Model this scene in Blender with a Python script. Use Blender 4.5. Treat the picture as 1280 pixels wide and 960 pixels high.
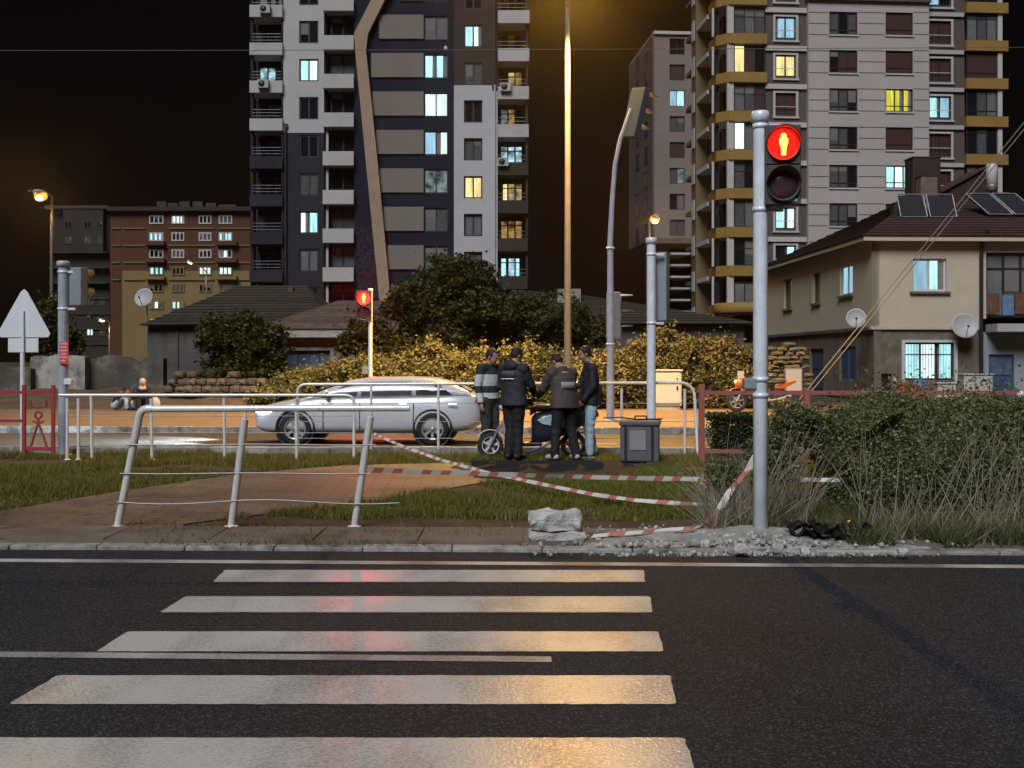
import bpy, bmesh, math, random
import numpy as np
from mathutils import Vector, Matrix, noise

for _o in list(bpy.data.objects):
    bpy.data.objects.remove(_o)
SC = bpy.context.scene
COL = SC.collection
R = math.radians

# ------------------------------------------------------------------ camera
FPX, EYE, CXP, HZP = 1500.0, 1.6, 640.0, 450.0     # focal length in photo pixels, eye height, centre column, horizon row
cam_d = bpy.data.cameras.new('camera')
cam = bpy.data.objects.new('camera', cam_d)
COL.objects.link(cam)
cam.location = (0, 0, EYE)
cam.rotation_euler = (R(90), 0, 0)
cam_d.sensor_width = 36.0
cam_d.lens = 36.0 * FPX / 1280.0
cam_d.shift_y = -30.0 / 1280.0
cam_d.clip_start = 0.1
cam_d.clip_end = 2000
SC.camera = cam

# ------------------------------------------------------------------ night sky
W = bpy.data.worlds.new('World')
SC.world = W
W.use_nodes = True
nt = W.node_tree
nt.nodes.clear()
wo = nt.nodes.new('ShaderNodeOutputWorld')
bg = nt.nodes.new('ShaderNodeBackground')
tc = nt.nodes.new('ShaderNodeTexCoord')
sp = nt.nodes.new('ShaderNodeSeparateXYZ')
cr = nt.nodes.new('ShaderNodeValToRGB')
nt.links.new(tc.outputs['Generated'], sp.inputs[0])
nt.links.new(sp.outputs['Z'], cr.inputs[0])
e = cr.color_ramp.elements
e[0].position = 0.0
e[0].color = (0.0060, 0.0034, 0.0016, 1)          # city glow low over the roofs
e[1].position = 0.6
e[1].color = (0.0012, 0.0011, 0.0018, 1)
m_ = e.new(0.22)
m_.color = (0.0020, 0.0015, 0.0018, 1)
nt.links.new(cr.outputs[0], bg.inputs[0])
bg.inputs[1].default_value = 1.0
nt.links.new(bg.outputs[0], wo.inputs[0])

# ------------------------------------------------------------------ the cool wide light of the town behind the photographer
sun_d = bpy.data.lights.new('sun', 'SUN')
sun = bpy.data.objects.new('sun', sun_d)
COL.objects.link(sun)
sun_d.energy = 2.7
sun_d.angle = R(28)
sun_d.color = (0.94, 0.96, 1.0)
_az, _el = R(18), R(44)                            # from behind the camera, a little to its left
_dir = Vector((math.sin(_az) * math.cos(_el), math.cos(_az) * math.cos(_el), -math.sin(_el)))
sun.rotation_euler = _dir.to_track_quat('-Z', 'Y').to_euler()

SC.view_settings.view_transform = 'Standard'
SC.view_settings.look = 'None'
SC.view_settings.exposure = 0.14
SC.view_settings.gamma = 1.0
SC.render.engine = 'CYCLES'
SC.cycles.use_denoising = True
SC.cycles.max_bounces = 6
SC.cycles.diffuse_bounces = 2
SC.cycles.glossy_bounces = 3
SC.cycles.transparent_max_bounces = 6
SC.cycles.sample_clamp_indirect = 4.0
SC.cycles.caustics_reflective = False
SC.cycles.caustics_refractive = False

# ------------------------------------------------------------------ measuring
def P(px, py, Y):
    """photo pixel at a known distance -> point"""
    return Vector(((px - CXP) * Y / FPX, Y, EYE + (HZP - py) * Y / FPX))

def G(px, py, z=0.0):
    """photo pixel of something lying on level ground at height z -> point"""
    Y = FPX * (EYE - z) / (py - HZP)
    return Vector(((px - CXP) * Y / FPX, Y, z))

# ------------------------------------------------------------------ mesh helpers
class MB:
    def __init__(s):
        s.v, s.f, s.s = [], [], []
    def add(s, vs, fs, smooth=False):
        b = len(s.v)
        s.v.extend(Vector(v) for v in vs)
        for f in fs:
            s.f.append([b + i for i in f])
            s.s.append(smooth)
        return s
    def box(s, x0, x1, y0, y1, z0, z1):
        return s.add([(x0, y0, z0), (x1, y0, z0), (x1, y1, z0), (x0, y1, z0), (x0, y0, z1), (x1, y0, z1), (x1, y1, z1), (x0, y1, z1)],
                     [(0, 3, 2, 1), (4, 5, 6, 7), (0, 1, 5, 4), (1, 2, 6, 5), (2, 3, 7, 6), (3, 0, 4, 7)])
    def obox(s, c, size, M=None):
        c = Vector(c)
        hx, hy, hz = size[0] / 2, size[1] / 2, size[2] / 2
        pts = [Vector((x, y, z)) for z in (-hz, hz) for (x, y) in ((-hx, -hy), (hx, -hy), (hx, hy), (-hx, hy))]
        if M is not None:
            pts = [M @ p for p in pts]
        return s.add([p + c for p in pts], [(0, 3, 2, 1), (4, 5, 6, 7), (0, 1, 5, 4), (1, 2, 6, 5), (2, 3, 7, 6), (3, 0, 4, 7)])
    def tube(s, pts, r, n=10, caps=True):
        pts = [Vector(p) for p in pts]
        rs = r if isinstance(r, (list, tuple)) else [r] * len(pts)
        rings = []
        up = None
        for i, p in enumerate(pts):
            if i == 0: d = pts[1] - p
            elif i == len(pts) - 1: d = p - pts[i - 1]
            else: d = (pts[i + 1] - p).normalized() + (p - pts[i - 1]).normalized()
            if d.length < 1e-9: d = Vector((0, 0, 1))
            d.normalize()
            if up is None or abs(up.dot(d)) > 0.98:
                up = Vector((0, 0, 1)) if abs(d.z) < 0.9 else Vector((1, 0, 0))
            a = up.cross(d).normalized()
            b = d.cross(a)
            up = b
            rings.append([p + (a * math.cos(2 * math.pi * k / n) + b * math.sin(2 * math.pi * k / n)) * rs[i] for k in range(n)])
        vs = [q for rg in rings for q in rg]
        fs = []
        for i in range(len(pts) - 1):
            for k in range(n):
                k2 = (k + 1) % n
                fs.append((i * n + k, i * n + k2, (i + 1) * n + k2, (i + 1) * n + k))
        s.add(vs, fs, True)
        if caps:
            s.add(rings[0], [tuple(reversed(range(n)))])
            s.add(rings[-1], [tuple(range(n))])
        return s
    def bar(s, a, b, r0, r1=None, n=10):
        return s.tube([a, b], [r0, r0 if r1 is None else r1], n)
    def lathe(s, prof, c, n=20, axis='z', smooth=True):
        """prof: (radius, height along the axis)"""
        c = Vector(c)
        vs = []
        for r, h in prof:
            for k in range(n):
                t = 2 * math.pi * k / n
                a, b = r * math.cos(t), r * math.sin(t)
                vs.append(c + (Vector((a, b, h)) if axis == 'z' else Vector((a, h, b)) if axis == 'y' else Vector((h, a, b))))
        fs = []
        for i in range(len(prof) - 1):
            for k in range(n):
                k2 = (k + 1) % n
                fs.append((i * n + k, i * n + k2, (i + 1) * n + k2, (i + 1) * n + k))
        return s.add(vs, fs, smooth)
    def ball(s, c, rad, n=12, m=8, M=None):
        c = Vector(c)
        rad = Vector((rad, rad, rad)) if isinstance(rad, (int, float)) else Vector(rad)
        vs = []
        for i in range(m + 1):
            t = math.pi * i / m
            for k in range(n):
                p = 2 * math.pi * k / n
                q = Vector((rad.x * math.sin(t) * math.cos(p), rad.y * math.sin(t) * math.sin(p), rad.z * math.cos(t)))
                vs.append(c + (M @ q if M is not None else q))
        fs = [(i * n + k, (i + 1) * n + k, (i + 1) * n + (k + 1) % n, i * n + (k + 1) % n) for i in range(m) for k in range(n)]
        return s.add(vs, fs, True)
    def prism(s, poly, d):
        """closed polygon (3-D points) pushed along d"""
        d = Vector(d)
        n = len(poly)
        poly = [Vector(p) for p in poly]
        vs = poly + [p + d for p in poly]
        fs = [tuple(range(n)), tuple(reversed(range(n, 2 * n)))] + [(i, n + i, n + (i + 1) % n, (i + 1) % n) for i in range(n)]
        return s.add(vs, fs)
    def grid(s, u0, u1, z0, z1, v0, v1, openings):
        """a wall u0..u1 x z0..z1, v0..v1 thick, with rectangular openings (u0,u1,z0,z1)"""
        us = sorted({u0, u1} | {min(max(a, u0), u1) for o in openings for a in o[:2]})
        for a, b in zip(us, us[1:]):
            if b - a < 1e-4: continue
            m = (a + b) / 2
            cuts = sorted((max(o[2], z0), min(o[3], z1)) for o in openings if o[0] < m < o[1] and o[3] > z0 and o[2] < z1)
            z = z0
            for c0, c1 in cuts:
                if c0 - z > 1e-3: s.box(a, b, v0, v1, z, c0)
                z = max(z, c1)
            if z1 - z > 1e-3: s.box(a, b, v0, v1, z, z1)
        return s
    def mesh(s, name, m):
        me = bpy.data.meshes.new(name)
        me.from_pydata([tuple(v) for v in s.v], [], s.f)
        me.polygons.foreach_set('use_smooth', s.s)
        if m is not None: me.materials.append(m)
        me.update()
        return me
    def build(s, name, m, parent=None, local=False, fix=True, bevel=0.0):
        """ONE mesh object; the points are world points unless local"""
        me = s.mesh(name, m)
        o = bpy.data.objects.new(name, me)
        COL.objects.link(o)
        if parent is not None:
            o.parent = parent
            if not local:
                me.transform(world_of(parent).inverted())
        else:
            if not local and len(me.vertices):                       # origin at the base of the thing
                co = np.empty(len(me.vertices) * 3); me.vertices.foreach_get('co', co); co = co.reshape(-1, 3)
                c = Vector(((co[:, 0].min() + co[:, 0].max()) / 2, (co[:, 1].min() + co[:, 1].max()) / 2, co[:, 2].min()))
                me.transform(Matrix.Translation(-c))
                o.location = c
        if fix:
            b = bmesh.new(); b.from_mesh(me); bmesh.ops.recalc_face_normals(b, faces=b.faces); b.to_mesh(me); b.free()
        if bevel:
            md = o.modifiers.new('bevel', 'BEVEL'); md.width = bevel; md.segments = 2; md.limit_method = 'ANGLE'
        return o

def world_of(o):
    M = o.matrix_basis.copy()
    while o.parent is not None:
        o = o.parent
        M = o.matrix_basis @ M
    return M

def tag(o, label=None, cat=None, group=None, kind=None):
    if label: o['label'] = label
    if cat: o['category'] = cat
    if group: o['group'] = group
    if kind: o['kind'] = kind
    return o

def thing(name, label, cat, loc=(0, 0, 0), rz=0.0, group=None):
    o = bpy.data.objects.new(name, None)
    o.empty_display_size = 0.2
    COL.objects.link(o)
    o.location = loc
    o.rotation_euler = (0, 0, rz)
    return tag(o, label, cat, group)

def structure(o):
    o['kind'] = 'structure'
    return o

def inst(name, me, parent, loc=(0, 0, 0), rot=(0, 0, 0), scale=None):
    o = bpy.data.objects.new(name, me)
    COL.objects.link(o)
    o.parent = parent
    o.location = loc
    o.rotation_euler = rot
    if scale: o.scale = scale
    return o

def kids(o):
    return [c for c in COL.objects if c.parent == o]

def copy_tree(o, parent=None, loc=None, rz=None):
    c = o.copy()
    COL.objects.link(c)
    if parent is not None: c.parent = parent
    if loc is not None: c.location = loc
    if rz is not None: c.rotation_euler = (0, 0, rz)
    for ch in list(o.children):
        copy_tree(ch, c)
    return c

# ------------------------------------------------------------------ material helpers
MATS = {}
def mat(name, col, rough=0.7, metal=0.0, spec=0.5, var=0.25, vscale=3.0, bump=0.0, bscale=40.0, dirt=None, dscale=1.2, dpos=0.55, rnd=0.0, coat=0.0, detail=6.0):
    m = bpy.data.materials.new(name)
    m.use_nodes = True
    t = m.node_tree
    b = t.nodes['Principled BSDF']
    L = t.links.new
    b.inputs['Roughness'].default_value = rough
    b.inputs['Metallic'].default_value = metal
    b.inputs['Specular IOR Level'].default_value = spec
    if coat: b.inputs['Coat Weight'].default_value = coat
    tcn = t.nodes.new('ShaderNodeTexCoord')
    nz = t.nodes.new('ShaderNodeTexNoise')
    nz.inputs['Scale'].default_value = vscale
    nz.inputs['Detail'].default_value = detail
    nz.inputs['Roughness'].default_value = 0.65
    L(tcn.outputs['Object'], nz.inputs['Vector'])
    rp = t.nodes.new('ShaderNodeValToRGB')
    rp.color_ramp.elements[0].position = 0.3
    rp.color_ramp.elements[1].position = 0.7
    rp.color_ramp.elements[0].color = [c * (1 - var) for c in col] + [1]
    rp.color_ramp.elements[1].color = [min(1, c * (1 + var)) for c in col] + [1]
    L(nz.outputs['Fac'], rp.inputs[0])
    out = rp.outputs[0]
    if dirt is not None:
        n2 = t.nodes.new('ShaderNodeTexNoise')
        n2.inputs['Scale'].default_value = dscale
        n2.inputs['Detail'].default_value = 8
        n2.inputs['Roughness'].default_value = 0.7
        L(tcn.outputs['Object'], n2.inputs['Vector'])
        r2 = t.nodes.new('ShaderNodeValToRGB')
        r2.color_ramp.elements[0].position = dpos
        r2.color_ramp.elements[1].position = dpos + 0.16
        L(n2.outputs['Fac'], r2.inputs[0])
        mx = t.nodes.new('ShaderNodeMix')
        mx.data_type = 'RGBA'
        L(r2.outputs[0], mx.inputs[0])
        L(out, mx.inputs[6])
        mx.inputs[7].default_value = list(dirt) + [1]
        out = mx.outputs[2]
    if rnd:
        oi = t.nodes.new('ShaderNodeObjectInfo')
        mr = t.nodes.new('ShaderNodeMapRange')
        mr.inputs[3].default_value = 1 - rnd
        mr.inputs[4].default_value = 1 + rnd
        L(oi.outputs['Random'], mr.inputs[0])
        mm = t.nodes.new('ShaderNodeMix')
        mm.data_type = 'RGBA'; mm.blend_type = 'MULTIPLY'
        mm.inputs[0].default_value = 1
        L(out, mm.inputs[6]); L(mr.outputs[0], mm.inputs[7])
        out = mm.outputs[2]
    L(out, b.inputs['Base Color'])
    if bump:
        n3 = t.nodes.new('ShaderNodeTexNoise')
        n3.inputs['Scale'].default_value = bscale
        n3.inputs['Detail'].default_value = 5
        L(tcn.outputs['Object'], n3.inputs['Vector'])
        bp = t.nodes.new('ShaderNodeBump')
        bp.inputs['Strength'].default_value = bump
        bp.inputs['Distance'].default_value = 0.02
        L(n3.outputs['Fac'], bp.inputs['Height'])
        L(bp.outputs[0], b.inputs['Normal'])
    MATS[name] = m
    return m

def glow(name, col, strength, pattern=None, light=False):
    """something that gives off light; pattern 'curtain' hangs folds in front of the room's lamp"""
    m = bpy.data.materials.new(name)
    m.use_nodes = True
    t = m.node_tree
    t.nodes.clear()
    L = t.links.new
    o = t.nodes.new('ShaderNodeOutputMaterial')
    em = t.nodes.new('ShaderNodeEmission')
    em.inputs[0].default_value = list(col) + [1]
    em.inputs[1].default_value = strength
    L(em.outputs[0], o.inputs[0])
    if pattern:
        tcn = t.nodes.new('ShaderNodeTexCoord')
        oi = t.nodes.new('ShaderNodeObjectInfo')
        ad = t.nodes.new('ShaderNodeVectorMath'); ad.operation = 'ADD'
        ml = t.nodes.new('ShaderNodeMath'); ml.operation = 'MULTIPLY'; ml.inputs[1].default_value = 37.0
        L(oi.outputs['Random'], ml.inputs[0])
        L(tcn.outputs['Object'], ad.inputs[0]); L(ml.outputs[0], ad.inputs[1])
        mp = t.nodes.new('ShaderNodeMapping')
        mp.inputs['Scale'].default_value = (3.6, 1, 0.5) if pattern == 'curtain' else (1.6, 1, 1.9)
        L(ad.outputs[0], mp.inputs[0])
        nz = t.nodes.new('ShaderNodeTexNoise')
        nz.inputs['Scale'].default_value = 1.0
        nz.inputs['Detail'].default_value = 3
        L(mp.outputs[0], nz.inputs['Vector'])
        mr = t.nodes.new('ShaderNodeMapRange')
        mr.inputs[1].default_value = 0.35; mr.inputs[2].default_value = 0.68
        mr.inputs[3].default_value = strength * (0.72 if pattern == 'curtain' else 0.12)
        mr.inputs[4].default_value = strength * (1.22 if pattern == 'curtain' else 1.35)
        L(nz.outputs['Fac'], mr.inputs[0])
        L(mr.outputs[0], em.inputs[1])
    if not light:
        m.cycles.emission_sampling = 'NONE'
    MATS[name] = m
    return m
# ================================================================== ground, roads, pavements
RNG = random.Random(7)
SL = -0.036                                        # the roads run slightly towards the camera on the right
def road(x, d, z=0.0):
    return Vector((x, d + SL * x, z))

mat('soil', (0.085, 0.062, 0.038), 0.95, spec=0.2, var=0.4, vscale=1.4, bump=0.6, bscale=9)
mat('concrete_floor', (0.145, 0.125, 0.10), 0.75, spec=0.4, var=0.22, vscale=2.2, bump=0.25, bscale=60, dirt=(0.07, 0.055, 0.042), dscale=0.8, dpos=0.5)
mat('kerb', (0.30, 0.285, 0.26), 0.8, var=0.25, vscale=6, bump=0.35, bscale=50, dirt=(0.10, 0.088, 0.07), dscale=3.5, dpos=0.47, rnd=0.2)
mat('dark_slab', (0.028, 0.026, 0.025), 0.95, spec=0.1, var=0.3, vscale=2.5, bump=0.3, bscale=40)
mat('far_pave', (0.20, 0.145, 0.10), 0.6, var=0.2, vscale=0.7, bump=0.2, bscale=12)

def asphalt(name, col, speck, scale, bump, rough):
    m = bpy.data.materials.new(name); m.use_nodes = True
    t = m.node_tree; L = t.links.new
    b = t.nodes['Principled BSDF']
    tcn = t.nodes.new('ShaderNodeTexCoord')
    vo = t.nodes.new('ShaderNodeTexVoronoi'); vo.inputs['Scale'].default_value = scale
    nz = t.nodes.new('ShaderNodeTexNoise'); nz.inputs['Scale'].default_value = 0.55; nz.inputs['Detail'].default_value = 7
    L(tcn.outputs['Object'], vo.inputs['Vector']); L(tcn.outputs['Object'], nz.inputs['Vector'])
    r1 = t.nodes.new('ShaderNodeValToRGB')
    r1.color_ramp.elements[0].position = 0.35; r1.color_ramp.elements[1].position = 0.68
    r1.color_ramp.elements[0].color = [c * 0.72 for c in col] + [1]
    r1.color_ramp.elements[1].color = [c * 1.3 for c in col] + [1]
    L(nz.outputs['Fac'], r1.inputs[0])
    sx = t.nodes.new('ShaderNodeSeparateColor'); L(vo.outputs['Color'], sx.inputs[0])
    r2 = t.nodes.new('ShaderNodeValToRGB')
    r2.color_ramp.elements[0].position = 0.72; r2.color_ramp.elements[1].position = 1.0
    r2.color_ramp.elements[0].color = (0, 0, 0, 1); r2.color_ramp.elements[1].color = (1, 1, 1, 1)
    L(sx.outputs[0], r2.inputs[0])
    mx = t.nodes.new('ShaderNodeMix'); mx.data_type = 'RGBA'
    L(r2.outputs[0], mx.inputs[0]); L(r1.outputs[0], mx.inputs[6]); mx.inputs[7].default_value = list(speck) + [1]
    pr = t.nodes.new('ShaderNodeMapRange')          # pebbles proud and pale, bitumen between them dark
    pr.inputs[1].default_value = 0.15; pr.inputs[2].default_value = 0.75; pr.inputs[3].default_value = 1.55; pr.inputs[4].default_value = 0.30
    L(vo.outputs['Distance'], pr.inputs[0])
    pm = t.nodes.new('ShaderNodeMix'); pm.data_type = 'RGBA'; pm.blend_type = 'MULTIPLY'; pm.inputs[0].default_value = 1
    L(mx.outputs[2], pm.inputs[6]); L(pr.outputs[0], pm.inputs[7])
    L(pm.outputs[2], b.inputs['Base Color'])
    b.inputs['Roughness'].default_value = rough
    b.inputs['Specular IOR Level'].default_value = 0.3
    n2 = t.nodes.new('ShaderNodeTexNoise'); n2.inputs['Scale'].default_value = scale * 0.5; n2.inputs['Detail'].default_value = 2
    L(tcn.outputs['Object'], n2.inputs['Vector'])
    ad = t.nodes.new('ShaderNodeMath'); ad.operation = 'ADD'
    L(vo.outputs['Distance'], ad.inputs[0]); L(n2.outputs['Fac'], ad.inputs[1])
    bp = t.nodes.new('ShaderNodeBump'); bp.inputs['Strength'].default_value = bump; bp.inputs['Distance'].default_value = 0.006
    L(ad.outputs[0], bp.inputs['Height']); L(bp.outputs[0], b.inputs['Normal'])
    MATS[name] = m
    return m
asphalt('asphalt', (0.0185, 0.0225, 0.029), (0.088, 0.094, 0.104), 92, 1.2, 0.72)
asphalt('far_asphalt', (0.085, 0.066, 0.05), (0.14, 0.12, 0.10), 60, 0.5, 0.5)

def paint(name, col, worn, thr, rough, bump=0.35):
    m = bpy.data.materials.new(name); m.use_nodes = True
    t = m.node_tree; L = t.links.new
    b = t.nodes['Principled BSDF']
    tcn = t.nodes.new('ShaderNodeTexCoord')
    nz = t.nodes.new('ShaderNodeTexNoise'); nz.inputs['Scale'].default_value = 55; nz.inputs['Detail'].default_value = 4; nz.inputs['Roughness'].default_value = 0.7
    n2 = t.nodes.new('ShaderNodeTexNoise'); n2.inputs['Scale'].default_value = 1.7; n2.inputs['Detail'].default_value = 6
    mp = t.nodes.new('ShaderNodeMapping'); mp.inputs['Scale'].default_value = (1, 0.35, 1)
    L(tcn.outputs['Object'], nz.inputs['Vector']); L(tcn.outputs['Object'], mp.inputs[0]); L(mp.outputs[0], n2.inputs['Vector'])
    ad = t.nodes.new('ShaderNodeMath'); ad.operation = 'MULTIPLY_ADD'; ad.inputs[1].default_value = 0.75
    L(nz.outputs['Fac'], ad.inputs[0]); L(n2.outputs['Fac'], ad.inputs[2])
    rp = t.nodes.new('ShaderNodeValToRGB')
    rp.color_ramp.elements[0].position = thr; rp.color_ramp.elements[1].position = thr + 0.28
    rp.color_ramp.elements[0].color = list(col) + [1]; rp.color_ramp.elements[1].color = list(worn) + [1]
    ds = t.nodes.new('ShaderNodeMath'); ds.operation = 'MULTIPLY'; ds.inputs[1].default_value = 0.72
    L(ad.outputs[0], ds.inputs[0]); L(ds.outputs[0], rp.inputs[0])
    L(rp.outputs[0], b.inputs['Base Color'])
    b.inputs['Roughness'].default_value = rough
    b.inputs['Specular IOR Level'].default_value = 0.5
    n3 = t.nodes.new('ShaderNodeTexNoise'); n3.inputs['Scale'].default_value = 75; n3.inputs['Detail'].default_value = 3
    L(tcn.outputs['Object'], n3.inputs['Vector'])
    bp = t.nodes.new('ShaderNodeBump'); bp.inputs['Strength'].default_value = bump; bp.inputs['Distance'].default_value = 0.008
    L(n3.outputs['Fac'], bp.inputs['Height']); L(bp.outputs[0], b.inputs['Normal'])
    MATS[name] = m
    return m
paint('road_paint', (0.58, 0.565, 0.53), (0.17, 0.165, 0.15), 0.58, 0.20)
paint('thin_paint', (0.52, 0.51, 0.49), (0.10, 0.10, 0.098), 0.50, 0.5)

# brick pavers of the crossing path
def paver_mat():
    m = bpy.data.materials.new('paver'); m.use_nodes = True
    t = m.node_tree; L = t.links.new
    b = t.nodes['Principled BSDF']
    tcn = t.nodes.new('ShaderNodeTexCoord')
    mp = t.nodes.new('ShaderNodeMapping'); mp.inputs['Rotation'].default_value = (0, 0, -0.036)
    L(tcn.outputs['Object'], mp.inputs[0])
    br = t.nodes.new('ShaderNodeTexBrick')
    br.inputs['Scale'].default_value = 1.0
    br.inputs['Brick Width'].default_value = 0.4; br.inputs['Row Height'].default_value = 0.2
    br.inputs['Mortar Size'].default_value = 0.009
    br.inputs['Color1'].default_value = (0.195, 0.130, 0.088, 1)
    br.inputs['Color2'].default_value = (0.150, 0.103, 0.074, 1)
    br.inputs['Mortar'].default_value = (0.055, 0.042, 0.032, 1)
    L(mp.outputs[0], br.inputs['Vector'])
    nz = t.nodes.new('ShaderNodeTexNoise'); nz.inputs['Scale'].default_value = 0.9; nz.inputs['Detail'].default_value = 8
    L(tcn.outputs['Object'], nz.inputs['Vector'])
    mr = t.nodes.new('ShaderNodeMapRange'); mr.inputs[1].default_value = 0.3; mr.inputs[2].default_value = 0.7; mr.inputs[3].default_value = 0.6; mr.inputs[4].default_value = 1.35
    L(nz.outputs['Fac'], mr.inputs[0])
    mm = t.nodes.new('ShaderNodeMix'); mm.data_type = 'RGBA'; mm.blend_type = 'MULTIPLY'; mm.inputs[0].default_value = 1
    L(br.outputs['Color'], mm.inputs[6]); L(mr.outputs[0], mm.inputs[7])
    L(mm.outputs[2], b.inputs['Base Color'])
    b.inputs['Roughness'].default_value = 0.55
    bp = t.nodes.new('ShaderNodeBump'); bp.inputs['Strength'].default_value = 0.5; bp.inputs['Distance'].default_value = 0.01
    L(br.outputs['Fac'], bp.inputs['Height']); bp.invert = True
    L(bp.outputs[0], b.inputs['Normal'])
    MATS['paver'] = m
paver_mat()

def sheet(name, pts, m, z=None):
    mb = MB()
    mb.add([Vector((p[0], p[1], z if z is not None else p[2])) for p in pts], [tuple(range(len(pts)))])
    o = mb.build(name, MATS[m])
    me = o.data
    # keep world-aligned texture coordinates: put the origin back at the world origin
    me.transform(Matrix.Translation(o.location)); o.location = (0, 0, 0)
    if me.polygons[0].normal.z < 0: me.flip_normals()
    return structure(o)

sheet('ground', [(-500, -60, 0), (500, -60, 0), (500, 900, 0), (-500, 900, 0)], 'soil', -0.06)
near_road = sheet('near_road', [road(-60, -12), road(60, -12), road(60, 9.98), road(-60, 9.98)], 'asphalt', 0.0)
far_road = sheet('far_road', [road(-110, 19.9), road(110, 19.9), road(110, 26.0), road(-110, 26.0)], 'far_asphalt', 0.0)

# zebra crossing: five stripes in view, corners measured on the road
rows = [(713, 728, 281, 266, 805, 806), (746, 766, 232, 200, 812, 816), (790, 815, 160, 120, 823, 829), (845, 881, 72, 10, 838, 845), (923, 990, -52, -160, 856, 876)]
for (ya, yb, la, lb, ra, rb) in rows:
    a, b, c, d = G(lb, yb), G(rb, yb), G(ra, ya), G(la, ya)
    r_ = 0.022
    def rc(p, q, s_):                              # cut a little off each corner
        p, q, s_ = Vector(p), Vector(q), Vector(s_)
        u, w = (q - p).normalized() * r_, (s_ - p).normalized() * r_
        return [p + w, p + (u + w) * 0.3, p + u]
    pts = [v + Vector((0, 0, 0.004)) for v in rc(a, b, d)] + [v + Vector((0, 0, 0.004)) for v in reversed(rc(b, a, c))] + \
          [v + Vector((0, 0, 0.004)) for v in rc(c, d, b)][::-1][::-1] + [v + Vector((0, 0, 0.004)) for v in reversed(rc(d, c, a))]
    ctr = sum(pts, Vector()) / len(pts)
    pts.sort(key=lambda p: math.atan2(p.y - ctr.y, p.x - ctr.x))
    fine = []                                      # slightly ragged edge
    for p, q in zip(pts, pts[1:] + pts[:1]):
        nseg = max(1, int((q - p).length / 0.05))
        nrm = Vector((-(q - p).y, (q - p).x, 0)).normalized()
        for s_ in range(nseg):
            v = p.lerp(q, s_ / nseg)
            fine.append(v + nrm * (0.007 * noise.noise(v * 9) + 0.005 * noise.noise(v * 31)))
    pts = fine
    o = MB().add(pts, [tuple(range(len(pts)))]).build('zebra_stripe', MATS['road_paint'], near_road)
for (x0, x1, d, w, mname) in ((-60, 60, 9.42, 0.15, 'thin_paint'), (-60, 0.21, 6.41, 0.12, 'thin_paint')):
    MB().add([road(x0, d - w / 2, 0.004), road(x1, d - w / 2, 0.004), road(x1, d + w / 2, 0.004), road(x0, d + w / 2, 0.004)], [(0, 1, 2, 3)]).build('lane_line', MATS[mname], near_road)
for (x0, x1) in ((-40, -34), (-28, -22), (-16, -10), (-4, 2), (8, 14), (20, 26)):
    MB().add([road(x0, 22.9, 0.004), road(x1, 22.9, 0.004), road(x1, 23.03, 0.004), road(x0, 23.03, 0.004)], [(0, 1, 2, 3)]).build('lane_line', MATS['thin_paint'], far_road)

# the median: soil bed, near concrete strip, brick path, dark slab where the scooter stands
MZ = 0.05
def band(name, x0, x1, d0, d1, z0, z1, m):
    mb = MB()
    n = max(1, int((x1 - x0) / 4))
    a = [road(x0, d0, z0), road(x1, d0, z0), road(x1, d1, z0), road(x0, d1, z0)]
    mb.add(a + [p + Vector((0, 0, z1 - z0)) for p in a], [(0, 3, 2, 1), (4, 5, 6, 7), (0, 1, 5, 4), (1, 2, 6, 5), (2, 3, 7, 6), (3, 0, 4, 7)])
    o = mb.build(name, MATS[m])
    o.data.transform(Matrix.Translation(o.location)); o.location = (0, 0, 0)
    return structure(o)
median = band('median_bed', -60, 60, 11.0, 19.6, -0.05, MZ, 'soil')
strip = band('median_pavement', -60, 60, 10.16, 11.0, -0.05, MZ + 0.004, 'concrete_floor')
# slabs of the near strip, uneven, with open joints
for i in range(-11, 10):
    x0 = i * 0.9 + 0.1
    if x0 > 6.5: continue
    z = MZ + 0.010 + RNG.uniform(0, 0.008)
    mb = MB()
    for (da, db) in ((10.18, 10.98),):
        a = [road(x0 + 0.008, da), road(x0 + 0.892, da), road(x0 + 0.892, db), road(x0 + 0.008, db)]
        mb.add([p + Vector((0, 0, 0.01)) for p in a] + [p + Vector((0, 0, z + RNG.uniform(0, 0.004))) for p in a], [(4, 5, 6, 7), (0, 1, 5, 4), (1, 2, 6, 5), (2, 3, 7, 6), (3, 0, 4, 7)])
    mb.build('slab', MATS['concrete_floor'], strip)
kerb_near = structure(thing('near_kerb', None, None))
kerb_far = structure(thing('far_kerb', None, None))
kerb_other = structure(thing('opposite_kerb', None, None))
def kerb_line(parent, x0, x1, step, d, w, z0, z1):
    x = x0
    while x < x1:
        a = [road(x + 0.003, d), road(x + step - 0.003, d), road(x + step - 0.003, d + w), road(x + 0.003, d + w)]
        zz = z1 + RNG.uniform(-0.006, 0.006)
        dy = Vector((0, RNG.uniform(-0.008, 0.008), 0))
        MB().add([p + dy + Vector((0, 0, z0)) for p in a] + [p + dy + Vector((0, 0, zz)) for p in a],
                 [(0, 3, 2, 1), (4, 5, 6, 7), (0, 1, 5, 4), (1, 2, 6, 5), (2, 3, 7, 6), (3, 0, 4, 7)]).build('kerb_stone', MATS['kerb'], parent, bevel=0.012)
        x += step
kerb_line(kerb_near, -9.5, 7.0, 0.75, 9.98, 0.16, -0.05, 0.036)
kerb_line(kerb_far, -13.0, 12.0, 1.0, 19.62, 0.24, -0.05, 0.17)
kerb_line(kerb_other, -18.0, 18.0, 1.0, 26.0, 0.22, -0.05, 0.14)
band('near_verge', -60, -9.5, 9.98, 10.14, -0.05, 0.05, 'kerb'); band('near_verge', 7.0, 60, 9.98, 10.14, -0.05, 0.05, 'kerb')
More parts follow.
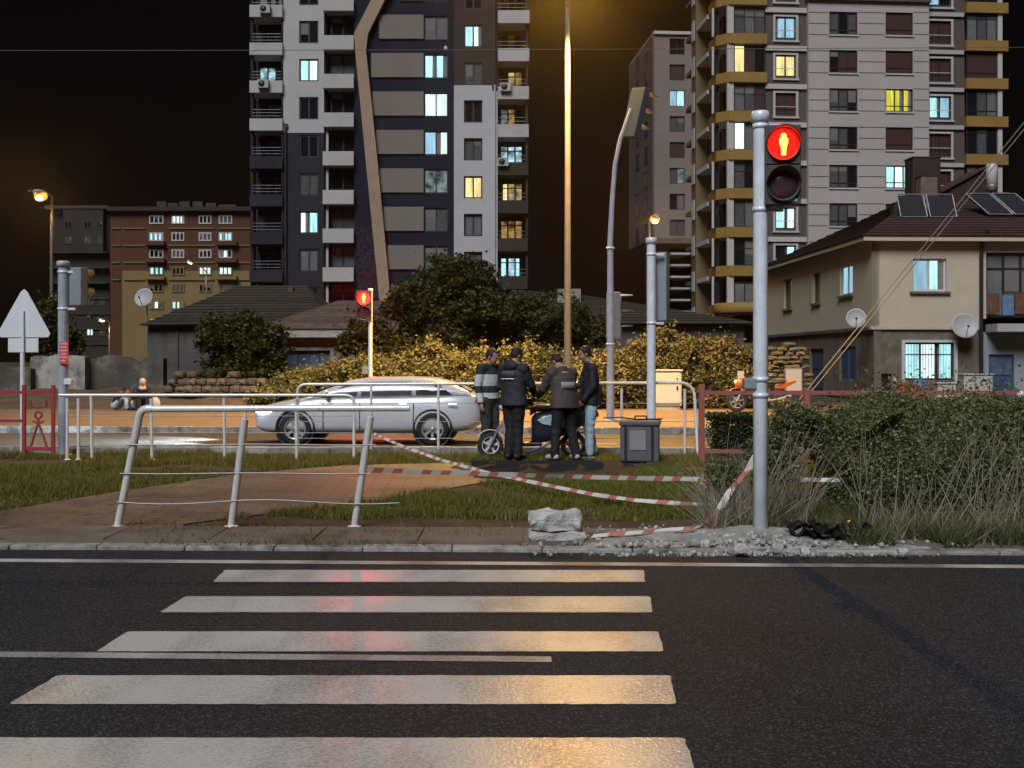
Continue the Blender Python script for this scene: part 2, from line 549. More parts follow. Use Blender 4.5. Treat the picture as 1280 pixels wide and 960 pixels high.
band('far_verge', -110, -13.0, 19.62, 19.86, -0.05, 0.17, 'kerb'); band('far_verge', 12.0, 110, 19.62, 19.86, -0.05, 0.17, 'kerb')
band('opposite_verge', -110, -18.0, 26.0, 26.22, -0.05, 0.14, 'kerb'); band('opposite_verge', 18.0, 110, 26.0, 26.22, -0.05, 0.14, 'kerb')
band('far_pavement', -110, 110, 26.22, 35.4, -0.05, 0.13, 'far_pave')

PATH_PX = [(-60, 648), (0, 640), (150, 615), (300, 593), (440, 582), (600, 579), (770, 581), (775, 592), (640, 601), (590, 606), (470, 629), (345, 642), (232, 656), (215, 672), (-60, 676)]
PATH = [G(x, y, MZ) for x, y in PATH_PX]
sheet('brick_path', PATH, 'paver', MZ + 0.012)
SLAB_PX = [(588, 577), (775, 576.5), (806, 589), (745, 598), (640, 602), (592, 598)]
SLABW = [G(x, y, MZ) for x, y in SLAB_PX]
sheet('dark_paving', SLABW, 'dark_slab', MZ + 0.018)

def inside(x, y, poly):
    c = False
    j = len(poly) - 1
    for i in range(len(poly)):
        xi, yi, xj, yj = poly[i][0], poly[i][1], poly[j][0], poly[j][1]
        if (yi > y) != (yj > y) and x < (xj - xi) * (y - yi) / (yj - yi) + xi: c = not c
        j = i
    return c

# ------------------------------------------------------------------ leaves and grass (numpy, one mesh each)
def raw_mesh(name, co, nper, m, smooth=False):
    """co: (n*nper,3) vertices, faces of nper consecutive vertices"""
    me = bpy.data.meshes.new(name)
    nv = len(co); nf = nv // nper
    me.vertices.add(nv); me.vertices.foreach_set('co', np.asarray(co, dtype=np.float32).ravel())
    me.loops.add(nv); me.loops.foreach_set('vertex_index', np.arange(nv, dtype=np.int32))
    me.polygons.add(nf)
    me.polygons.foreach_set('loop_start', np.arange(0, nv, nper, dtype=np.int32))
    me.polygons.foreach_set('loop_total', np.full(nf, nper, dtype=np.int32))
    me.materials.append(m)
    me.update(calc_edges=True)
    return me

def leaf_mat(name, a, b, trans=0.25, rough=0.55):
    """leaf colours vary from leaf to leaf"""
    m = bpy.data.materials.new(name); m.use_nodes = True
    t = m.node_tree; L = t.links.new
    bs = t.nodes['Principled BSDF']
    ge = t.nodes.new('ShaderNodeNewGeometry')
    rp = t.nodes.new('ShaderNodeValToRGB')
    rp.color_ramp.elements[0].color = list(a) + [1]; rp.color_ramp.elements[1].color = list(b) + [1]
    L(ge.outputs['Random Per Island'], rp.inputs[0])
    L(rp.outputs[0], bs.inputs['Base Color'])
    bs.inputs['Roughness'].default_value = rough
    bs.inputs['Specular IOR Level'].default_value = 0.3
    tr = t.nodes.new('ShaderNodeBsdfTranslucent'); L(rp.outputs[0], tr.inputs[0])
    mx = t.nodes.new('ShaderNodeMixShader'); mx.inputs[0].default_value = trans
    L(bs.outputs[0], mx.inputs[1]); L(tr.outputs[0], mx.inputs[2])
    L(mx.outputs[0], t.nodes['Material Output'].inputs[0])
    MATS[name] = m
    return m
leaf_mat('grass', (0.095, 0.115, 0.016), (0.20, 0.185, 0.042), 0.3)
leaf_mat('leaf_dark', (0.030, 0.034, 0.009), (0.095, 0.092, 0.024), 0.2)
leaf_mat('leaf_shrub', (0.050, 0.052, 0.022), (0.19, 0.17, 0.075), 0.2)
leaf_mat('leaf_ivy', (0.068, 0.072, 0.024), (0.30, 0.28, 0.105), 0.25)
leaf_mat('leaf_hedge', (0.055, 0.080, 0.028), (0.215, 0.245, 0.105), 0.2, 0.45)
leaf_mat('leaf_box', (0.022, 0.04, 0.016), (0.05, 0.075, 0.03), 0.2, 0.45)
leaf_mat('dry_stalk', (0.16, 0.135, 0.095), (0.48, 0.43, 0.34), 0.2, 0.7)
leaf_mat('weed', (0.05, 0.07, 0.024), (0.16, 0.165, 0.07), 0.25)
leaf_mat('red_leaf', (0.16, 0.05, 0.032), (0.30, 0.11, 0.07), 0.2)

NR = np.random.default_rng(11)
def leaves_at(c, size, updroop=0.2, aspect=1.6):
    """a four-cornered leaf at each centre, turned at random"""
    n = len(c)
    d = NR.normal(size=(n, 3)); d[:, 2] *= 0.6; d /= np.linalg.norm(d, axis=1)[:, None]
    a = NR.normal(size=(n, 3)); w = np.cross(d, a); w /= np.linalg.norm(w, axis=1)[:, None]
    s = (size * NR.uniform(0.55, 1.25, n))[:, None]
    l = d * s * aspect / 2; w = w * s / 2
    nn = np.cross(d, w) * 0.35
    q = np.stack([c - l, c + w * 0.95 + nn, c + l, c - w * 0.95 + nn], axis=1)
    return q.reshape(-1, 3)

def blob_points(c, r, n, seed, gap=0.45, shell=0.55, freq=1.1):
    """points filling an uneven crown: radius pushed in and out by noise, thinned by clumps"""
    out = []
    rg = random.Random(seed)
    c = Vector(c)
    off = Vector((seed * 3.1, seed * 1.7, seed * 0.7))
    tries = 0
    while len(out) < n and tries < n * 12:
        tries += 1
        d = Vector((rg.gauss(0, 1), rg.gauss(0, 1), rg.gauss(0, 1))).normalized()
        k = 1 + 0.34 * noise.noise(d * 1.7 + off) + 0.2 * noise.noise(d * 4.3 + off)
        t = (shell + (1 - shell) * rg.random()) if rg.random() < 0.8 else rg.random() ** 0.5
        p = Vector((d.x * r[0], d.y * r[1], d.z * r[2])) * (t * k)
        if noise.noise((p + c) * freq + off) + 0.35 * noise.noise((p + c) * freq * 2.7 + off) < gap - 0.62: continue
        out.append(c + p)
    return np.array([tuple(p) for p in out])

# grass of the median: two mown patches, ragged towards the path and the road
def grass_field(name, spots, hmin, hmax, wid, m):
    n = len(spots)
    ang = NR.uniform(0, 2 * np.pi, n)
    w = np.stack([np.cos(ang), np.sin(ang), np.zeros(n)], 1) * (wid * NR.uniform(0.6, 1.4, n))[:, None]
    h = NR.uniform(hmin, hmax, n) * np.array([0.4 + 1.5 * max(0, 0.45 + noise.noise(Vector((a[0] * 0.8, a[1] * 1.1, 3))) + 0.5 * noise.noise(Vector((a[0] * 3.1, a[1] * 3.7, 8)))) for a in spots])
    lean = NR.normal(size=(n, 3)) * 0.45; lean[:, 2] = 1
    tip = spots + lean * h[:, None]
    co = np.stack([spots - w, spots + w, tip], 1).reshape(-1, 3)
    o = bpy.data.objects.new(name, raw_mesh(name, co, 3, MATS[m]))
    COL.objects.link(o)
    return o
def path_inv(x, y):
    return inside(x, y, PATH) or inside(x, y, SLABW)
pts = []
rg = random.Random(5)
while len(pts) < 150000:
    x = rg.uniform(-10, 9); d = rg.uniform(11.15, 19.5)
    # more blades per metre near the camera
    if rg.random() > (11.5 / d) ** 1.2: continue
    p = road(x, d)
    if abs(p.x) > p.y * 0.46: continue
    if path_inv(p.x + 0.12 * noise.noise(p * 3.1), p.y + 0.25 * noise.noise(p * 2.3)): continue
    if p.x > 3.2 and p.y < 15 and rg.random() < 0.6: continue
    if p.y < 11.9 and noise.noise(Vector((p.x * 1.3, p.y * 2, 3))) < (11.75 - p.y) * 1.4: continue
    if noise.noise(Vector((p.x * 0.9, p.y * 0.9, 9))) < -0.30: continue
    pts.append((p.x, p.y, MZ))
g = grass_field('lawn_grass', np.array(pts), 0.02, 0.085, 0.006, 'grass')
tag(g, 'short green grass growing on the median between the two roads', 'grass', kind='stuff')
# ================================================================== buildings
mat('white_render', (0.40, 0.39, 0.385), 0.8, var=0.08, vscale=0.5, bump=0.05, dirt=(0.30, 0.29, 0.28), dscale=0.25, dpos=0.56)
mat('white_render_b', (0.42, 0.42, 0.44), 0.8, var=0.06, vscale=0.4, dirt=(0.34, 0.34, 0.35), dscale=0.25, dpos=0.56)
mat('anthracite', (0.028, 0.028, 0.034), 0.8, spec=0.12, var=0.2, vscale=0.6)
mat('grey_brown', (0.048, 0.038, 0.031), 0.8, spec=0.12, var=0.15, vscale=0.5)
mat('navy_clad', (0.012, 0.013, 0.026), 0.7, spec=0.12, var=0.25, vscale=0.7)
mat('beige_panel', (0.165, 0.145, 0.115), 0.75, var=0.10, vscale=0.4, dirt=(0.135, 0.12, 0.095), dscale=0.3)
mat('tan_stone', (0.30, 0.215, 0.145), 0.75, var=0.16, vscale=0.9)
mat('dark_room', (0.010, 0.010, 0.011), 0.9, spec=0.05, var=0.3)
mat('frame_dark', (0.016, 0.016, 0.019), 0.5)
mat('frame_white', (0.55, 0.55, 0.54), 0.5, var=0.06)
mat('glass_dark', (0.010, 0.010, 0.014), 0.12, spec=0.35, var=0.4, vscale=1.2)
mat('glass_grey', (0.14, 0.145, 0.15), 0.18, spec=0.5, var=0.25, vscale=1.5)
mat('glass_net', (0.085, 0.085, 0.088), 0.25, var=0.45, vscale=5)
mat('shutter', (0.040, 0.013, 0.009), 0.65, var=0.2, vscale=0.8)
mat('mauve_wall', (0.40, 0.355, 0.345), 0.8, var=0.08, vscale=0.4, dirt=(0.335, 0.295, 0.29), dscale=0.2)
mat('plum_wall', (0.085, 0.062, 0.062), 0.8, var=0.12, vscale=0.4)
mat('pale_trim', (0.46, 0.43, 0.42), 0.8, var=0.10)
mat('ochre', (0.26, 0.150, 0.030), 0.7, var=0.12, vscale=0.6)
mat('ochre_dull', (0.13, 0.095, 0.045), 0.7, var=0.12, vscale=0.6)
mat('cornice_brown', (0.075, 0.055, 0.052), 0.75)
mat('metal_grey', (0.30, 0.31, 0.33), 0.45, metal=0.6, var=0.12)
mat('block_wall', (0.20, 0.165, 0.145), 0.85, var=0.1, vscale=0.3)
mat('ac_white', (0.36, 0.36, 0.35), 0.6, var=0.1)
mat('black_plastic', (0.016, 0.016, 0.017), 0.5, var=0.2)
mat('mosaic', (0.030, 0.028, 0.045), 0.35, var=0.3, vscale=3, rnd=0.5)
glow('lit_cyan', (0.50, 0.93, 0.97), 1.1, 'curtain')
glow('lit_white', (0.78, 0.98, 0.93), 1.25, 'curtain')
glow('lit_blue', (0.45, 0.78, 1.0), 0.75, 'curtain')
glow('lit_yellow', (1.0, 0.82, 0.36), 1.0, 'curtain')
glow('lit_lemon', (0.95, 0.85, 0.10), 0.75, 'curtain')
glow('lit_warm', (1.0, 0.74, 0.34), 0.45, 'room')
glow('lit_room', (0.55, 0.88, 1.0), 0.85, 'room')
glow('lit_dim', (0.62, 0.70, 0.66), 0.17, 'curtain')
glow('lit_amber', (1.0, 0.62, 0.20), 0.30, 'room')
glow('lit_pattern', (0.72, 0.90, 0.95), 0.22, 'room')

WRNG = random.Random(19)
mat('blind', (0.15, 0.14, 0.13), 0.8, var=0.15, vscale=2)
mat('curtain', (0.20, 0.19, 0.18), 0.9, var=0.35, vscale=3)
_cache = {}
def shared(key, fn, m):
    k = (key, m)
    if k not in _cache:
        _cache[k] = fn().mesh(key[0], MATS[m])
    return _cache[k]

def window(parent, u0, u1, z0, z1, v, n, panes, frame='frame_dark', t=0.12, name='window', rail=None):
    """frame with n lights, the outer face at depth v; panes: material name or one name per light"""
    w, h = round(u1 - u0, 2), round(z1 - z0, 2)
    d = 0.08
    key = ('window_frame', w, h, n, t, rail)
    cw = (w - t * (n + 1)) / n
    def fr():
        mb = MB()
        mb.box(0, w, 0, d, 0, t); mb.box(0, w, 0, d, h - t, h)
        for i in range(n + 1):
            x = i * (cw + t)
            mb.box(x, x + t, 0, d, t, h - t)
        if rail:
            for i in range(n):
                x = t + i * (cw + t)
                mb.box(x, x + cw, 0.01, d - 0.01, rail * h, rail * h + t * 0.7)
        return mb
    o = inst(name, shared(key, fr, frame), parent, (u0, v, z0))
    for i in range(n):
        pm = panes if isinstance(panes, str) else panes[i % len(panes)]
        if pm is None: continue
        k2 = ('pane', round(cw, 3), round(h - 2 * t, 3))
        pme = shared(k2, lambda: MB().box(0, cw, 0, 0.02, 0, h - 2 * t), pm)
        inst('shutter' if pm == 'shutter' else 'pane', pme, o, (t + i * (cw + t), 0.05, t))
        if pm in ('glass_dark', 'glass_net', 'glass_grey') and WRNG.random() < 0.3:
            f_ = WRNG.choice((0.25, 0.4, 0.6))
            hb = round((h - 2 * t) * f_, 3)
            inst('blind', shared(('blind', round(cw, 3), hb), lambda: MB().box(0, cw, 0, 0.008, -hb, 0), 'blind'), o, (t + i * (cw + t), 0.038, h - t))
        elif pm.startswith('lit') and pm not in ('lit_room', 'lit_warm', 'lit_amber', 'lit_pattern') and WRNG.random() < 0.45:
            wb = round(cw * WRNG.choice((0.2, 0.3, 0.4)), 3)
            sd = 0 if WRNG.random() < 0.5 else cw - wb
            inst('curtain', shared(('curtain', wb, round(h - 2 * t, 3)), lambda: MB().box(0, wb, 0, 0.008, 0, h - 2 * t), 'curtain'), o, (t + i * (cw + t) + sd, 0.038, t))
    return o

class Facade:
    """a building front in its own frame: u along the front, v into it, z up"""
    def __init__(s, name, label, cat, px0, Y0, ang=0.0, group=None):
        k = (px0 - CXP) / FPX
        s.X0, s.Y0, s.a = k * Y0, Y0, ang
        s.root = thing(name, label, cat, (s.X0, Y0, 0), ang, group)
    def u(s, px, v=0.0):
        k = (px - CXP) / FPX
        # point X0 + u cos a - v sin a = k (Y0 + u sin a + v cos a)
        ca, sa = math.cos(s.a), math.sin(s.a)
        return (k * (s.Y0 + v * ca) - s.X0 + v * sa) / (ca - k * sa)
    def z(s, py, px=None, v=0.0):
        u = 0 if px is None else s.u(px, v)
        Y = s.Y0 + u * math.sin(s.a) + v * math.cos(s.a)
        return EYE + (HZP - py) * Y / FPX
    def part(s, name, mb, m, parent=None):
        return mb.build(name, MATS[m], parent or s.root, local=True)

# ------------------------------------------------------------------ tall block with the folded stone rib
T = Facade('apartment_tower', 'tall dark and white apartment tower with a bent tan stone rib down its front', 'tower', 313, 95.0)
u, z = T.u, T.z
TOP = z(-70)
def iv(base, h, i, pitch=47.6):
    y0 = base + pitch * i
    return y0, y0 + h
FL = range(-2, 8)
core = MB()
core.box(u(313), u(660), 2.2, 16, 0, TOP)
T.part('wall', core, 'anthracite')
# A: left balconies
for i in FL:
    ya, yb = 7.5 + 47.2 * i, 22.5 + 47.2 * i
    T.part('balcony_parapet', MB().box(u(313), u(354), -0.35, -0.2, z(yb), z(ya)).box(u(313), u(354), -0.2, 1.9, z(yb), z(yb) + 0.2), 'white_render' if i < 4 else 'anthracite')
lp = MB(); lp.box(u(313), u(316.5), 0.0, 0.3, 0, TOP); lp.box(u(352), u(354), -0.04, 2.0, 0, TOP)
T.part('pier', lp, 'anthracite')
bk = MB(); bk.box(u(316.5), u(352), 1.9, 2.1, 0, TOP)
T.part('balcony_wall', bk, 'dark_room')
for i in FL:
    ya, yb = 22.5 + 47.2 * i, 54.7 + 47.2 * i
    pm = {1: ['lit_room', 'lit_room', 'glass_net'], 0: 'glass_dark', 5: 'glass_net', -1: 'lit_dim'}.get(i, 'glass_dark')
    window(T.root, u(318), u(351), z(yb) + 0.1, z(ya) - 0.45, 1.75, 3, pm)
    rl = MB()
    for q in range(3):
        rl.box(u(316.5), u(352), -0.28, -0.25, z(yb) + 0.25 * q + 0.2, z(yb) + 0.25 * q + 0.23)
    T.part('balcony_rail', rl, 'metal_grey')
# B: white wall and, lower, dark wall with one window a floor
ops = []
for i in FL:
    ya, yb = iv(26, 28, i)
    ops.append((u(374), u(398), z(yb), z(ya)))
wB = MB().grid(u(354), u(405), z(166), TOP, 0, 0.35, ops)
T.part('wall', wB, 'white_render')
dB = MB().grid(u(354), u(405), 0, z(166), 0.04, 0.35, ops)
T.part('wall', dB, 'anthracite')
for i, o_ in zip(FL, ops):
    pm = {1: ['lit_cyan', 'lit_white'], 5: ['lit_white', 'lit_cyan'], 6: 'glass_grey', 4: 'glass_net'}.get(i, 'glass_dark')
    window(T.root, o_[0], o_[1], o_[2], o_[3], 0.12, 2, pm)
T.part('drainpipe', MB().bar((u(357.5), -0.1, 0), (u(357.5), -0.1, z(155)), 0.09).box(u(356), u(360), -0.2, 0.0, z(160), z(155)), 'frame_dark')
# C: middle balconies with glazed recess
for i in FL:
    mc = MB()
    ya, yb = iv(-2, 17.5, i, 48.1)
    mc.box(u(404.5), u(443), -0.5, -0.3, z(yb), z(ya)); mc.box(u(404.5), u(443), -0.3, 1.2, z(yb), z(yb) + 0.2)
    T.part('balcony_parapet', mc, 'white_render')
T.part('pier', MB().box(u(407.5), u(410.5), 0.02, 0.25, 0, z(160)), 'white_render')
T.part('pier', MB().box(u(405), u(407.3), 0.3, 1.25, 0, TOP), 'anthracite')
T.part('balcony_wall', MB().box(u(405), u(443), 1.25, 1.5, 0, TOP), 'dark_room')
for i in FL:
    ya, yb = iv(15.5, 30.6, i, 48.1)
    pm = {1: 'glass_grey', 5: 'glass_net', 6: 'glass_grey', 2: 'glass_dark'}.get(i, 'glass_dark')
    window(T.root, u(411), u(443), z(yb) + 0.05, z(ya) - 0.05, 0.9, 2, pm, t=0.13)
# D: navy pier with the mosaic foot, and the folded rib
T.part('navy_pier', MB().box(u(443), u(530), 0.1, 2.3, 0, TOP), 'navy_clad')
ms = MB()
for r_ in range(22):
    for c_ in range(18):
        uu = u(445.5) + c_ * 0.125; zz = z(372) + r_ * 0.26
        if uu > u(478): continue
        if RNG.random() < 0.22 + 0.03 * max(0, r_ - 12): continue
        ms.box(uu, uu + 0.105, 0.06, 0.10, zz, zz + 0.21)
tl = T.part('mosaic_tiles', ms, 'mosaic'); tl['kind'] = 'stuff'
rib = [(-70, 513, 530), (0, 466, 483), (44, 443.5, 461), (65, 445, 458.5), (200, 458, 472.5), (385, 476, 490)]
rm = MB()
for (ya, a0, a1), (yb, b0, b1) in zip(rib, rib[1:]):
    rm.prism([(u(a0), -0.55, z(ya)), (u(a1), -0.55, z(ya)), (u(b1), -0.55, z(yb)), (u(b0), -0.55, z(yb))], (0, 0.75, 0))
T.part('stone_rib', rm, 'tan_stone')
# E: beige panels between navy bands, F: two-light windows
bp_ = MB()
for i in FL:
    ya, yb = iv(18.5, 30, i, 48.0)
    lft = {0: 474, 1: 464, -1: 500, -2: 528}.get(i, 460 + (ya - 60) * 0.098)
    if lft < 528:
        T.part('beige_panel', MB().box(u(lft), u(529.5), -0.05, 0.1, z(yb), z(ya)), 'beige_panel')
wF = []
for i in FL:
    ya, yb = iv(19.5, 30, i, 48.0)
    wF.append((u(530), u(560), z(yb), z(ya)))
T.part('wall', MB().grid(u(530), u(567.5), 0, TOP, 0.1, 0.4, wF), 'navy_clad')
for i, o_ in zip(FL, wF):
    pm = {0: ['glass_grey', 'glass_grey'], 1: ['lit_cyan', 'lit_cyan'], 2: ['lit_white', 'lit_white'], 3: ['lit_blue', 'lit_white'], 4: ['lit_pattern', 'lit_pattern'], 5: ['glass_grey', 'glass_net'], 6: 'glass_grey'}.get(i, 'glass_dark')
    window(T.root, o_[0], o_[1], o_[2], o_[3], 0.2, 2, pm, t=0.1)
# G: grey-brown wall above, white below
wG = []
for i in FL:
    ya, yb = iv(31, 28, i, 47.3)
    wG.append((u(580), u(603), z(yb), z(ya)))
T.part('wall', MB().grid(u(567.5), u(622), z(107), TOP, 0.03, 0.4, wG), 'grey_brown')
T.part('wall', MB().grid(u(567.5), u(622), 0, z(107), -0.12, 0.4, wG), 'white_render_b')
for i, o_ in zip(FL, wG):
    pm = {0: ['lit_cyan', 'lit_white'], 1: 'glass_net', 3: 'glass_net', 4: ['lit_yellow', 'lit_yellow'], 5: 'glass_grey', 6: 'glass_net'}.get(i, 'glass_dark')
    window(T.root, o_[0], o_[1], o_[2], o_[3], 0.1, 2, pm)
T.part('drainpipe', MB().bar((u(618.5), -0.1, z(107)), (u(618.5), -0.1, TOP), 0.1).box(u(615), u(623), -0.25, 0, z(112), z(106)), 'frame_dark')
T.part('drainpipe', MB().bar((u(618.5), -0.2, 0), (u(618.5), -0.2, z(107)), 0.08), 'white_render_b')
# H: right balconies
for i in FL:
    ya, yb = iv(14.5, 16, i, 47.3)
    m_ = MB()
    m_.box(u(622.5), u(662 - 0.4 * i), -0.4, -0.22, z(yb), z(ya)); m_.box(u(622.5), u(660), -0.22, 1.8, z(yb), z(yb) + 0.2)
    T.part('balcony_parapet', m_, 'white_render' if i < 4 else 'grey_brown')
T.part('pier', MB().box(u(657), u(660), 0, 1.8, 0, TOP), 'grey_brown')
T.part('balcony_wall', MB().box(u(622.5), u(657), 1.85, 2.1, 0, TOP), 'grey_brown')
for i in FL:
    ya, yb = iv(30.5, 31.5, i, 47.3)
    pm = {0: ['glass_dark', 'glass_net', 'glass_dark'], 1: ['glass_dark', 'lit_warm', 'lit_amber'], 2: ['lit_pattern', 'lit_amber', 'glass_dark'], 3: 'lit_room', 4: ['lit_yellow', 'lit_warm', 'lit_warm'], 5: 'lit_amber', 6: ['lit_cyan', 'lit_room', 'lit_cyan']}.get(i, 'glass_dark')
    window(T.root, u(624.5), u(654), z(yb) + 0.05, z(ya) - 0.3, 1.7, 3, pm, rail=0.7)
    bb = MB()
    for q in range(2):
        bb.box(u(622.5), u(657), -0.3, -0.27, z(yb) + 0.3 * q + 0.25, z(yb) + 0.3 * q + 0.28)
    T.part('balcony_rail', bb, 'metal_grey')
T.part('roof', MB().box(u(311), u(662), -0.6, 16.2, TOP, TOP + 0.5), 'anthracite')
def ac(f, px, py, v):
    c = Vector((f.u(px), v, f.z(py)))
    a = f.part('air_conditioner', MB().box(c.x - 0.42, c.x + 0.42, c.y - 0.35, c.y, c.z - 0.32, c.z + 0.32), 'ac_white')
    f.part('fan_grille', MB().lathe([(0.0, -0.37), (0.25, -0.37), (0.26, -0.34)], (c.x - 0.1, c.y, c.z), 16, 'y'), 'black_plastic', a)
for px, py in ((333, 14), (331, 107), (632, 111), (629, 204)):
    ac(T, px, py, -0.42)

# ------------------------------------------------------------------ right tower with ochre balconies
B = Facade('balcony_tower', 'tall mauve apartment tower with ochre balcony bands at both corners', 'tower', 1008, 95.0, R(4.6))
u, z = B.u, B.z
PF = 48.0 * B.Y0 / FPX                     # storey height
z0f = EYE + (HZP - 45) * B.Y0 / FPX        # top edge of the parapet seen at row 45
TOPB = z0f + 2 * PF + 1.2
SIDE = 11.0
uL, uR = u(905), u(1257)
B.part('wall', MB().box(uL + 1.3, uR - 0.2, 0.9, 14, 0, TOPB), 'plum_wall')
NB = range(-2, 9)
# left corner balconies: parapet wraps round a splayed corner and back along the side
for i in NB:
    zt = z0f - i * PF; zb = zt - 0.80
    o2 = MB().prism([(u(957), -0.45, zb), (u(910), -0.45, zb), (uL - 0.5, 0.5, zb), (uL - 0.5, 3.0, zb), (uL - 0.32, 3.0, zb), (uL - 0.32, 0.55, zb), (u(910) + 0.06, -0.28, zb), (u(957), -0.28, zb)], (0, 0, 0.8))
    B.part('balcony_parapet', o2, 'ochre')
    B.part('balcony_slab', MB().prism([(u(957), -0.27, zb), (u(910) + 0.07, -0.27, zb), (uL - 0.3, 0.57, zb), (uL - 0.3, 3.0, zb), (u(957), 3.0, zb)], (0, 0, 0.2)), 'pale_trim')
    # glazing or open front of the storey below this parapet
    za = zb; zc = zt - PF
    B.part('post', MB().box(u(908), u(916), -0.3, 0.0, zc, za), 'pale_trim')
    B.part('post', MB().box(u(893), u(895.5), 0.75, 0.95, zc, za), 'pale_trim')
    pm = {0: ['glass_dark', 'shutter', 'glass_dark'], 1: ['glass_grey', 'glass_net', 'shutter'], 2: ['glass_grey', 'glass_grey', 'glass_net'], 3: ['glass_net', 'glass_dark', 'glass_net'], -1: ['glass_net', 'glass_grey', 'glass_net'], 4: ['glass_net', 'glass_grey', 'glass_grey'], 5: ['glass_dark', 'glass_net', 'glass_net'], 6: ['glass_grey', 'glass_grey', 'glass_grey']}.get(i, ['glass_dark', 'glass_dark', 'glass_net'])
    pm = list(pm)
    if i == 2: pm[0] = 'lit_white'
    if i == 0: pm[0] = 'lit_yellow'
    window(B.root, u(917), u(956), zc + 0.02, za - 0.05 if i != 6 else za - 0.5, -0.1, 3, pm, t=0.08, rail=0.62 if i % 2 else None)
    so = window(B.root, 0, 2.0, zc + 0.05, za - 0.05, 0, 2, ['glass_dark', 'glass_net'], t=0.08)
    so.location = (uL - 0.25, 2.9, zc + 0.05); so.rotation_euler = (0, 0, R(-90))
# side wall behind the corner: dark bays, ochre pillar and pale slab edges
B.part('side_wall', MB().box(uL + 0.6, uL + 1.4, 3.0, SIDE, 0, TOPB), 'plum_wall')
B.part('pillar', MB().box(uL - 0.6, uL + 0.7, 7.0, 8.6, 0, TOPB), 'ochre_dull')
for i in NB:
    zt = z0f - i * PF
    B.part('balcony_slab', MB().box(uL - 0.55, uL + 0.6, 3.2, 6.9, zt - 0.95, zt - 0.6), 'pale_trim')
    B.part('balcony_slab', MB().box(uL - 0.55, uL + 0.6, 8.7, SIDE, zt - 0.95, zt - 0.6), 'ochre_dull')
    B.part('balcony_panel', MB().box(uL - 0.68, uL - 0.62, 7.3, 8.3, zt - 1.6, zt + 0.1), 'pale_trim')
# b: plum wall, white-framed windows, pale bands
def framed(f, a0, a1, ya, yb, pm, n=2, v=0.0):
    z1, z2 = f.z(yb, (a0 + a1) / 2), f.z(ya, (a0 + a1) / 2)
    w_ = window(f.root, f.u(a0), f.u(a1), z1, z2, v + 0.1, n, pm)
    s_ = MB()
    x0, x1 = 0, round(f.u(a1) - f.u(a0), 2); h_ = round(z2 - z1, 2)
    s_.box(-0.17, 0, -0.16, 0.06, -0.15, h_ + 0.15); s_.box(x1, x1 + 0.17, -0.16, 0.06, -0.15, h_ + 0.15)
    s_.box(0, x1, -0.16, 0.06, h_, h_ + 0.15); s_.box(-0.22, x1 + 0.22, -0.26, 0.06, -0.28, -0.15)
    s_.box(0, x1, -0.15, -0.12, 0.62, 0.67)
    s_.build('window_surround', MATS['pale_trim'], w_, local=True)
opsb, wins = [], []
for i in NB:
    ya, yb = iv(21, 27.5, i, 47.6)
    opsb.append((u(969), u(995), z(yb, 982), z(ya, 982)))
B.part('wall', MB().grid(u(957), u(1008), 0, TOPB, 0.0, 0.9, opsb), 'plum_wall')
for i in NB:
    ya, yb = iv(21, 27.5, i, 47.6)
    pm = {0: ['lit_blue', 'lit_blue'], 1: ['lit_yellow', 'lit_yellow'], 5: ['lit_cyan', 'lit_white'], 6: ['glass_dark', 'lit_cyan'], -1: ['lit_white', 'glass_net'], 2: ['shutter', 'shutter']}.get(i, ['glass_dark', 'glass_net'])
    framed(B, 969, 995, ya, yb, pm)
    B.part('string_course', MB().box(u(956), u(1007.5), -0.2, 0.0, z(ya - 4), z(ya - 10)), 'pale_trim')
# c: mauve wall, two columns of three-light windows
opsc = []
for i in NB:
    ya, yb = iv(17, 28.5, i, 47.6)
    opsc.append((u(1034), u(1069), z(yb, 1050), z(ya, 1050)))
    opsc.append((u(1104), u(1138), z(yb + 0.8, 1120), z(ya + 0.8, 1120)))
B.part('wall', MB().grid(u(1008), u(1158), 0, z(17, 1080) + 0.8, -0.5, 0.4, opsc), 'mauve_wall')
gr = MB()
for i in range(0, 9):
    ya, yb = iv(17, 28.5, i, 47.6)
    for q in (0.02, 0.5, 0.98):
        yy = ya + (yb - ya) * q
        for a0, a1 in ((1008.5, 1033), (1070, 1103), (1139, 1157.5)):
            gr.box(u(a0), u(a1), -0.512, -0.5, z(yy, a0) - 0.03, z(yy, a0) + 0.03)
B.part('groove', gr, 'plum_wall')
for i in range(-1, 9):
    ya, yb = iv(17, 28.5, i, 47.6)
    if i >= 0:
        window(B.root, u(1034), u(1069), z(yb, 1050), z(ya, 1050), -0.4, 3, {1: ['glass_dark', 'shutter', 'shutter'], 0: ['glass_net', 'glass_dark', 'glass_net']}.get(i, ['glass_net', 'glass_net', 'glass_dark']), t=0.1, rail=0.2)
        pm = {2: 'lit_lemon', 4: ['lit_cyan', 'lit_white', 'lit_cyan']}.get(i, 'shutter')
        window(B.root, u(1104), u(1138), z(yb + 0.8, 1120), z(ya + 0.8, 1120), -0.4, 3 if i in (2, 4) else 1, pm, t=0.1, rail=0.24)
        B.part('sill', MB().box(u(1033), u(1070), -0.6, -0.5, z(yb, 1050) - 0.12, z(yb, 1050)).box(u(1103), u(1139), -0.6, -0.5, z(yb + 0.8, 1120) - 0.12, z(yb + 0.8, 1120)), 'pale_trim')
zc = z(17, 1080) + 0.8
B.part('cornice', MB().box(u(1006), u(1159), -0.8, 0.4, zc, zc + 0.75), 'cornice_brown')
B.part('cornice', MB().box(u(1007), u(1158.5), -0.7, 0.4, zc + 0.75, zc + 1.0), 'pale_trim')
B.part('wall', MB().box(u(1008), u(1158), -0.2, 0.4, zc + 1.0, TOPB), 'plum_wall')
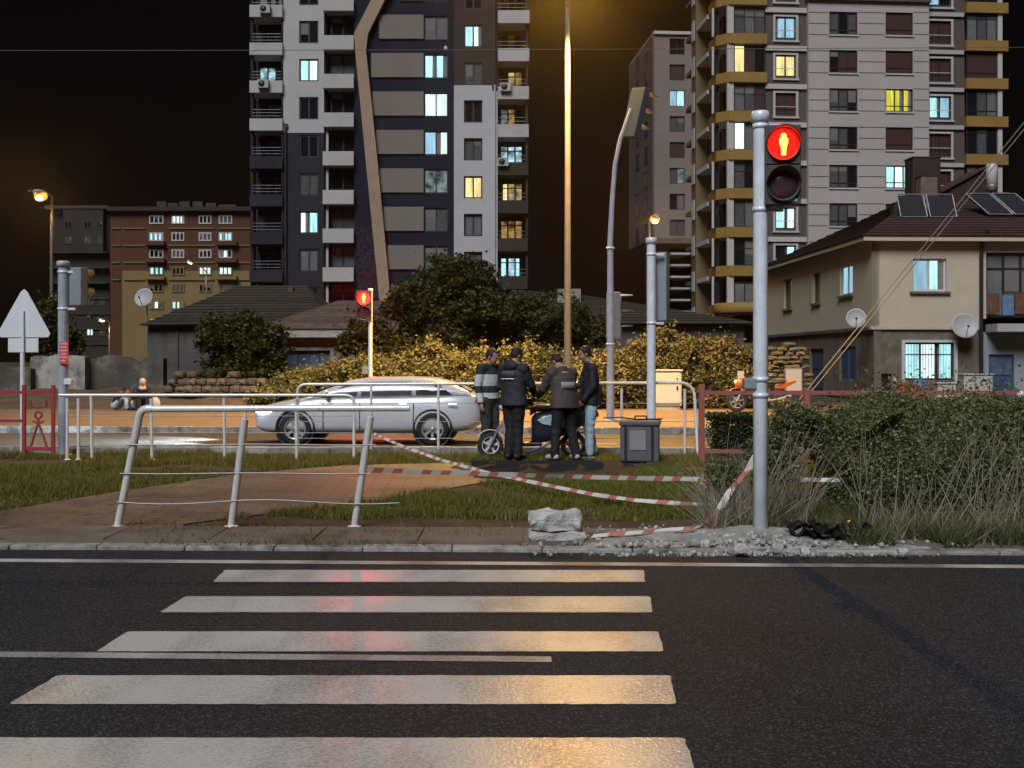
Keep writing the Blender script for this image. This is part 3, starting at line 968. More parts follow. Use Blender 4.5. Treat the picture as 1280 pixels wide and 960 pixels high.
# d: plum strip with white-framed windows
opsd = []
for i in NB:
    ya, yb = iv(26, 28, i, 47.0)
    opsd.append((u(1161.5), u(1189), z(yb, 1175), z(ya, 1175)))
B.part('wall', MB().grid(u(1158), u(1206), 0, TOPB, 0.05, 0.9, opsd), 'plum_wall')
for i in NB:
    ya, yb = iv(26, 28, i, 47.0)
    framed(B, 1161.5, 1189, ya, yb, {2: ['lit_cyan', 'lit_blue'], -1: ['lit_blue', 'glass_dark']}.get(i, ['shutter', 'shutter']), v=0.05)
    B.part('string_course', MB().box(u(1158.5), u(1204), -0.15, 0.05, z(ya - 5, 1180), z(ya - 10, 1180)), 'mauve_wall')
# e: right corner balconies
for i in NB:
    ya, yb = iv(5.5, 13, i, 47.2)
    zt, zb = z(ya, 1230), z(yb, 1230); zn = z(ya + 47.2, 1230)
    B.part('balcony_parapet', MB().box(u(1204), u(1256), -0.6, -0.42, zb, zt).box(u(1204), u(1205.5), -0.42, 1.0, zb, zt).box(u(1254.5), u(1256), -0.42, 2.5, zb, zt), 'ochre')
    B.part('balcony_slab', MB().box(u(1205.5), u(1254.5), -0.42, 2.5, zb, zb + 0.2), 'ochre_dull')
    B.part('post', MB().box(u(1244.5), u(1250), -0.4, -0.15, zn, zb), 'pale_trim')
    pm = {0: ['glass_grey', 'glass_net', 'glass_grey'], 1: 'shutter', 2: ['glass_dark', 'glass_net', 'glass_grey'], 3: ['glass_dark', 'glass_net', 'glass_dark']}.get(i, 'glass_dark')
    window(B.root, u(1206), u(1244), zn + 0.02, zb - 0.03, -0.3, 1 if pm == 'shutter' else 3, pm, t=0.08, rail=0.8 if i in (0, 3) else 0.2)
B.part('roof', MB().box(uL - 0.3, uR, -0.4, 14.2, TOPB, TOPB + 0.5), 'cornice_brown')
# ground floor: low awning with a lit shop front between the poles
B.part('balcony_parapet', MB().lathe([(2.4, 0), (2.5, 0.2), (2.4, 0.75), (0, 0.8)], (u(930), -0.3, z(392)), 24), 'ochre')

# ------------------------------------------------------------------ farther grey block seen beside it
K = Facade('apartment_block', 'narrow grey apartment block standing behind the ochre balcony tower', 'apartment block', 818, 137.0, R(4.6))
u, z = K.u, K.z
topk = z(43)
opk = []
for i in range(8):
    ya, yb = iv(47.5, 20, i, 32.4)
    opk.append((u(837), u(856), z(yb), z(ya)))
zk = z(298)
K.part('wall', MB().grid(u(818), u(885), zk, topk, 0, 0.4, opk), 'block_wall')
K.part('wall', MB().box(u(818) + 0.05, u(885), 0.45, 15, zk, topk - 0.1), 'plum_wall')
ops_s = []
sw = MB()
sw.box(u(818) - 0.25, u(818), 0, 15, zk, topk)
K.part('side_wall', sw, 'plum_wall')
for i, o_ in enumerate(opk):
    pm = {2: ['lit_blue', 'lit_cyan'], 0: 'glass_dark', 1: 'shutter', 4: 'shutter', 5: ['glass_net', 'lit_pattern'], 6: ['glass_dark', 'glass_grey'], 3: 'glass_net'}.get(i, 'glass_net')
    window(K.root, o_[0], o_[1], o_[2], o_[3], 0.15, 2, pm, t=0.08)
    for vv in (2.5, 8.0):
        so = window(K.root, 0, 1.9, o_[2], o_[3], 0, 2, 'glass_grey' if (i in (5, 6)) else 'glass_dark', t=0.08)
        so.location = (u(818) - 0.33, vv + 1.9, o_[2]); so.rotation_euler = (0, 0, R(-90))
K.part('roof', MB().box(u(817), u(886), -0.3, 15.2, topk, topk + 0.35), 'pale_trim')
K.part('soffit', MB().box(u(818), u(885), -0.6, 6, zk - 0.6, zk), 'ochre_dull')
K.part('recess_wall', MB().box(u(838), u(885), 5.8, 6.2, 0, zk - 0.6), 'dark_room')
K.part('pillar', MB().box(u(836) - 1.5, u(838), 0.5, 6, 0, zk - 0.6), 'cornice_brown')
for i in range(6):
    yy = 317 + 14.5 * i
    K.part('balcony_slab', MB().box(u(838), u(862), -0.4, 5.7, z(yy + 1.2), z(yy - 1.2)), 'pale_trim' if i % 2 == 0 else 'mauve_wall')

# ------------------------------------------------------------------ brick-brown block far on the left, darker block behind it
mat('brick_brown', (0.085, 0.029, 0.010), 0.85, var=0.15, vscale=0.3)
mat('cream_far', (0.20, 0.138, 0.052), 0.85, var=0.12, vscale=0.2)
mat('dim_far', (0.030, 0.025, 0.020), 0.9, var=0.2, vscale=0.2)
mat('dim_far_b', (0.052, 0.043, 0.034), 0.9, var=0.2, vscale=0.2)
C = Facade('brick_apartment_block', 'brown and cream apartment block with rows of small lit windows behind the old house', 'apartment block', 160, 205.0)
u, z = C.u, C.z
zt = z(264)
C.part('wall', MB().box(u(137), u(316), 0.3, 20, z(338), zt), 'brick_brown')
C.part('wall', MB().box(u(152), u(316), 0.32, 20, 0, z(338)), 'cream_far')
C.part('wall', MB().box(u(137), u(152), 0.34, 20, 0, z(338)), 'brick_brown')
cols = [(186, 204, 3), (214, 230, 3), (248, 264, 3), (273, 290, 3)]
lit = {(0, 1): 'lit_white', (1, 0): 'lit_cyan', (1, 3): 'lit_cyan', (2, 3): ['lit_dim', 'lit_white', 'glass_dark'], (3, 0): 'lit_cyan', (3, 2): 'lit_white', (3, 3): 'lit_white', (5, 0): ['lit_dim', 'lit_white', 'glass_net'], (5, 1): ['lit_cyan', 'lit_white', 'lit_dim'], (6, 0): 'lit_lemon'}
for r_ in range(8):
    for c_, (a0, a1, n) in enumerate(cols):
        yc = 274.5 + 21.4 * r_
        window(C.root, u(a0), u(a1), z(yc + 5.2), z(yc - 5.6), 0.15, n, lit.get((r_, c_), 'glass_net' if (r_ + c_) % 2 else 'glass_dark'), frame='pale_trim' if r_ < 3 else 'cream_far', t=0.22)
    yy = 264 + 21.4 * (r_ + 1)
    if r_ < 4:
        for a0, a1 in ((137, 152), (152, 183), (208, 270), (271, 316)):
            C.part('string_course', MB().box(u(a0) + 0.3, u(a1) - 0.3, 0.05, 0.3, z(yy + 0.6), z(yy - 0.8)), 'cream_far')
    if r_ in (1, 2, 3):
        C.part('balcony', MB().box(u(183), u(207), -0.9, 0.3, z(yy), z(yy - 4.2)).box(u(271), u(297), -0.9, 0.3, z(yy), z(yy - 4.2)), 'cream_far' if r_ == 3 else 'brick_brown')
C.part('roof', MB().box(u(135), u(318), -0.8, 20.5, zt, zt + 0.7), 'dim_far')
C.part('roof', MB().prism([(u(137), 0, zt + 0.7), (u(316), 0, zt + 0.7), (u(290), 9, z(257)), (u(165), 9, z(257))], (0, 0.3, 0)), 'dim_far')
for a0, a1, yt in ((183, 195, 246), (197, 210, 248), (212, 225, 246), (229, 242, 246), (246, 259, 248), (262, 285, 250)):
    C.part('chimney', MB().box(u(a0), u(a1), 6, 9, z(262), z(yt)), 'dim_far_b')
D2 = Facade('dim_apartment_block', 'unlit dark apartment block left of the brown one', 'apartment block', 80, 230.0)
u, z = D2.u, D2.z
D2.part('wall', MB().box(u(62), u(137), 0, 18, 0, z(268)), 'dim_far')
D2.part('wall', MB().box(u(82), u(132), -1.4, 0, z(318), z(262)), 'dim_far')
D2.part('roof', MB().box(u(60), u(139), -1.6, 18.5, z(262), z(258)), 'dim_far_b')
for r_ in range(8):
    for a0, a1 in ((84, 94), (108, 118), (124, 132)):
        yc = 282 + 19 * r_
        window(D2.root, u(a0), u(a1), z(yc + 5), z(yc - 5), -1.5 if yc < 315 else -0.1, 2, 'lit_white' if (r_ == 7 and a0 == 108) else ('glass_net' if r_ % 2 else 'glass_dark'), frame='dim_far_b', t=0.2)
    D2.part('string_course', MB().box(u(63), u(136), -0.3 if r_ > 2 else -1.6, 0, z(317 + 19 * r_), z(316 + 19 * r_)), 'dim_far_b')
for px, py in ((108, 443), (116, 441)):
    pass
# ================================================================== old houses, walls and plants across the far road
mat('cream_render', (0.49, 0.435, 0.33), 0.85, var=0.08, vscale=0.6, bump=0.1, bscale=8, dirt=(0.40, 0.345, 0.25), dscale=0.6, dpos=0.56)
mat('rough_plaster', (0.165, 0.135, 0.10), 0.95, var=0.3, vscale=1.6, bump=0.8, bscale=7, dirt=(0.10, 0.085, 0.065), dscale=1.3, dpos=0.48)
mat('roof_tile', (0.045, 0.021, 0.017), 0.85, var=0.35, vscale=2.5, rnd=0.25)
mat('roof_tile_old', (0.038, 0.029, 0.021), 0.9, var=0.35, vscale=2.5, rnd=0.25)
mat('roof_tile_pale', (0.135, 0.105, 0.078), 0.9, var=0.35, vscale=2.5, rnd=0.25)
mat('grey_plaster', (0.085, 0.080, 0.075), 0.95, var=0.3, vscale=1.2, bump=0.6, bscale=6, dirt=(0.048, 0.042, 0.036), dscale=0.9, dpos=0.5)
mat('broken_plaster', (0.085, 0.075, 0.062), 0.95, var=0.35, vscale=1.4, bump=0.8, bscale=7, dirt=(0.26, 0.245, 0.22), dscale=0.55, dpos=0.5)
mat('whitewash', (0.38, 0.36, 0.33), 0.9, var=0.2, vscale=1.5, dirt=(0.13, 0.115, 0.09), dscale=1.1, dpos=0.47)
mat('rubble', (0.14, 0.108, 0.078), 0.95, var=0.3, vscale=4, bump=0.6, bscale=12, rnd=0.3)
mat('rubble_yellow', (0.15, 0.12, 0.075), 0.95, var=0.25, vscale=3, bump=0.6, bscale=12, rnd=0.25)
mat('blue_door', (0.040, 0.072, 0.135), 0.55, var=0.2, vscale=2)
mat('blue_window', (0.085, 0.125, 0.20), 0.5, var=0.3, vscale=4)
mat('pale_blue_wall', (0.27, 0.30, 0.33), 0.85, var=0.08)
mat('warm_plaster', (0.24, 0.195, 0.14), 0.9, var=0.2, vscale=1.2, dirt=(0.15, 0.12, 0.085), dscale=0.8)
mat('dish', (0.37, 0.36, 0.37), 0.5, var=0.06)
mat('cabinet', (0.46, 0.45, 0.43), 0.6, var=0.06, vscale=1.5, dirt=(0.33, 0.29, 0.24), dscale=1.6, dpos=0.6)
mat('collector', (0.030, 0.030, 0.034), 0.3, var=0.2)
mat('tank_white', (0.55, 0.55, 0.56), 0.3, var=0.05)
mat('rust_box', (0.030, 0.016, 0.013), 0.8, var=0.3, vscale=3)
mat('rust_light', (0.15, 0.11, 0.085), 0.8, var=0.4, vscale=3)
mat('cloth_brown', (0.12, 0.055, 0.028), 0.9, var=0.5, vscale=4)
mat('cloth_blue', (0.10, 0.17, 0.28), 0.9, var=0.4, vscale=4)
mat('black_paint', (0.018, 0.018, 0.019), 0.4, var=0.2)
mat('bark', (0.075, 0.055, 0.038), 0.95, var=0.4, vscale=6, bump=0.8, bscale=25)
mat('earth_bank', (0.13, 0.082, 0.045), 0.95, var=0.4, vscale=0.9, bump=0.7, bscale=5)

def tiled_roof(parent, e0, e1, r0, r1, rows, m, name='tile_course', lift=0.05):
    """overlapping tile courses from the eave e0-e1 up to the ridge r0-r1 (points in the parent's frame)"""
    e0, e1, r0, r1 = map(Vector, (e0, e1, r0, r1))
    n = (e1 - e0).cross(r0 - e0 if (r0 - e0).length > 0.1 else r1 - e0).normalized()
    if n.z < 0: n = -n
    for k in range(rows):
        a, b = k / rows, (k + 1.12) / rows
        b = min(b, 1.0)
        p = [e0.lerp(r0, a) + n * lift, e1.lerp(r1, a) + n * lift, e1.lerp(r1, b), e0.lerp(r0, b)]
        q = [v - n * 0.05 for v in p]
        MB().add(p + q, [(0, 1, 2, 3), (7, 6, 5, 4), (0, 4, 5, 1), (1, 5, 6, 2), (2, 6, 7, 3), (3, 7, 4, 0)]).build(name, MATS[m], parent, local=True)

def satellite_dish(c, r, label, facing=(0, -1, 0.35), group=None, pole=None):
    c = Vector(c)
    o = thing('satellite_dish', label, 'satellite dish', c, 0, group)
    q = Vector(facing).normalized().to_track_quat('Z', 'Y').to_matrix()
    prof = [(0.0, -0.10 * r * 2), (r * 0.5, -0.075 * r * 2), (r * 0.85, -0.03 * r * 2), (r, 0.02), (r, 0.05), (r * 0.84, 0.0), (0.5 * r, -0.05 * r * 2), (0, -0.07 * r * 2)]
    mb = MB().lathe(prof, (0, 0, 0), 28)
    mb.v = [q @ v for v in mb.v]
    mb.build('reflector', MATS['dish'], o, local=True)
    f = q @ Vector((0, -r * 0.35, r * 0.95))
    MB().bar(q @ Vector((0, -r * 0.9, 0.02)), f, 0.015).build('feed_arm', MATS['metal_grey'], o, local=True)
    MB().ball(f, 0.05).build('receiver', MATS['black_plastic'], o, local=True)
    b = MB().bar(q @ Vector((0, 0, -r * 0.2)), q @ Vector((0, 0, -r * 0.2 - 0.25)), 0.03)
    if pole: b.bar(q @ Vector((0, 0, -r * 0.2 - 0.2)), q @ Vector((0, 0, -r * 0.2 - 0.2)) + Vector((0, 0, -pole)), 0.03)
    b.build('bracket', MATS['metal_grey'], o, local=True)
    return o

# ------------------------------------------------------------------ the two-storey house on the right
Hs = Facade('two_storey_house', 'cream two-storey house with rough grey ground floor and brown tiled hip roof', 'house', 1090, 48.0, R(2.0))
u, z = Hs.u, Hs.z
FLZ, EV = z(408), z(297)
def su(px):                                  # depth v along the side wall for a photo column
    k = (px - CXP) / FPX
    ca, sa = math.cos(Hs.a), math.sin(Hs.a)
    return (Hs.X0 - k * Hs.Y0) / (k * ca + sa)
def sz(px, py):
    v = su(px)
    return EYE + (HZP - py) * (Hs.Y0 + v * math.cos(Hs.a)) / FPX
uE = u(1226)
wf = [(u(1141), u(1183), z(364), z(323))]
Hs.part('upper_wall', MB().grid(0, uE, FLZ, EV, 0, 0.3, wf), 'cream_render')
lf = [(u(1131), u(1193), z(475), z(428)), (u(1099), u(1115), 0, z(467))]
Hs.part('lower_wall', MB().grid(0.1, uE, 0, FLZ - 0.12, 0.06, 0.36, lf), 'rough_plaster')
Hs.part('floor_band', MB().box(-0.06, uE, -0.06, 0.3, FLZ - 0.12, FLZ), 'cream_render')
DEP = 17.0
sops = [(su(a), su(b), sz((a + b) / 2, y1), sz((a + b) / 2, y0)) for a, b, y0, y1 in ((1066, 1050, 331, 369), (1025, 1016, 341, 379), (990, 980, 349, 386))]
def side_grid(ops, z0, z1, off):
    g_ = MB().grid(0, DEP, z0, z1, 0, 0.3, ops)
    g_.v = [Vector((v.y + off, v.x, v.z)) for v in g_.v]
    return g_
Hs.part('side_wall', side_grid([(max(0.31, a), b, c, d) for a, b, c, d in sops], FLZ, EV - 0.02, -0.002), 'cream_render')
lops = [(su(1067), su(1047), sz(1057, 476), sz(1057, 433)), (su(1027), su(1010), 0, sz(1018, 436))]
Hs.part('side_wall', side_grid(lops, 0, FLZ - 0.14, 0.08), 'rough_plaster')
Hs.part('floor_band', MB().box(-0.06, 0.0, 0.3, DEP, FLZ - 0.14, FLZ - 0.01), 'grey_plaster')
w_ = window(Hs.root, wf[0][0], wf[0][1], wf[0][2], wf[0][3], 0.1, 2, ['lit_blue', 'lit_cyan'], frame='frame_white', t=0.08)
Hs.part('sill', MB().box(u(1137), u(1187), -0.14, 0.08, z(367), z(364.3)), 'rough_plaster')
w_ = window(Hs.root, lf[0][0], lf[0][1], lf[0][2], lf[0][3], 0.16, 3, ['lit_cyan', 'lit_white', 'lit_cyan'], frame='frame_dark', t=0.07, rail=0.66)
gb = MB()
hh = lf[0][3] - lf[0][2]; ww = lf[0][1] - lf[0][0]
for k in range(17):
    gb.bar((0.06 + k * (ww - 0.12) / 16, -0.06, 0.03), (0.06 + k * (ww - 0.12) / 16, -0.06, hh - 0.03), 0.008, n=6)
gb.build('window_bars', MATS['black_paint'], w_, local=True)
fr = MB().box(-0.12, 0, -0.2, 0.0, -0.1, hh + 0.1).box(ww, ww + 0.12, -0.2, 0, -0.1, hh + 0.1).box(0, ww, -0.2, 0, hh, hh + 0.1)
fr.build('window_surround', MATS['frame_white'], w_, local=True)
for i, (a, b, c, d) in enumerate(sops):
    s_ = window(Hs.root, 0, b - a, c, d, 0, 2, (['lit_blue', 'lit_blue'], ['glass_dark', 'glass_grey'], ['glass_dark', 'lit_dim'])[i], frame='frame_white' if i == 0 else 'cream_far', t=0.09)
    s_.location = (0.1, b, c); s_.rotation_euler = (0, 0, R(-90))
    Hs.part('sill', MB().box(-0.12, 0.05, a - 0.1, b + 0.1, c - 0.09, c), 'rough_plaster')
dr = Hs.part('door', MB().box(0.2, 0.26, lops[1][0], lops[1][1], 0, lops[1][3]), 'blue_door')
Hs.part('door_panel', MB().box(0.17, 0.2, lops[1][0] + 0.2, lops[1][1] - 0.2, 0.25, 1.0).box(0.17, 0.2, lops[1][0] + 0.2, lops[1][1] - 0.2, 1.2, lops[1][3] - 0.2), 'blue_door', dr)
a, b, c, d = lops[0]
sh = Hs.part('shutter', MB().box(0.16, 0.22, a, (a + b) / 2 - 0.02, c, d).box(0.16, 0.22, (a + b) / 2 + 0.02, b, c, d), 'blue_window')
Hs.part('slats', MB().box(0.15, 0.16, a + 0.12, (a + b) / 2 - 0.12, c + 0.15, d - 0.15).box(0.15, 0.16, (a + b) / 2 + 0.12, b - 0.12, c + 0.15, d - 0.15), 'blue_door', sh)
Hs.part('dark_door', MB().box(u(1099), u(1115), 0.2, 0.26, 0, z(467)), 'black_paint')
Hs.part('meter_box', MB().box(u(1116.5), u(1120), -0.05, 0.06, z(477), z(472)), 'frame_white')
pp = Hs.part('drainpipe', MB().tube([(u(1231), -0.3, z(287)), (u(1226.5), -0.14, z(300)), (u(1225), -0.12, z(320)), (u(1225), -0.12, 0.1)], 0.075, 10), 'black_paint')
# roof
RZ = 9.5
e0, e1 = (-0.55, -0.55, EV + 0.02), (u(1345), -0.55, EV + 0.02)
rg0, rg1 = (5.2, 7.6, RZ), (u(1345), 7.6, RZ)
Hs.part('roof', MB().add([e0, e1, rg1, rg0, (-0.55, DEP + 0.5, EV + 0.02), (u(1345), DEP + 0.5, EV + 0.02)], [(0, 1, 2, 3), (0, 3, 4), (3, 2, 5, 4), (0, 4, 5, 1), (1, 5, 2)]), 'roof_tile')
tiled_roof(Hs.root, e0, e1, rg0, rg1, 20, 'roof_tile')
tiled_roof(Hs.root, (-0.55, DEP + 0.5, EV + 0.02), e0, rg0, rg0, 20, 'roof_tile')
Hs.part('eave_board', MB().box(-0.5, u(1345), -0.5, -0.42, EV - 0.17, EV).box(-0.5, -0.42, -0.42, DEP, EV - 0.17, EV), 'cream_render')
Hs.part('soffit', MB().box(-0.42, u(1345), -0.42, 0, EV - 0.03, EV).box(-0.42, 0, 0, DEP, EV - 0.03, EV), 'cornice_brown')
# annexe with the glazed balcony
xa, xb = u(1233), u(1345)
Hs.part('annexe_wall', MB().grid(uE, xb, z(398), EV, 0.02, 0.3, [(u(1233), u(1300), z(398), z(315))]), 'cream_render')
window(Hs.root, xa, u(1300), z(398) + 0.05, z(315) - 0.03, 0.12, 3, ['glass_grey', 'glass_net', 'glass_grey'], frame='frame_dark', t=0.09, rail=0.75)
Hs.part('laundry', MB().box(u(1234), u(1250), 0.05, 0.09, z(393), z(366)), 'cloth_brown')
Hs.part('laundry', MB().box(u(1254), u(1268), 0.05, 0.09, z(394), z(368)), 'cloth_blue')
Hs.part('laundry', MB().box(u(1270), u(1284), 0.05, 0.09, z(392), z(365)), 'cloth_brown')
Hs.part('balcony_slab', MB().box(u(1236), xb, -0.8, 0.3, z(415), z(405)), 'white_render')
Hs.part('annexe_wall', MB().grid(uE, xb, 0, z(415), 0.3, 0.5, [(u(1240), u(1272), 0, z(443))]), 'pale_blue_wall')
dd = Hs.part('door', MB().box(u(1240), u(1272), 0.38, 0.44, 0, z(443)), 'blue_door')
Hs.part('door_panel', MB().box(u(1243), u(1269), 0.35, 0.38, 1.0, z(447)), 'blue_window', dd)
Hs.part('core', MB().box(0.45, xb, 0.6, DEP - 0.3, 0, EV - 0.05), 'dark_room')
# roof things: each stands on the roof by itself
def on_roof(name, label, cat, px0, px1, py0, py1, v, dep, m, group=None):
    x0, x1, z1, z0 = u(px0, v), u(px1, v), z(py0, px0, v), z(py1, px0, v)
    Mh = world_of(Hs.root)
    o = thing(name, label, cat, Mh @ Vector(((x0 + x1) / 2, v, z0)), Hs.a, group)
    w2 = (x1 - x0) / 2
    return o, w2, z1 - z0
def roofz(v): return EV + 0.02 + (v + 0.55) / 8.15 * (RZ - EV)
for px0, px1, lab in ((1126, 1159, 'dark flat solar collector on the house roof, left beside the rust box'), (1163, 1196, 'dark flat solar collector on the house roof nearer the white tank')):
    o, w2, h_ = on_roof('solar_collector', lab, 'solar panel', px0, px1, 241, 271, 2.2, 0.1, 'collector', 'flat collectors on the house roof')
    MB().prism([(-w2 + 0.05, 0, 0.05), (w2 - 0.05, 0, 0.05), (w2 - 0.05, 0.5, h_ - 0.05), (-w2 + 0.05, 0.5, h_ - 0.05)], (0, 0.06, 0)).build('glass_plate', MATS['collector'], o, local=True)
    f_ = MB()
    for a_, b_ in (((-w2, 0), (w2, 0)), ((-w2, 1), (w2, 1)), ((-w2, 0), (-w2, 1)), ((w2, 0), (w2, 1))):
        f_.bar((a_[0], 0.5 * a_[1] - 0.02, h_ * a_[1]), (b_[0], 0.5 * b_[1] - 0.02, h_ * b_[1]), 0.03, n=6)
    f_.build('frame', MATS['metal_grey'], o, local=True)
    MB().bar((-w2 + 0.1, 0.55, h_ - 0.05), (-w2 + 0.1, 1.2, 0.2), 0.025, n=6).bar((w2 - 0.1, 0.55, h_ - 0.05), (w2 - 0.1, 1.2, 0.2), 0.025, n=6).build('support', MATS['metal_grey'], o, local=True)
for dx, lab in ((0, 'tilted black solar collector below the white tank'), (33, 'tilted black solar collector at the right edge of the roof')):
    o, w2, h_ = on_roof('tilted_collector', lab, 'solar panel', 1236 + dx, 1266 + dx, 239, 270, 2.4, 0.1, 'collector', 'tilted collectors on the house roof')
    s_ = -0.62
    q = [(-w2, 0, 0.05), (w2, 0, 0.05), (w2 + s_, 0.9, h_), (-w2 + s_, 0.9, h_)]
    MB().prism(q, (0, 0.05, -0.04)).build('glass_plate', MATS['collector'], o, local=True)
    f_ = MB()
    for i in range(4):
        f_.bar(Vector(q[i]) + Vector((0, -0.03, 0.02)), Vector(q[(i + 1) % 4]) + Vector((0, -0.03, 0.02)), 0.03, n=6)
    f_.build('frame', MATS['metal_grey'], o, local=True)
    MB().bar((q[3][0] + 0.1, 0.95, h_ - 0.08), (q[3][0] + 0.1, 1.5, 0.4), 0.025, n=6).bar((q[2][0] - 0.1, 0.95, h_ - 0.08), (q[2][0] - 0.1, 1.5, 0.4), 0.025, n=6).build('support', MATS['metal_grey'], o, local=True)
o, w2, h_ = on_roof('water_tank', 'upright white cylindrical water tank on the house roof', 'water tank', 1233, 1246.5, 205, 238, 3.6, 0.1, 'tank_white')
MB().lathe([(0, 0), (w2, 0), (w2, h_ - 0.1), (w2 * 0.85, h_), (0, h_ + 0.02)], (0, 0, 0), 20).build('tank', MATS['tank_white'], o, local=True)
MB().lathe([(w2 * 1.02, 0.12), (w2 * 1.05, 0.14), (w2 * 1.05, 0.2), (w2 * 1.02, 0.22)], (0, 0, 0), 20).build('band', MATS['metal_grey'], o, local=True)
MB().bar((-w2 * 0.7, 0, -1.0), (-w2 * 0.7, 0, 0.02), 0.03).bar((w2 * 0.7, 0, -1.0), (w2 * 0.7, 0, 0.02), 0.03).bar((0, w2 * 0.7, -1.0), (0, w2 * 0.7, 0.02), 0.03).build('leg', MATS['metal_grey'], o, local=True)
o, w2, h_ = on_roof('rust_box', 'tall rusty sheet metal box standing on the house roof', 'box', 1141, 1176, 197, 243, 4.6, 1, 'rust_box')
MB().box(-w2, w2, 0, 1.0, -0.6, h_).build('box', MATS['rust_box'], o, local=True, bevel=0.03)
MB().box(-w2 - 0.03, w2 + 0.03, -0.03, 1.03, h_, h_ + 0.05).build('lid', MATS['rust_box'], o, local=True)
o, w2, h_ = on_roof('stained_box', 'low stained pale box in front of the rusty box', 'box', 1151, 1172, 219, 241, 3.9, 1, 'rust_light')
MB().box(-w2, w2, 0, 0.6, -0.8, h_ - 0.04).build('box', MATS['rust_light'], o, local=True, bevel=0.02)
MB().box(-w2 - 0.03, w2 + 0.03, -0.03, 0.63, h_ - 0.04, h_).build('lid', MATS['rust_box'], o, local=True)
o, w2, h_ = on_roof('dark_tank', 'small dark box at the left end of the house roof collectors', 'box', 1118, 1128, 254, 268, 2.6, 1, 'rust_box')
MB().box(-w2, w2, 0, 0.5, -0.3, h_).build('box', MATS['rust_box'], o, local=True, bevel=0.02)
MB().box(-w2 - 0.02, w2 + 0.02, -0.02, 0.52, h_, h_ + 0.04).build('lid', MATS['collector'], o, local=True)
o, w2, h_ = on_roof('lean_to_shed', 'dark lean-to shed with sloping roof on the house behind the collectors', 'shed', 1180, 1232, 206, 250, 6.2, 1, 'rust_box')
MB().prism([(-w2, 0, -0.3), (w2, 0, -0.3), (w2, 0, h_ * 0.92), (-w2, 0, h_ * 0.22)], (0, 2.2, 0)).build('wall', MATS['rust_box'], o, local=True)
MB().prism([(-w2 - 0.15, -0.15, h_ * 0.20), (w2 + 0.1, -0.15, h_ * 0.95), (w2 + 0.1, -0.15, h_ * 1.0), (-w2 - 0.15, -0.15, h_ * 0.25)], (0, 2.5, 0)).build('roof', MATS['roof_tile'], o, local=True)
satellite_dish(P(1070, 398, 47.9) + Vector((-0.1, -0.35, 0)), 0.39, 'smaller satellite dish at the corner of the cream house', (-0.25, -1, 0.3), 'satellite dishes')
satellite_dish(P(1206, 407, 47.5), 0.52, 'larger satellite dish beside the black drainpipe of the cream house', (-0.1, -1, 0.3), 'satellite dishes')

# ------------------------------------------------------------------ old single-storey houses on the left
O1 = Facade('derelict_house', 'dark grey derelict house with low tiled roof behind the leafy tree', 'house', 185, 50.5)
u, z = O1.u, O1.z
O1.part('wall', MB().box(0, u(350), 0, 7, 0, z(405)), 'grey_plaster')
e0, e1, r0, r1 = (u(178), -0.4, z(407)), (u(412), -0.4, z(404)), (u(300, 5), 5, z(357, None, 5)), (u(384, 5), 5, z(357, None, 5))
O1.part('roof', MB().add([e0, e1, r1, r0, (e0[0], 10, e0[2]), (e1[0], 10, e1[2])], [(0, 1, 2, 3), (0, 3, 4), (3, 2, 5, 4), (1, 5, 2), (0, 4, 5, 1)]), 'roof_tile_old')
tiled_roof(O1.root, e0, e1, r0, r1, 14, 'roof_tile_old')
O1.part('pilaster', MB().box(u(220), u(223), -0.06, 0, 0, z(408)), 'grey_plaster')
O1.part('chimney', MB().box(u(361, 4), u(366, 4), 4, 4.4, z(375), z(352)), 'grey_plaster')
O1.part('side_wall', MB().box(u(350), u(350) + 0.2, 0.01, 7, 0, z(405)), 'grey_plaster')
O2 = Facade('low_house', 'low house with pale tiled roof, white fascia and barred blue window', 'house', 336, 45.0)
u, z = O2.u, O2.z
O2.part('wall', MB().grid(0, u(480), 0, z(424), 0, 0.3, [(u(356), u(413), z(458), z(438))]), 'warm_plaster')
O2.part('fascia', MB().box(u(340), u(480), -0.55, -0.45, z(422), z(412)), 'whitewash')
O2.part('eave_shelf', MB().box(u(340), u(480), -0.45, 0.3, z(424), z(421)), 'warm_plaster')
w_ = window(O2.root, u(356), u(413), z(458), z(438), 0.1, 4, ['blue_window', 'blue_door', 'blue_window', 'blue_window'], frame='blue_door', t=0.06)
hh, ww = z(438) - z(458), u(413) - u(356)
MB().box(-0.15, 0, -0.15, 0.05, -0.1, hh + 0.12).box(ww, ww + 0.15, -0.15, 0.05, -0.1, hh + 0.12).box(0, ww, -0.15, 0.05, hh, hh + 0.12).build('window_surround', MATS['whitewash'], w_, local=True)
e0, e1, r0, r1 = (u(318), -0.6, z(412)), (u(500), -0.6, z(412)), (u(425, 2.6), 2.6, z(376, None, 2.6)), (u(500, 2.6), 2.6, z(376, None, 2.6))
O2.part('roof', MB().add([e0, e1, r1, r0, (e0[0], 4.8, e0[2]), (e1[0], 4.8, e1[2])], [(0, 1, 2, 3), (0, 3, 4), (3, 2, 5, 4), (1, 5, 2), (0, 4, 5, 1)]), 'roof_tile_pale')
tiled_roof(O2.root, e0, e1, r0, r1, 14, 'roof_tile_pale')
O3 = Facade('dark_roofed_house', 'low dark house roof showing above the bushes behind the tall lamp post', 'house', 625, 56.0)
u, z = O3.u, O3.z
O3.part('wall', MB().box(0, u(930), 0, 8, 0, z(408)), 'grey_plaster')
e0, e1, r0, r1 = (u(610), -0.5, z(405)), (u(950), -0.5, z(405)), (u(640, 5), 5, z(362, None, 5)), (u(720, 5), 5, z(368, None, 5))
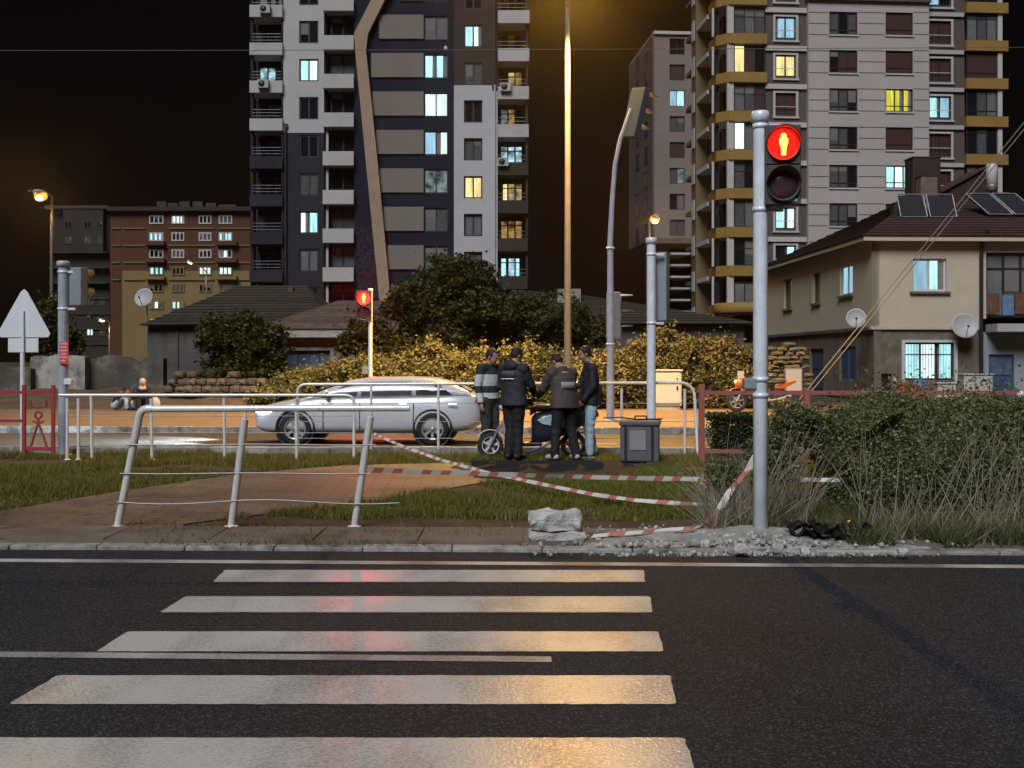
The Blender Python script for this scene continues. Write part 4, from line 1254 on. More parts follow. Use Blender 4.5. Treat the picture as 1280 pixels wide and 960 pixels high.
O3.part('roof', MB().add([e0, e1, r1, r0, (e0[0], 10, e0[2]), (e1[0], 10, e1[2])], [(0, 1, 2, 3), (0, 3, 4), (3, 2, 5, 4), (1, 5, 2), (0, 4, 5, 1)]), 'roof_tile_old')
tiled_roof(O3.root, e0, e1, r0, r1, 12, 'roof_tile_old')
O3.part('chimney', MB().box(u(697, 3), u(726, 3), 3, 3.8, z(380, None, 3), z(361, None, 3)), 'whitewash')
satellite_dish(P(180, 372, 52), 0.42, 'white satellite dish on a thin post above the derelict house', (-0.2, -1, 0.35), 'satellite dishes', pole=2.2)

# earth bank between far pavement and the ruins
nx, ny = 80, 14
vs, fs = [], []
for j in range(ny):
    for i in range(nx):
        x = -28 + i * 0.62; y = 35.2 + j * 0.75
        t = min(1, max(0, (y - 35.6) / 6.0))
        fade = min(1, max(0, (-6.0 - x) / 4)) * min(1, max(0, (x + 28) / 2)) * min(1, (ny - 1 - j) / 2)
        vs.append((x, y + SL * x, 0.02 + (0.5 * t + 0.28 * noise.noise(Vector((x * 0.5, y * 0.6, 1))) * t + 0.1 * noise.noise(Vector((x * 1.6, y * 1.6, 4))) * t) * fade))
for j in range(ny - 1):
    for i in range(nx - 1):
        fs.append((j * nx + i, j * nx + i + 1, (j + 1) * nx + i + 1, (j + 1) * nx + i))
bk = MB().add(vs, fs, True).build('earth_bank', MATS['earth_bank']); structure(bk)

def ragged_wall(name, label, pts, Y, base, dep, m, group=None):
    """broken wall: pts are photo points along its uneven top"""
    top = [P(x, y, Y) for x, y in pts]
    mb = MB()
    poly = [Vector((top[0].x, Y, base))]
    for a, b in zip(top, top[1:]):
        n = max(2, int((b - a).length / 0.22))
        for k in range(n):
            p = a.lerp(b, k / n)
            poly.append(Vector((p.x, Y, max(base + 0.2, p.z + 0.10 * noise.noise(Vector((p.x * 1.3, 2, Y))) + RNG.uniform(-0.05, 0.05)))))
    poly += [top[-1], Vector((top[-1].x, Y, base))]
    mb.prism(poly, (0, dep, 0))
    return tag(mb.build(name, MATS[m]), label, 'wall', group)
ragged_wall('ruined_wall', 'broken grey plaster wall on the bank left of the tall signal post', [(-30, 456), (0, 458), (38, 461)], 43.5, 0.3, 0.5, 'broken_plaster', 'ruined walls')
ragged_wall('ruined_wall', 'pale patched wall piece directly behind the tall signal post', [(38, 447), (70, 444), (106, 446)], 43.9, 0.3, 0.5, 'whitewash', 'ruined walls')
ragged_wall('ruined_wall', 'stained broken wall between the signal post and the derelict house', [(106, 452), (140, 444), (160, 447), (172, 455), (182, 446), (204, 448)], 44.4, 0.3, 0.5, 'broken_plaster', 'ruined walls')

def rock(mb_or_none, c, s, seed, n=8, m=6):
    rg = random.Random(seed)
    off = Vector((rg.random() * 50, rg.random() * 50, rg.random() * 50))
    mb = MB().ball((0, 0, 0), 1, n, m)
    out = []
    for v in mb.v:
        d = v.normalized()
        # squarish, chipped
        k = 1 / max(abs(d.x), abs(d.y), abs(d.z)) ** 0.6
        k *= 1 + 0.22 * noise.noise(d * 1.6 + off)
        out.append(Vector((d.x * s[0], d.y * s[1], d.z * s[2])) * k * 0.5 + Vector(c))
    mb.v = out
    mb.s = [False] * len(mb.s)
    return mb
def stone_wall(name, label, px0, px1, pyt, pyb, Y, w, h, dep, m, jag=0.15):
    a, b = P(px0, pyb, Y), P(px1, pyt, Y)
    o = thing(name, label, 'wall', ((a.x + b.x) / 2, Y, a.z))
    rws = max(1, int(round((b.z - a.z) / h)))
    k = 0
    protos = [rock(None, (0, 0, 0), (w * 1.04, dep, h * 1.06), 100 + q).mesh('stone', MATS[m]) for q in range(7)]
    for r_ in range(rws):
        x = a.x + (w * 0.45 if r_ % 2 else 0)
        while x < b.x:
            if not (r_ == rws - 1 and RNG.random() < jag * 2):
                sc = RNG.uniform(0.8, 1.2)
                inst('stone', protos[RNG.randrange(7)], o, (x + w / 2 - o.location.x, RNG.uniform(-0.06, 0.06), (r_ + 0.5) * h), (0, 0, RNG.uniform(-0.2, 0.2)), (sc, 1, RNG.uniform(0.85, 1.15)))
            x += w * RNG.uniform(0.85, 1.15)
    return o
stone_wall('rubble_wall', 'low rough stone rubble wall under the leafy tree', 205, 335, 466, 491, 40.0, 0.34, 0.24, 0.45, 'rubble', 0.25)
stone_wall('stone_pier', 'yellowish stacked stone pier behind the orange motorcycle', 958, 1003, 430, 494, 41, 0.36, 0.15, 0.7, 'rubble_yellow', 0.2)
pn = P(992, 475, 40.4)
o = thing('pale_panel', 'pale grey panel leaning on the yellowish stone pier', 'panel', (pn.x, pn.y, P(992, 490, 40.4).z))
MB().box(-0.26, 0.26, 0, 0.03, 0.05, 0.78).build('sheet', MATS['dish'], o, local=True)
MB().box(-0.29, 0.29, -0.01, 0.04, 0.0, 0.05).box(-0.29, 0.29, -0.01, 0.04, 0.78, 0.82).box(-0.29, -0.26, -0.01, 0.04, 0.05, 0.78).box(0.26, 0.29, -0.01, 0.04, 0.05, 0.78).build('rim', MATS['metal_grey'], o, local=True)

# ------------------------------------------------------------------ trees and hedges
def crown_obj(parent, name, pts, size, m, aspect=1.6):
    me = raw_mesh(name, leaves_at(pts, size, aspect=aspect), 4, MATS[m])
    o = bpy.data.objects.new(name, me); COL.objects.link(o)
    if parent is not None:
        o.parent = parent
        me.transform(world_of(parent).inverted())
    return o
def tree(label, base, blobs, n, leaf, m, seed, trunk_r=0.12, group=None, stems=1, gap=0.52, name='tree'):
    """blobs: (centre, radii); limbs run from the trunk into every blob"""
    base = Vector(base)
    o = thing(name, label, name.replace('_', ' '), base, 0, group)
    rg = random.Random(seed)
    mb = MB()
    for s_ in range(stems):
        st = base + Vector((rg.uniform(-0.3, 0.3) * (stems > 1), rg.uniform(-0.2, 0.2) * (stems > 1), 0))
        fork = st + Vector((rg.uniform(-0.3, 0.3), rg.uniform(-0.2, 0.2), (Vector(blobs[0][0]).z - base.z) * 0.35))
        mb.tube([st - Vector((0, 0, 0.1)), st.lerp(fork, 0.5) + Vector((rg.uniform(-0.08, 0.08), 0, 0)), fork], [trunk_r, trunk_r * 0.8, trunk_r * 0.66], 9)
        for c, r in blobs:
            c = Vector(c)
            mid = fork.lerp(c, 0.55) + Vector((rg.uniform(-0.25, 0.25), rg.uniform(-0.25, 0.25), rg.uniform(-0.1, 0.2)))
            mb.tube([fork, mid, c], [trunk_r * 0.6, trunk_r * 0.36, trunk_r * 0.12], 7)
            for q in range(7):
                d = Vector((rg.gauss(0, 1), rg.gauss(0, 1), rg.gauss(0.3, 0.8))).normalized()
                t_ = c + Vector((d.x * r[0], d.y * r[1], d.z * r[2])) * 0.9
                mb.tube([mid.lerp(c, rg.random()), mid.lerp(t_, 0.6) + Vector((rg.uniform(-0.1, 0.1),) * 3), t_], [trunk_r * 0.22, trunk_r * 0.13, 0.008], 5, False)
    mb.build('trunk', MATS['bark'], o)
    tot = sum(r[0] * r[1] * r[2] for c, r in blobs) ** 1
    ps = [blob_points(c, r, int(n * (r[0] * r[1] * r[2]) / tot), seed + k, gap) for k, (c, r) in enumerate(blobs)]
    ps = np.concatenate([p for p in ps if len(p)])
    ex = ps[NR.integers(0, len(ps), len(ps) // 9)] + NR.normal(size=(len(ps) // 9, 3)) * 0.2
    crown_obj(o, 'crown', np.concatenate([ps, ex]), leaf, m)
    return o
def pb(px, py, Y, rx, ry, ryd=None):
    """blob from photo centre and radii in pixels"""
    k = Y / FPX
    return (P(px, py, Y), (rx * k, (ryd or rx) * k, ry * k))
tree('dark leafy tree in front of the derelict house', (P(262, 495, 43).x, 43, 0.5), [pb(300, 428, 43, 46, 36), pb(275, 418, 43, 30, 26), pb(335, 435, 43, 30, 30), pb(300, 458, 43, 48, 22)], 24000, 0.10, 'leaf_dark', 21, 0.09, 'trees beyond the far road', 2)
tree('tall broad dark tree at the foot of the apartment tower', (P(560, 500, 46).x, 46, 0), [pb(562, 350, 46, 42, 34), pb(525, 385, 46, 48, 36), pb(590, 395, 46, 55, 42), pb(545, 420, 46, 60, 38), pb(597, 345, 46, 24, 22), pb(500, 410, 46, 32, 36)], 52000, 0.11, 'leaf_dark', 33, 0.16, 'trees beyond the far road', 2)
tree('low dark tree between the broad tree and the tall lamp post', (P(660, 500, 47).x, 47, 0), [pb(650, 395, 47, 42, 34), pb(690, 400, 47, 44, 34), pb(640, 428, 47, 45, 30), pb(725, 415, 47, 34, 34)], 30000, 0.105, 'leaf_dark', 41, 0.12, 'trees beyond the far road', 2)
tree('small dark tree behind the far red signal', (P(455, 500, 42.8).x, 42.8, 0), [pb(452, 416, 42.8, 24, 22), pb(438, 430, 42.8, 18, 14), pb(472, 425, 42.8, 24, 32), pb(490, 440, 42.8, 28, 24)], 18000, 0.10, 'leaf_dark', 52, 0.08, 'trees beyond the far road', 2)
tree('dark tree at the foot of the left street lamp behind the ruined wall', (P(62, 470, 56).x, 56, 0), [pb(66, 395, 56, 17, 24), pb(58, 425, 56, 22, 24), pb(88, 430, 56, 16, 18)], 9000, 0.12, 'leaf_dark', 57, 0.1, 'trees beyond the far road')
def hedge(name, label, cat, xs, tops, bot, Y, dep, n, leaf, m, seed, group=None, gap=0.48, kind=None):
    """a dense irregular hedge from photo columns xs with top rows tops"""
    rg = random.Random(seed)
    out = []
    off = Vector((seed, seed * 2, 0))
    while len(out) < n:
        px = rg.uniform(xs[0], xs[-1])
        tp = float(np.interp(px, xs, tops))
        d = rg.random() ** 1.6                       # most leaves near the front
        Yd = Y + d * dep
        t = 1 - (rg.random() ** 1.25)
        bulge = math.sin(math.pi * min(1, d + 0.15)) * 0.0
        p = P(px, bot + (tp - bot) * t, Y)
        k = 1 + 0.22 * noise.noise(Vector((p.x * 0.9, t * 2.0, 0)) + off) + 0.14 * noise.noise(Vector((p.x * 2.6, t * 5, 4)) + off)
        zb = P(px, bot, Y).z
        q = Vector((p.x, Yd + 0.25 * dep * (1 - k) - 0.3 * dep * math.sin(math.pi * t) * 0.3 + (t ** 3) * 0.35 * dep * (1 - d), zb + (p.z - zb) * k))
        if noise.noise(q * 1.5 + off) + 0.4 * noise.noise(q * 4.1 + off) < gap - 0.72: continue
        out.append(tuple(q))
    for k in range(int(n * 0.10)):                 # loose sprigs that break the outline
        q = out[rg.randrange(n)]
        out.append((q[0] + rg.gauss(0, 0.12), q[1] - abs(rg.gauss(0, 0.10)), max(0.15, q[2] + abs(rg.gauss(0, 0.17)))))
    pts_ = np.array(out)
    b = P((xs[0] + xs[-1]) / 2, bot, Y)
    o = thing(name, label, cat, (b.x, Y + dep / 2, b.z), 0, group)
    crown_obj(o, 'foliage', pts_, leaf, m, 1.5)
    mb = MB()
    for k in range(int((xs[-1] - xs[0]) / 9)):
        px = rg.uniform(xs[0], xs[-1])
        p = P(px, bot, Y) + Vector((0, rg.uniform(0.2, dep * 0.7), -0.1))
        tp = P(px, float(np.interp(px, xs, tops)), Y)
        mb.tube([p, p.lerp(Vector((tp.x + rg.uniform(-0.3, 0.3), p.y, tp.z)), 0.5) + Vector((rg.uniform(-0.2, 0.2), rg.uniform(-0.2, 0.1), 0)), Vector((tp.x + rg.uniform(-0.4, 0.4), p.y - rg.uniform(0, 0.4), tp.z * 0.95))], [0.03, 0.02, 0.006], 5, False)
    mb.build('stem', MATS['bark'], o)
    return o
hedge('ivy_hedge', 'long yellowish ivy hedge lit orange along the far pavement', 'hedge', [310, 340, 400, 450, 500, 560, 640, 700, 752], [492, 472, 456, 450, 444, 436, 434, 440, 446], 509, 38.2, 2.2, 52000, 0.085, 'leaf_ivy', 61, 'hedges beyond the far road')
hedge('ivy_hedge', 'taller olive bushes behind the white cabinet', 'hedge', [748, 775, 800, 850, 900, 940, 962], [446, 440, 422, 416, 424, 436, 460], 509, 38.8, 2.4, 28000, 0.085, 'leaf_shrub', 66, 'hedges beyond the far road')
hedge('shrub', 'reddish shrub in front of the barred window of the cream house', 'shrub', [1118, 1135, 1150, 1160], [500, 478, 474, 496], 512, 38.5, 1.0, 2600, 0.06, 'red_leaf', 71)

# ------------------------------------------------------------------ white service cabinets
def cabinet(label, px0, px1, pyt, pyb, Y, dep, group, doors=2, decals=True):
    a, b = P(px0, pyb, Y), P(px1, pyt, Y)
    w2 = (b.x - a.x) / 2; h_ = b.z - a.z
    o = thing('service_cabinet', label, 'cabinet', ((a.x + b.x) / 2, Y, a.z), 0, group)
    MB().box(-w2, w2, 0, dep, 0.14, h_ - 0.05).build('body', MATS['cabinet'], o, local=True, bevel=0.012)
    MB().box(-w2 + 0.03, w2 - 0.03, 0.03, dep - 0.03, 0, 0.14).build('plinth', MATS['kerb'], o, local=True)
    MB().box(-w2 - 0.04, w2 + 0.04, -0.05, dep + 0.04, h_ - 0.05, h_).build('roof', MATS['cabinet'], o, local=True, bevel=0.015)
    for k in range(doors):
        x0 = -w2 + 0.04 + k * (2 * w2 - 0.08) / doors
        x1 = x0 + (2 * w2 - 0.08) / doors - 0.012
        d_ = MB().box(x0 + 0.006, x1, -0.025, 0.0, 0.2, h_ - 0.1).build('door', MATS['cabinet'], o, local=True, bevel=0.006)
        MB().box(x1 - 0.11, x1 - 0.06, -0.045, -0.025, h_ * 0.5, h_ * 0.5 + 0.12).build('handle', MATS['black_plastic'], d_, local=True)
        MB().box(x1 - 0.11, x1 - 0.07, -0.034, -0.025, h_ * 0.75, h_ * 0.75 + 0.06).build('lock', MATS['black_plastic'], d_, local=True)
        if decals:
            MB().add([(x0 + 0.12, -0.027, h_ * 0.52), (x0 + 0.26, -0.027, h_ * 0.52), (x0 + 0.19, -0.027, h_ * 0.52 + 0.13)], [(0, 1, 2)]).build('hazard_sticker', MATS['sticker_yellow'], d_, local=True)
            MB().box(x0 + 0.1, x0 + 0.3, -0.029, -0.025, h_ * 0.74, h_ * 0.74 + 0.08).build('name_plate', MATS['blue_door'], d_, local=True)
    return o
mat('sticker_yellow', (0.55, 0.40, 0.05), 0.6, var=0.1)
cabinet('white cabinet standing on the far pavement behind the railing end', 812, 852, 462, 513, 37.0, 0.5, 'service cabinets', 1, False)
cabinet('taller white cabinet with stickers before the cream house', 1205, 1241, 467, 506, 42.0, 0.5, 'service cabinets', 2)
cabinet('low plain white cabinet beside the taller stickered cabinet', 1172, 1195, 478, 506, 42.4, 0.4, 'service cabinets', 1, False)
bc = P(1149, 490, 42.8)
o = thing('barrel', 'blue plastic barrel under the barred window of the cream house', 'barrel', (P(1149, 500, 42.8).x, 42.8, 0.0))
MB().lathe([(0, 0), (0.24, 0.0), (0.27, 0.1), (0.275, 0.3), (0.29, 0.32), (0.275, 0.34), (0.28, 0.6), (0.29, 0.62), (0.275, 0.64), (0.26, 0.85), (0.23, 0.9), (0, 0.9)], (0, 0, 0), 20).build('drum', MATS['cloth_blue'], o, local=True)
MB().lathe([(0.0, 0.9), (0.2, 0.9), (0.2, 0.94), (0, 0.95)], (0, 0, 0), 20).build('lid', MATS['blue_door'], o, local=True)
# ================================================================== street furniture
mat('galvanised', (0.74, 0.80, 0.88), 0.3, metal=0.1, var=0.14, vscale=5, bump=0.06, bscale=25, dirt=(0.56, 0.61, 0.68), dscale=4, dpos=0.55)
mat('pole_tan', (0.13, 0.122, 0.11), 0.95, spec=0.08, var=0.12, vscale=5)
mat('galvanised_dull', (0.36, 0.40, 0.46), 0.4, metal=0.1, var=0.14, vscale=5, bump=0.06, bscale=25, dirt=(0.26, 0.29, 0.33), dscale=4)
mat('stainless', (0.76, 0.745, 0.72), 0.24, metal=0.15, var=0.08, vscale=9, dirt=(0.35, 0.33, 0.29), dscale=6, dpos=0.6)
mat('sign_back', (0.66, 0.70, 0.75), 0.55, metal=0.15, var=0.05, vscale=2)
mat('housing_dark', (0.042, 0.060, 0.085), 0.95, spec=0.05, var=0.1, vscale=3)
mat('housing_grey', (0.22, 0.25, 0.28), 0.55, var=0.08, vscale=3)
mat('housing_black', (0.055, 0.052, 0.055), 0.5, var=0.2)
mat('red_paint', (0.30, 0.030, 0.040), 0.55, var=0.2, vscale=5, dirt=(0.20, 0.05, 0.045), dscale=3, dpos=0.6)
mat('pink_paint', (0.30, 0.095, 0.085), 0.6, var=0.2, vscale=5, dirt=(0.24, 0.10, 0.08), dscale=3, dpos=0.55)
mat('red_sticker', (0.60, 0.055, 0.06), 0.5, var=0.05)
mat('pale_print', (0.62, 0.40, 0.38), 0.6, var=0.05)
mat('lens_dark', (0.060, 0.030, 0.038), 0.2, spec=0.6)
mat('lamp_shell', (0.25, 0.24, 0.22), 0.5, var=0.05)
mat('tape_white', (0.62, 0.60, 0.58), 0.45, var=0.12, vscale=6)
mat('tape_red', (0.48, 0.17, 0.14), 0.45, var=0.12, vscale=6)
mat('broken_concrete', (0.50, 0.49, 0.475), 0.95, var=0.25, vscale=7, bump=0.8, bscale=45, dirt=(0.34, 0.33, 0.31), dscale=5, dpos=0.5, rnd=0.15)
leaf_mat('gravel', (0.16, 0.155, 0.15), (0.50, 0.49, 0.475), 0.0, 0.95)
mat('rubble_dust', (0.33, 0.322, 0.31), 0.97, var=0.35, vscale=5, bump=0.7, bscale=55, dirt=(0.13, 0.12, 0.105), dscale=2.2, dpos=0.5)
mat('charred', (0.012, 0.012, 0.013), 0.35, var=0.4, vscale=9)
mat('cable', (0.10, 0.10, 0.105), 0.6, var=0.05)
mat('steel_cable', (0.30, 0.30, 0.30), 0.4, metal=0.5, var=0.05)
glow('sodium_lens', (1.0, 0.50, 0.13), 700.0, light=True)
glow('sodium_halo', (1.0, 0.40, 0.035), 1.25, light=False)  # orange halo of the far lamps, put into a glowing surface
glow('sodium_near', (1.0, 0.47, 0.04), 2300.0, light=True)
glow('sodium_small', (1.0, 0.72, 0.22), 9.0, light=False)
glow('red_lens', (1.0, 0.0009, 0.0006), 25.0, light=True)
glow('red_far', (1.0, 0.0006, 0.0004), 220.0, light=True)
glow('red_figure', (1.0, 0.30, 0.055), 4.5, light=True)
glow('green_lens', (0.05, 1.0, 0.70), 25.0, light=True)
SODIUM = (1.0, 0.56, 0.17)

def spot(parent, name, loc, energy, col, size=150, blend=0.5, radius=0.12, direction=(0, 0, -1)):
    d = bpy.data.lights.new(name, 'SPOT')
    d.energy = energy; d.color = col; d.spot_size = R(size); d.spot_blend = blend; d.shadow_soft_size = radius
    o = bpy.data.objects.new(name, d); COL.objects.link(o)
    o.parent = parent
    o.location = loc
    o.rotation_euler = Vector(direction).to_track_quat('-Z', 'Y').to_euler()
    return o

def rotm(yaw=0, roll=0, pitch=0):
    return Matrix.Rotation(yaw, 3, 'Z') @ Matrix.Rotation(pitch, 3, 'X') @ Matrix.Rotation(roll, 3, 'Y')
def xf(mb, M, c):
    c = Vector(c)
    mb.v = [M @ v + c for v in mb.v]
    return mb
def street_lamp(label, base, h, rb, rt, arm, energy, group, lens='sodium_lens', head=0.5):
    """arm: horizontal vector from the pole top to the head"""
    base = Vector(base); arm = Vector(arm)
    o = thing('street_lamp', label, 'street lamp', base, 0, group)
    MB().lathe([(0, 0), (rb * 1.9, 0), (rb * 1.9, 0.03), (rb * 1.15, 0.05), (rb, 0.25), (rb * 0.97, 0.3)] + [(rb + (rt - rb) * t, 0.3 + (h - 0.3) * t) for t in (0.25, 0.5, 0.75, 1)] + [(0, h + 0.02)], (0, 0, 0), 14).build('pole', MATS['pole_tan'], o, local=True)
    MB().box(-0.06, 0.06, -rb * 1.03, -rb * 0.9, 0.6, 1.0).build('access_door', MATS['galvanised'], o, local=True)
    tip = Vector((0, 0, h)) + arm
    MB().tube([(0, 0, h - 0.15), Vector((0, 0, h)) + arm * 0.25 + Vector((0, 0, 0.05)), tip], [rt, rt * 0.8, rt * 0.7], 10).build('arm', MATS['pole_tan'], o, local=True)
    d = arm.normalized()
    c = tip + d * head * 0.45
    q = d.to_track_quat('X', 'Z').to_matrix()
    hd = MB().ball(c + Vector((0, 0, 0.05)), (head * 0.55, head * 0.24, head * 0.16), 16, 8, q).build('lamp_head', MATS['lamp_shell'], o, local=True)
    if lens == 'sodium_lens':                        # orange bowl added to stand for the lamp's halo, bulb poking out below
        MB().ball(c - Vector((0, 0, head * 0.10)), (head * 0.36, head * 0.31, head * 0.26), 18, 12, q).build('halo_bowl', MATS['sodium_halo'], hd, local=True)
        MB().ball(c - Vector((0, head * 0.14, head * 0.16)), (head * 0.20, head * 0.20, head * 0.19), 14, 8, q).build('lens', MATS[lens], hd, local=True)
    elif lens == 'sodium_near':                      # flat glass under the front of the head, tipped forward
        qq = (d * 0.75 + Vector((0, 0, -0.66))).normalized().to_track_quat('Z', 'Y').to_matrix()
        xf(MB().lathe([(0.17, -0.01), (0.17, 0.0), (0.12, 0.03), (0, 0.04)], (0, 0, 0), 24), qq, c + d * head * 0.46 - Vector((0, 0, head * 0.12))).build('lens', MATS[lens], hd, local=True)
        xf(MB().lathe([(0.0, -0.05), (0.20, -0.05), (0.20, 0.012), (0.175, 0.012), (0.175, -0.015), (0, -0.015)], (0, 0, 0), 24), qq, c + d * head * 0.46 - Vector((0, 0, head * 0.12))).build('lens_rim', MATS['lamp_shell'], hd, local=True)
    else:
        MB().ball(c - Vector((0, 0, head * 0.06)), (head * 0.36, head * 0.17, head * 0.15), 14, 8, q).build('lens', MATS[lens], hd, local=True)
    if energy:
        spot(o, 'bulb', c - Vector((0, 0, head * 0.26)), energy, SODIUM, 122, 0.5, 0.16)
    return o
LG = 'sodium street lamps'
l1 = P(712, 0, 33.0)
street_lamp('tall street lamp pole rising behind the group of men', (P(709.5, 530, 33).x, 33.0, 0.13), l1.z - 0.15, 0.105, 0.066, (0.10, -1.5, 0.08), 24000, LG, 'sodium_near')
lb = P(63.5, 246, 62.0)
street_lamp('street lamp glowing orange beside the dark block on the left', (lb.x + 0.05, 62.0, 0.0), lb.z, 0.11, 0.07, (-0.12, -0.35, 0.02), 4000, LG, 'sodium_lens', 1.0)
lb = P(816, 275, 74.0)
street_lamp('street lamp glowing above the three-lamp signal housing', (P(812, 275, 74).x, 74.0, 0.0), lb.z, 0.10, 0.06, (0.1, -0.35, 0.02), 1200, LG, 'sodium_lens', 1.0)
lb = P(252, 338, 92.0)
street_lamp('small lamp with a thin bent post in front of the cream block', (P(258, 338, 92).x, 92.0, 0.0), lb.z, 0.07, 0.05, (-1.0, -0.2, 0.5), 900, LG, 'sodium_small', 0.5)
lb = P(137, 402, 80.0)
street_lamp('small yellow lamp at the foot of the brown block', (lb.x, 80.0, 0.0), lb.z, 0.06, 0.04, (-0.25, -0.1, 0.05), 900, LG, 'sodium_small', 0.5)

def signal_head(parent, c, M, w, h, dep, n, lit, litmat, shell='housing_black', figure=False, backplate=None, visor=0.16, visormat=None, varc=0.02):
    """a lamp housing facing the local -y; lamps counted from the top"""
    hd = xf(MB().box(-w / 2, w / 2, 0, dep, -h / 2, h / 2), M, c).build('signal_head', MATS[shell], parent, bevel=0.012)
    if backplate:
        bw, bh = backplate
        xf(MB().box(-bw / 2, bw / 2, 0.02, 0.035, -bh / 2, bh / 2), M, c).build('backplate', MATS['housing_grey'], parent)
    cell = h / n
    r_ = min(w * 0.40, cell * 0.40)
    for k in range(n):
        zc = h / 2 - cell * (k + 0.5)
        xf(MB().box(-w / 2 + 0.006, w / 2 - 0.006, -0.014, 0.0, zc - cell / 2 + 0.006, zc + cell / 2 - 0.006), M, c).build('lamp_door', MATS[shell], hd, bevel=0.004)
        on = k == lit
        xf(MB().lathe([(r_, -0.016), (r_ * 0.9, -0.03), (r_ * 0.5, -0.042), (0, -0.046)], (0, 0, zc), 28, 'y'), M, c).build('lens', MATS[litmat if on else 'lens_dark'], hd)
        xf(MB().lathe([(r_ * 1.0, -0.016), (r_ * 1.13, -0.055), (r_ * 1.17, -0.055), (r_ * 1.17, -0.014)], (0, 0, zc), 28, 'y'), M, c).build('reflector_bezel', MATS[shell], hd)  # sloped ring added to catch the lens light and glow
        vz = MB()
        rr = r_ * 1.175; nn = 18
        a0, a1 = math.pi * varc, math.pi * (1 - varc)
        ring = []
        for s_ in range(nn + 1):
            a = a0 + (a1 - a0) * s_ / nn
            L_ = visor * (0.45 + 0.55 * math.sin(a))
            ring.append(((rr * math.cos(a), -0.014, zc + rr * math.sin(a)), (rr * math.cos(a), -0.014 - L_, zc + rr * math.sin(a)),
                         ((rr + 0.006) * math.cos(a), -0.014 - L_, zc + (rr + 0.006) * math.sin(a)), ((rr + 0.006) * math.cos(a), -0.014, zc + (rr + 0.006) * math.sin(a))))
        for s_ in range(nn):
            p, q = ring[s_], ring[s_ + 1]
            vz.add(list(p) + list(q), [(0, 1, 5, 4), (1, 2, 6, 5), (2, 3, 7, 6)], True)
        xf(vz, M, c).build('visor', MATS[visormat or shell], hd)
        if on and figure:
            fg = MB()
            fg.ball((0, -0.052, zc + r_ * 0.55), (r_ * 0.2, 0.008, r_ * 0.2), 12, 8)
            fg.prism([(1.2 * x * r_, -0.05, zc + y * r_ * 1.08) for x, y in ((-0.26, 0.30), (-0.16, 0.40), (0.16, 0.40), (0.26, 0.30), (0.24, -0.02), (0.17, -0.2), (0.13, -0.76), (-0.13, -0.76), (-0.17, -0.2), (-0.24, -0.02))], (0, -0.008, 0))
            xf(fg, M, c).build('standing_figure', MATS['red_figure'], hd)
    return hd

def pole(o, h, r, cap=True, m='galvanised', base=True):
    MB().lathe(([(0, 0), (r * 1.9, 0), (r * 1.9, 0.015), (r * 1.02, 0.02)] if base else [(0, 0)]) + [(r, 0.03), (r, h * 0.5), (r, h)], (0, 0, 0), 20).build('pole', MATS[m], o, local=True)
    if cap:
        MB().lathe([(r * 1.0, h - 0.02), (r * 1.28, h - 0.015), (r * 1.28, h + 0.055), (r * 1.1, h + 0.075), (0, h + 0.08)], (0, 0, 0), 20).build('cap', MATS[m], o, local=True)
def clamp(o, z, r, dx=0.0, m='galvanised', sgn=1):
    MB().lathe([(r * 1.0, z - 0.02), (r * 1.1, z - 0.02), (r * 1.1, z + 0.02), (r * 1.0, z + 0.02)], (0, 0, 0), 20).box(min(0, dx), max(0, dx), -0.02, 0.02, z - 0.018, z + 0.018).build('clamp', MATS[m], o, local=True)

# ---- near pedestrian signal on its galvanised pole
b = G(950.5, 670, MZ); Yp = b.y
o = thing('pedestrian_signal', 'near galvanised pole with a lit red pedestrian signal, standing in rubble', 'traffic light', b)
top = P(955, 150, Yp)
pole(o, top.z - MZ, 0.064, True, base=False)
c = P(980, 205, Yp - 0.16)
sh = signal_head(o, (c.x, Yp - 0.12, c.z), rotm(R(-6)), 0.31, 0.70, 0.16, 2, 0, 'red_lens', figure=True, visor=0.15)
cz = P(0, 158, Yp).z - MZ, P(0, 262, Yp).z - MZ
for z_ in cz:
    clamp(o, z_, 0.064, 0.2)
xf(MB().box(0.02, 0.12, -0.019, -0.013, -0.32, -0.295), rotm(R(-6)), (c.x, Yp - 0.12, c.z)).build('maker_plate', MATS['tape_white'], sh)
for py in (474, 494):
    clamp(o, P(0, py, Yp).z - MZ, 0.066)
jb = P(936, 480, Yp)
MB().box(jb.x - 0.05, jb.x + 0.06, Yp - 0.06, Yp + 0.05, jb.z - 0.045, jb.z + 0.05).build('junction_box', MATS['housing_grey'], o, bevel=0.01)
# ---- far pedestrian signal
b = (P(463, 540, 33).x, 33.0, 0.13)
o = thing('pedestrian_signal', 'slim far pole with a small lit red signal in front of the low tree', 'traffic light', b)
pole(o, P(463, 364, 33).z - 0.13, 0.058, True)
c = P(454.5, 382, 32.8)
signal_head(o, (c.x, 32.85, c.z), rotm(R(6)), 0.42, 0.82, 0.2, 2, 0, 'red_far', figure=True, visor=0.12)
for py in (366, 401): clamp(o, P(0, py, 33).z - 0.13, 0.058, -0.2)
jb = P(457, 463, 33)
MB().box(jb.x - 0.08, jb.x + 0.06, 32.88, 33.0, jb.z - 0.1, jb.z + 0.1).build('junction_box', MATS['housing_grey'], o, bevel=0.01)
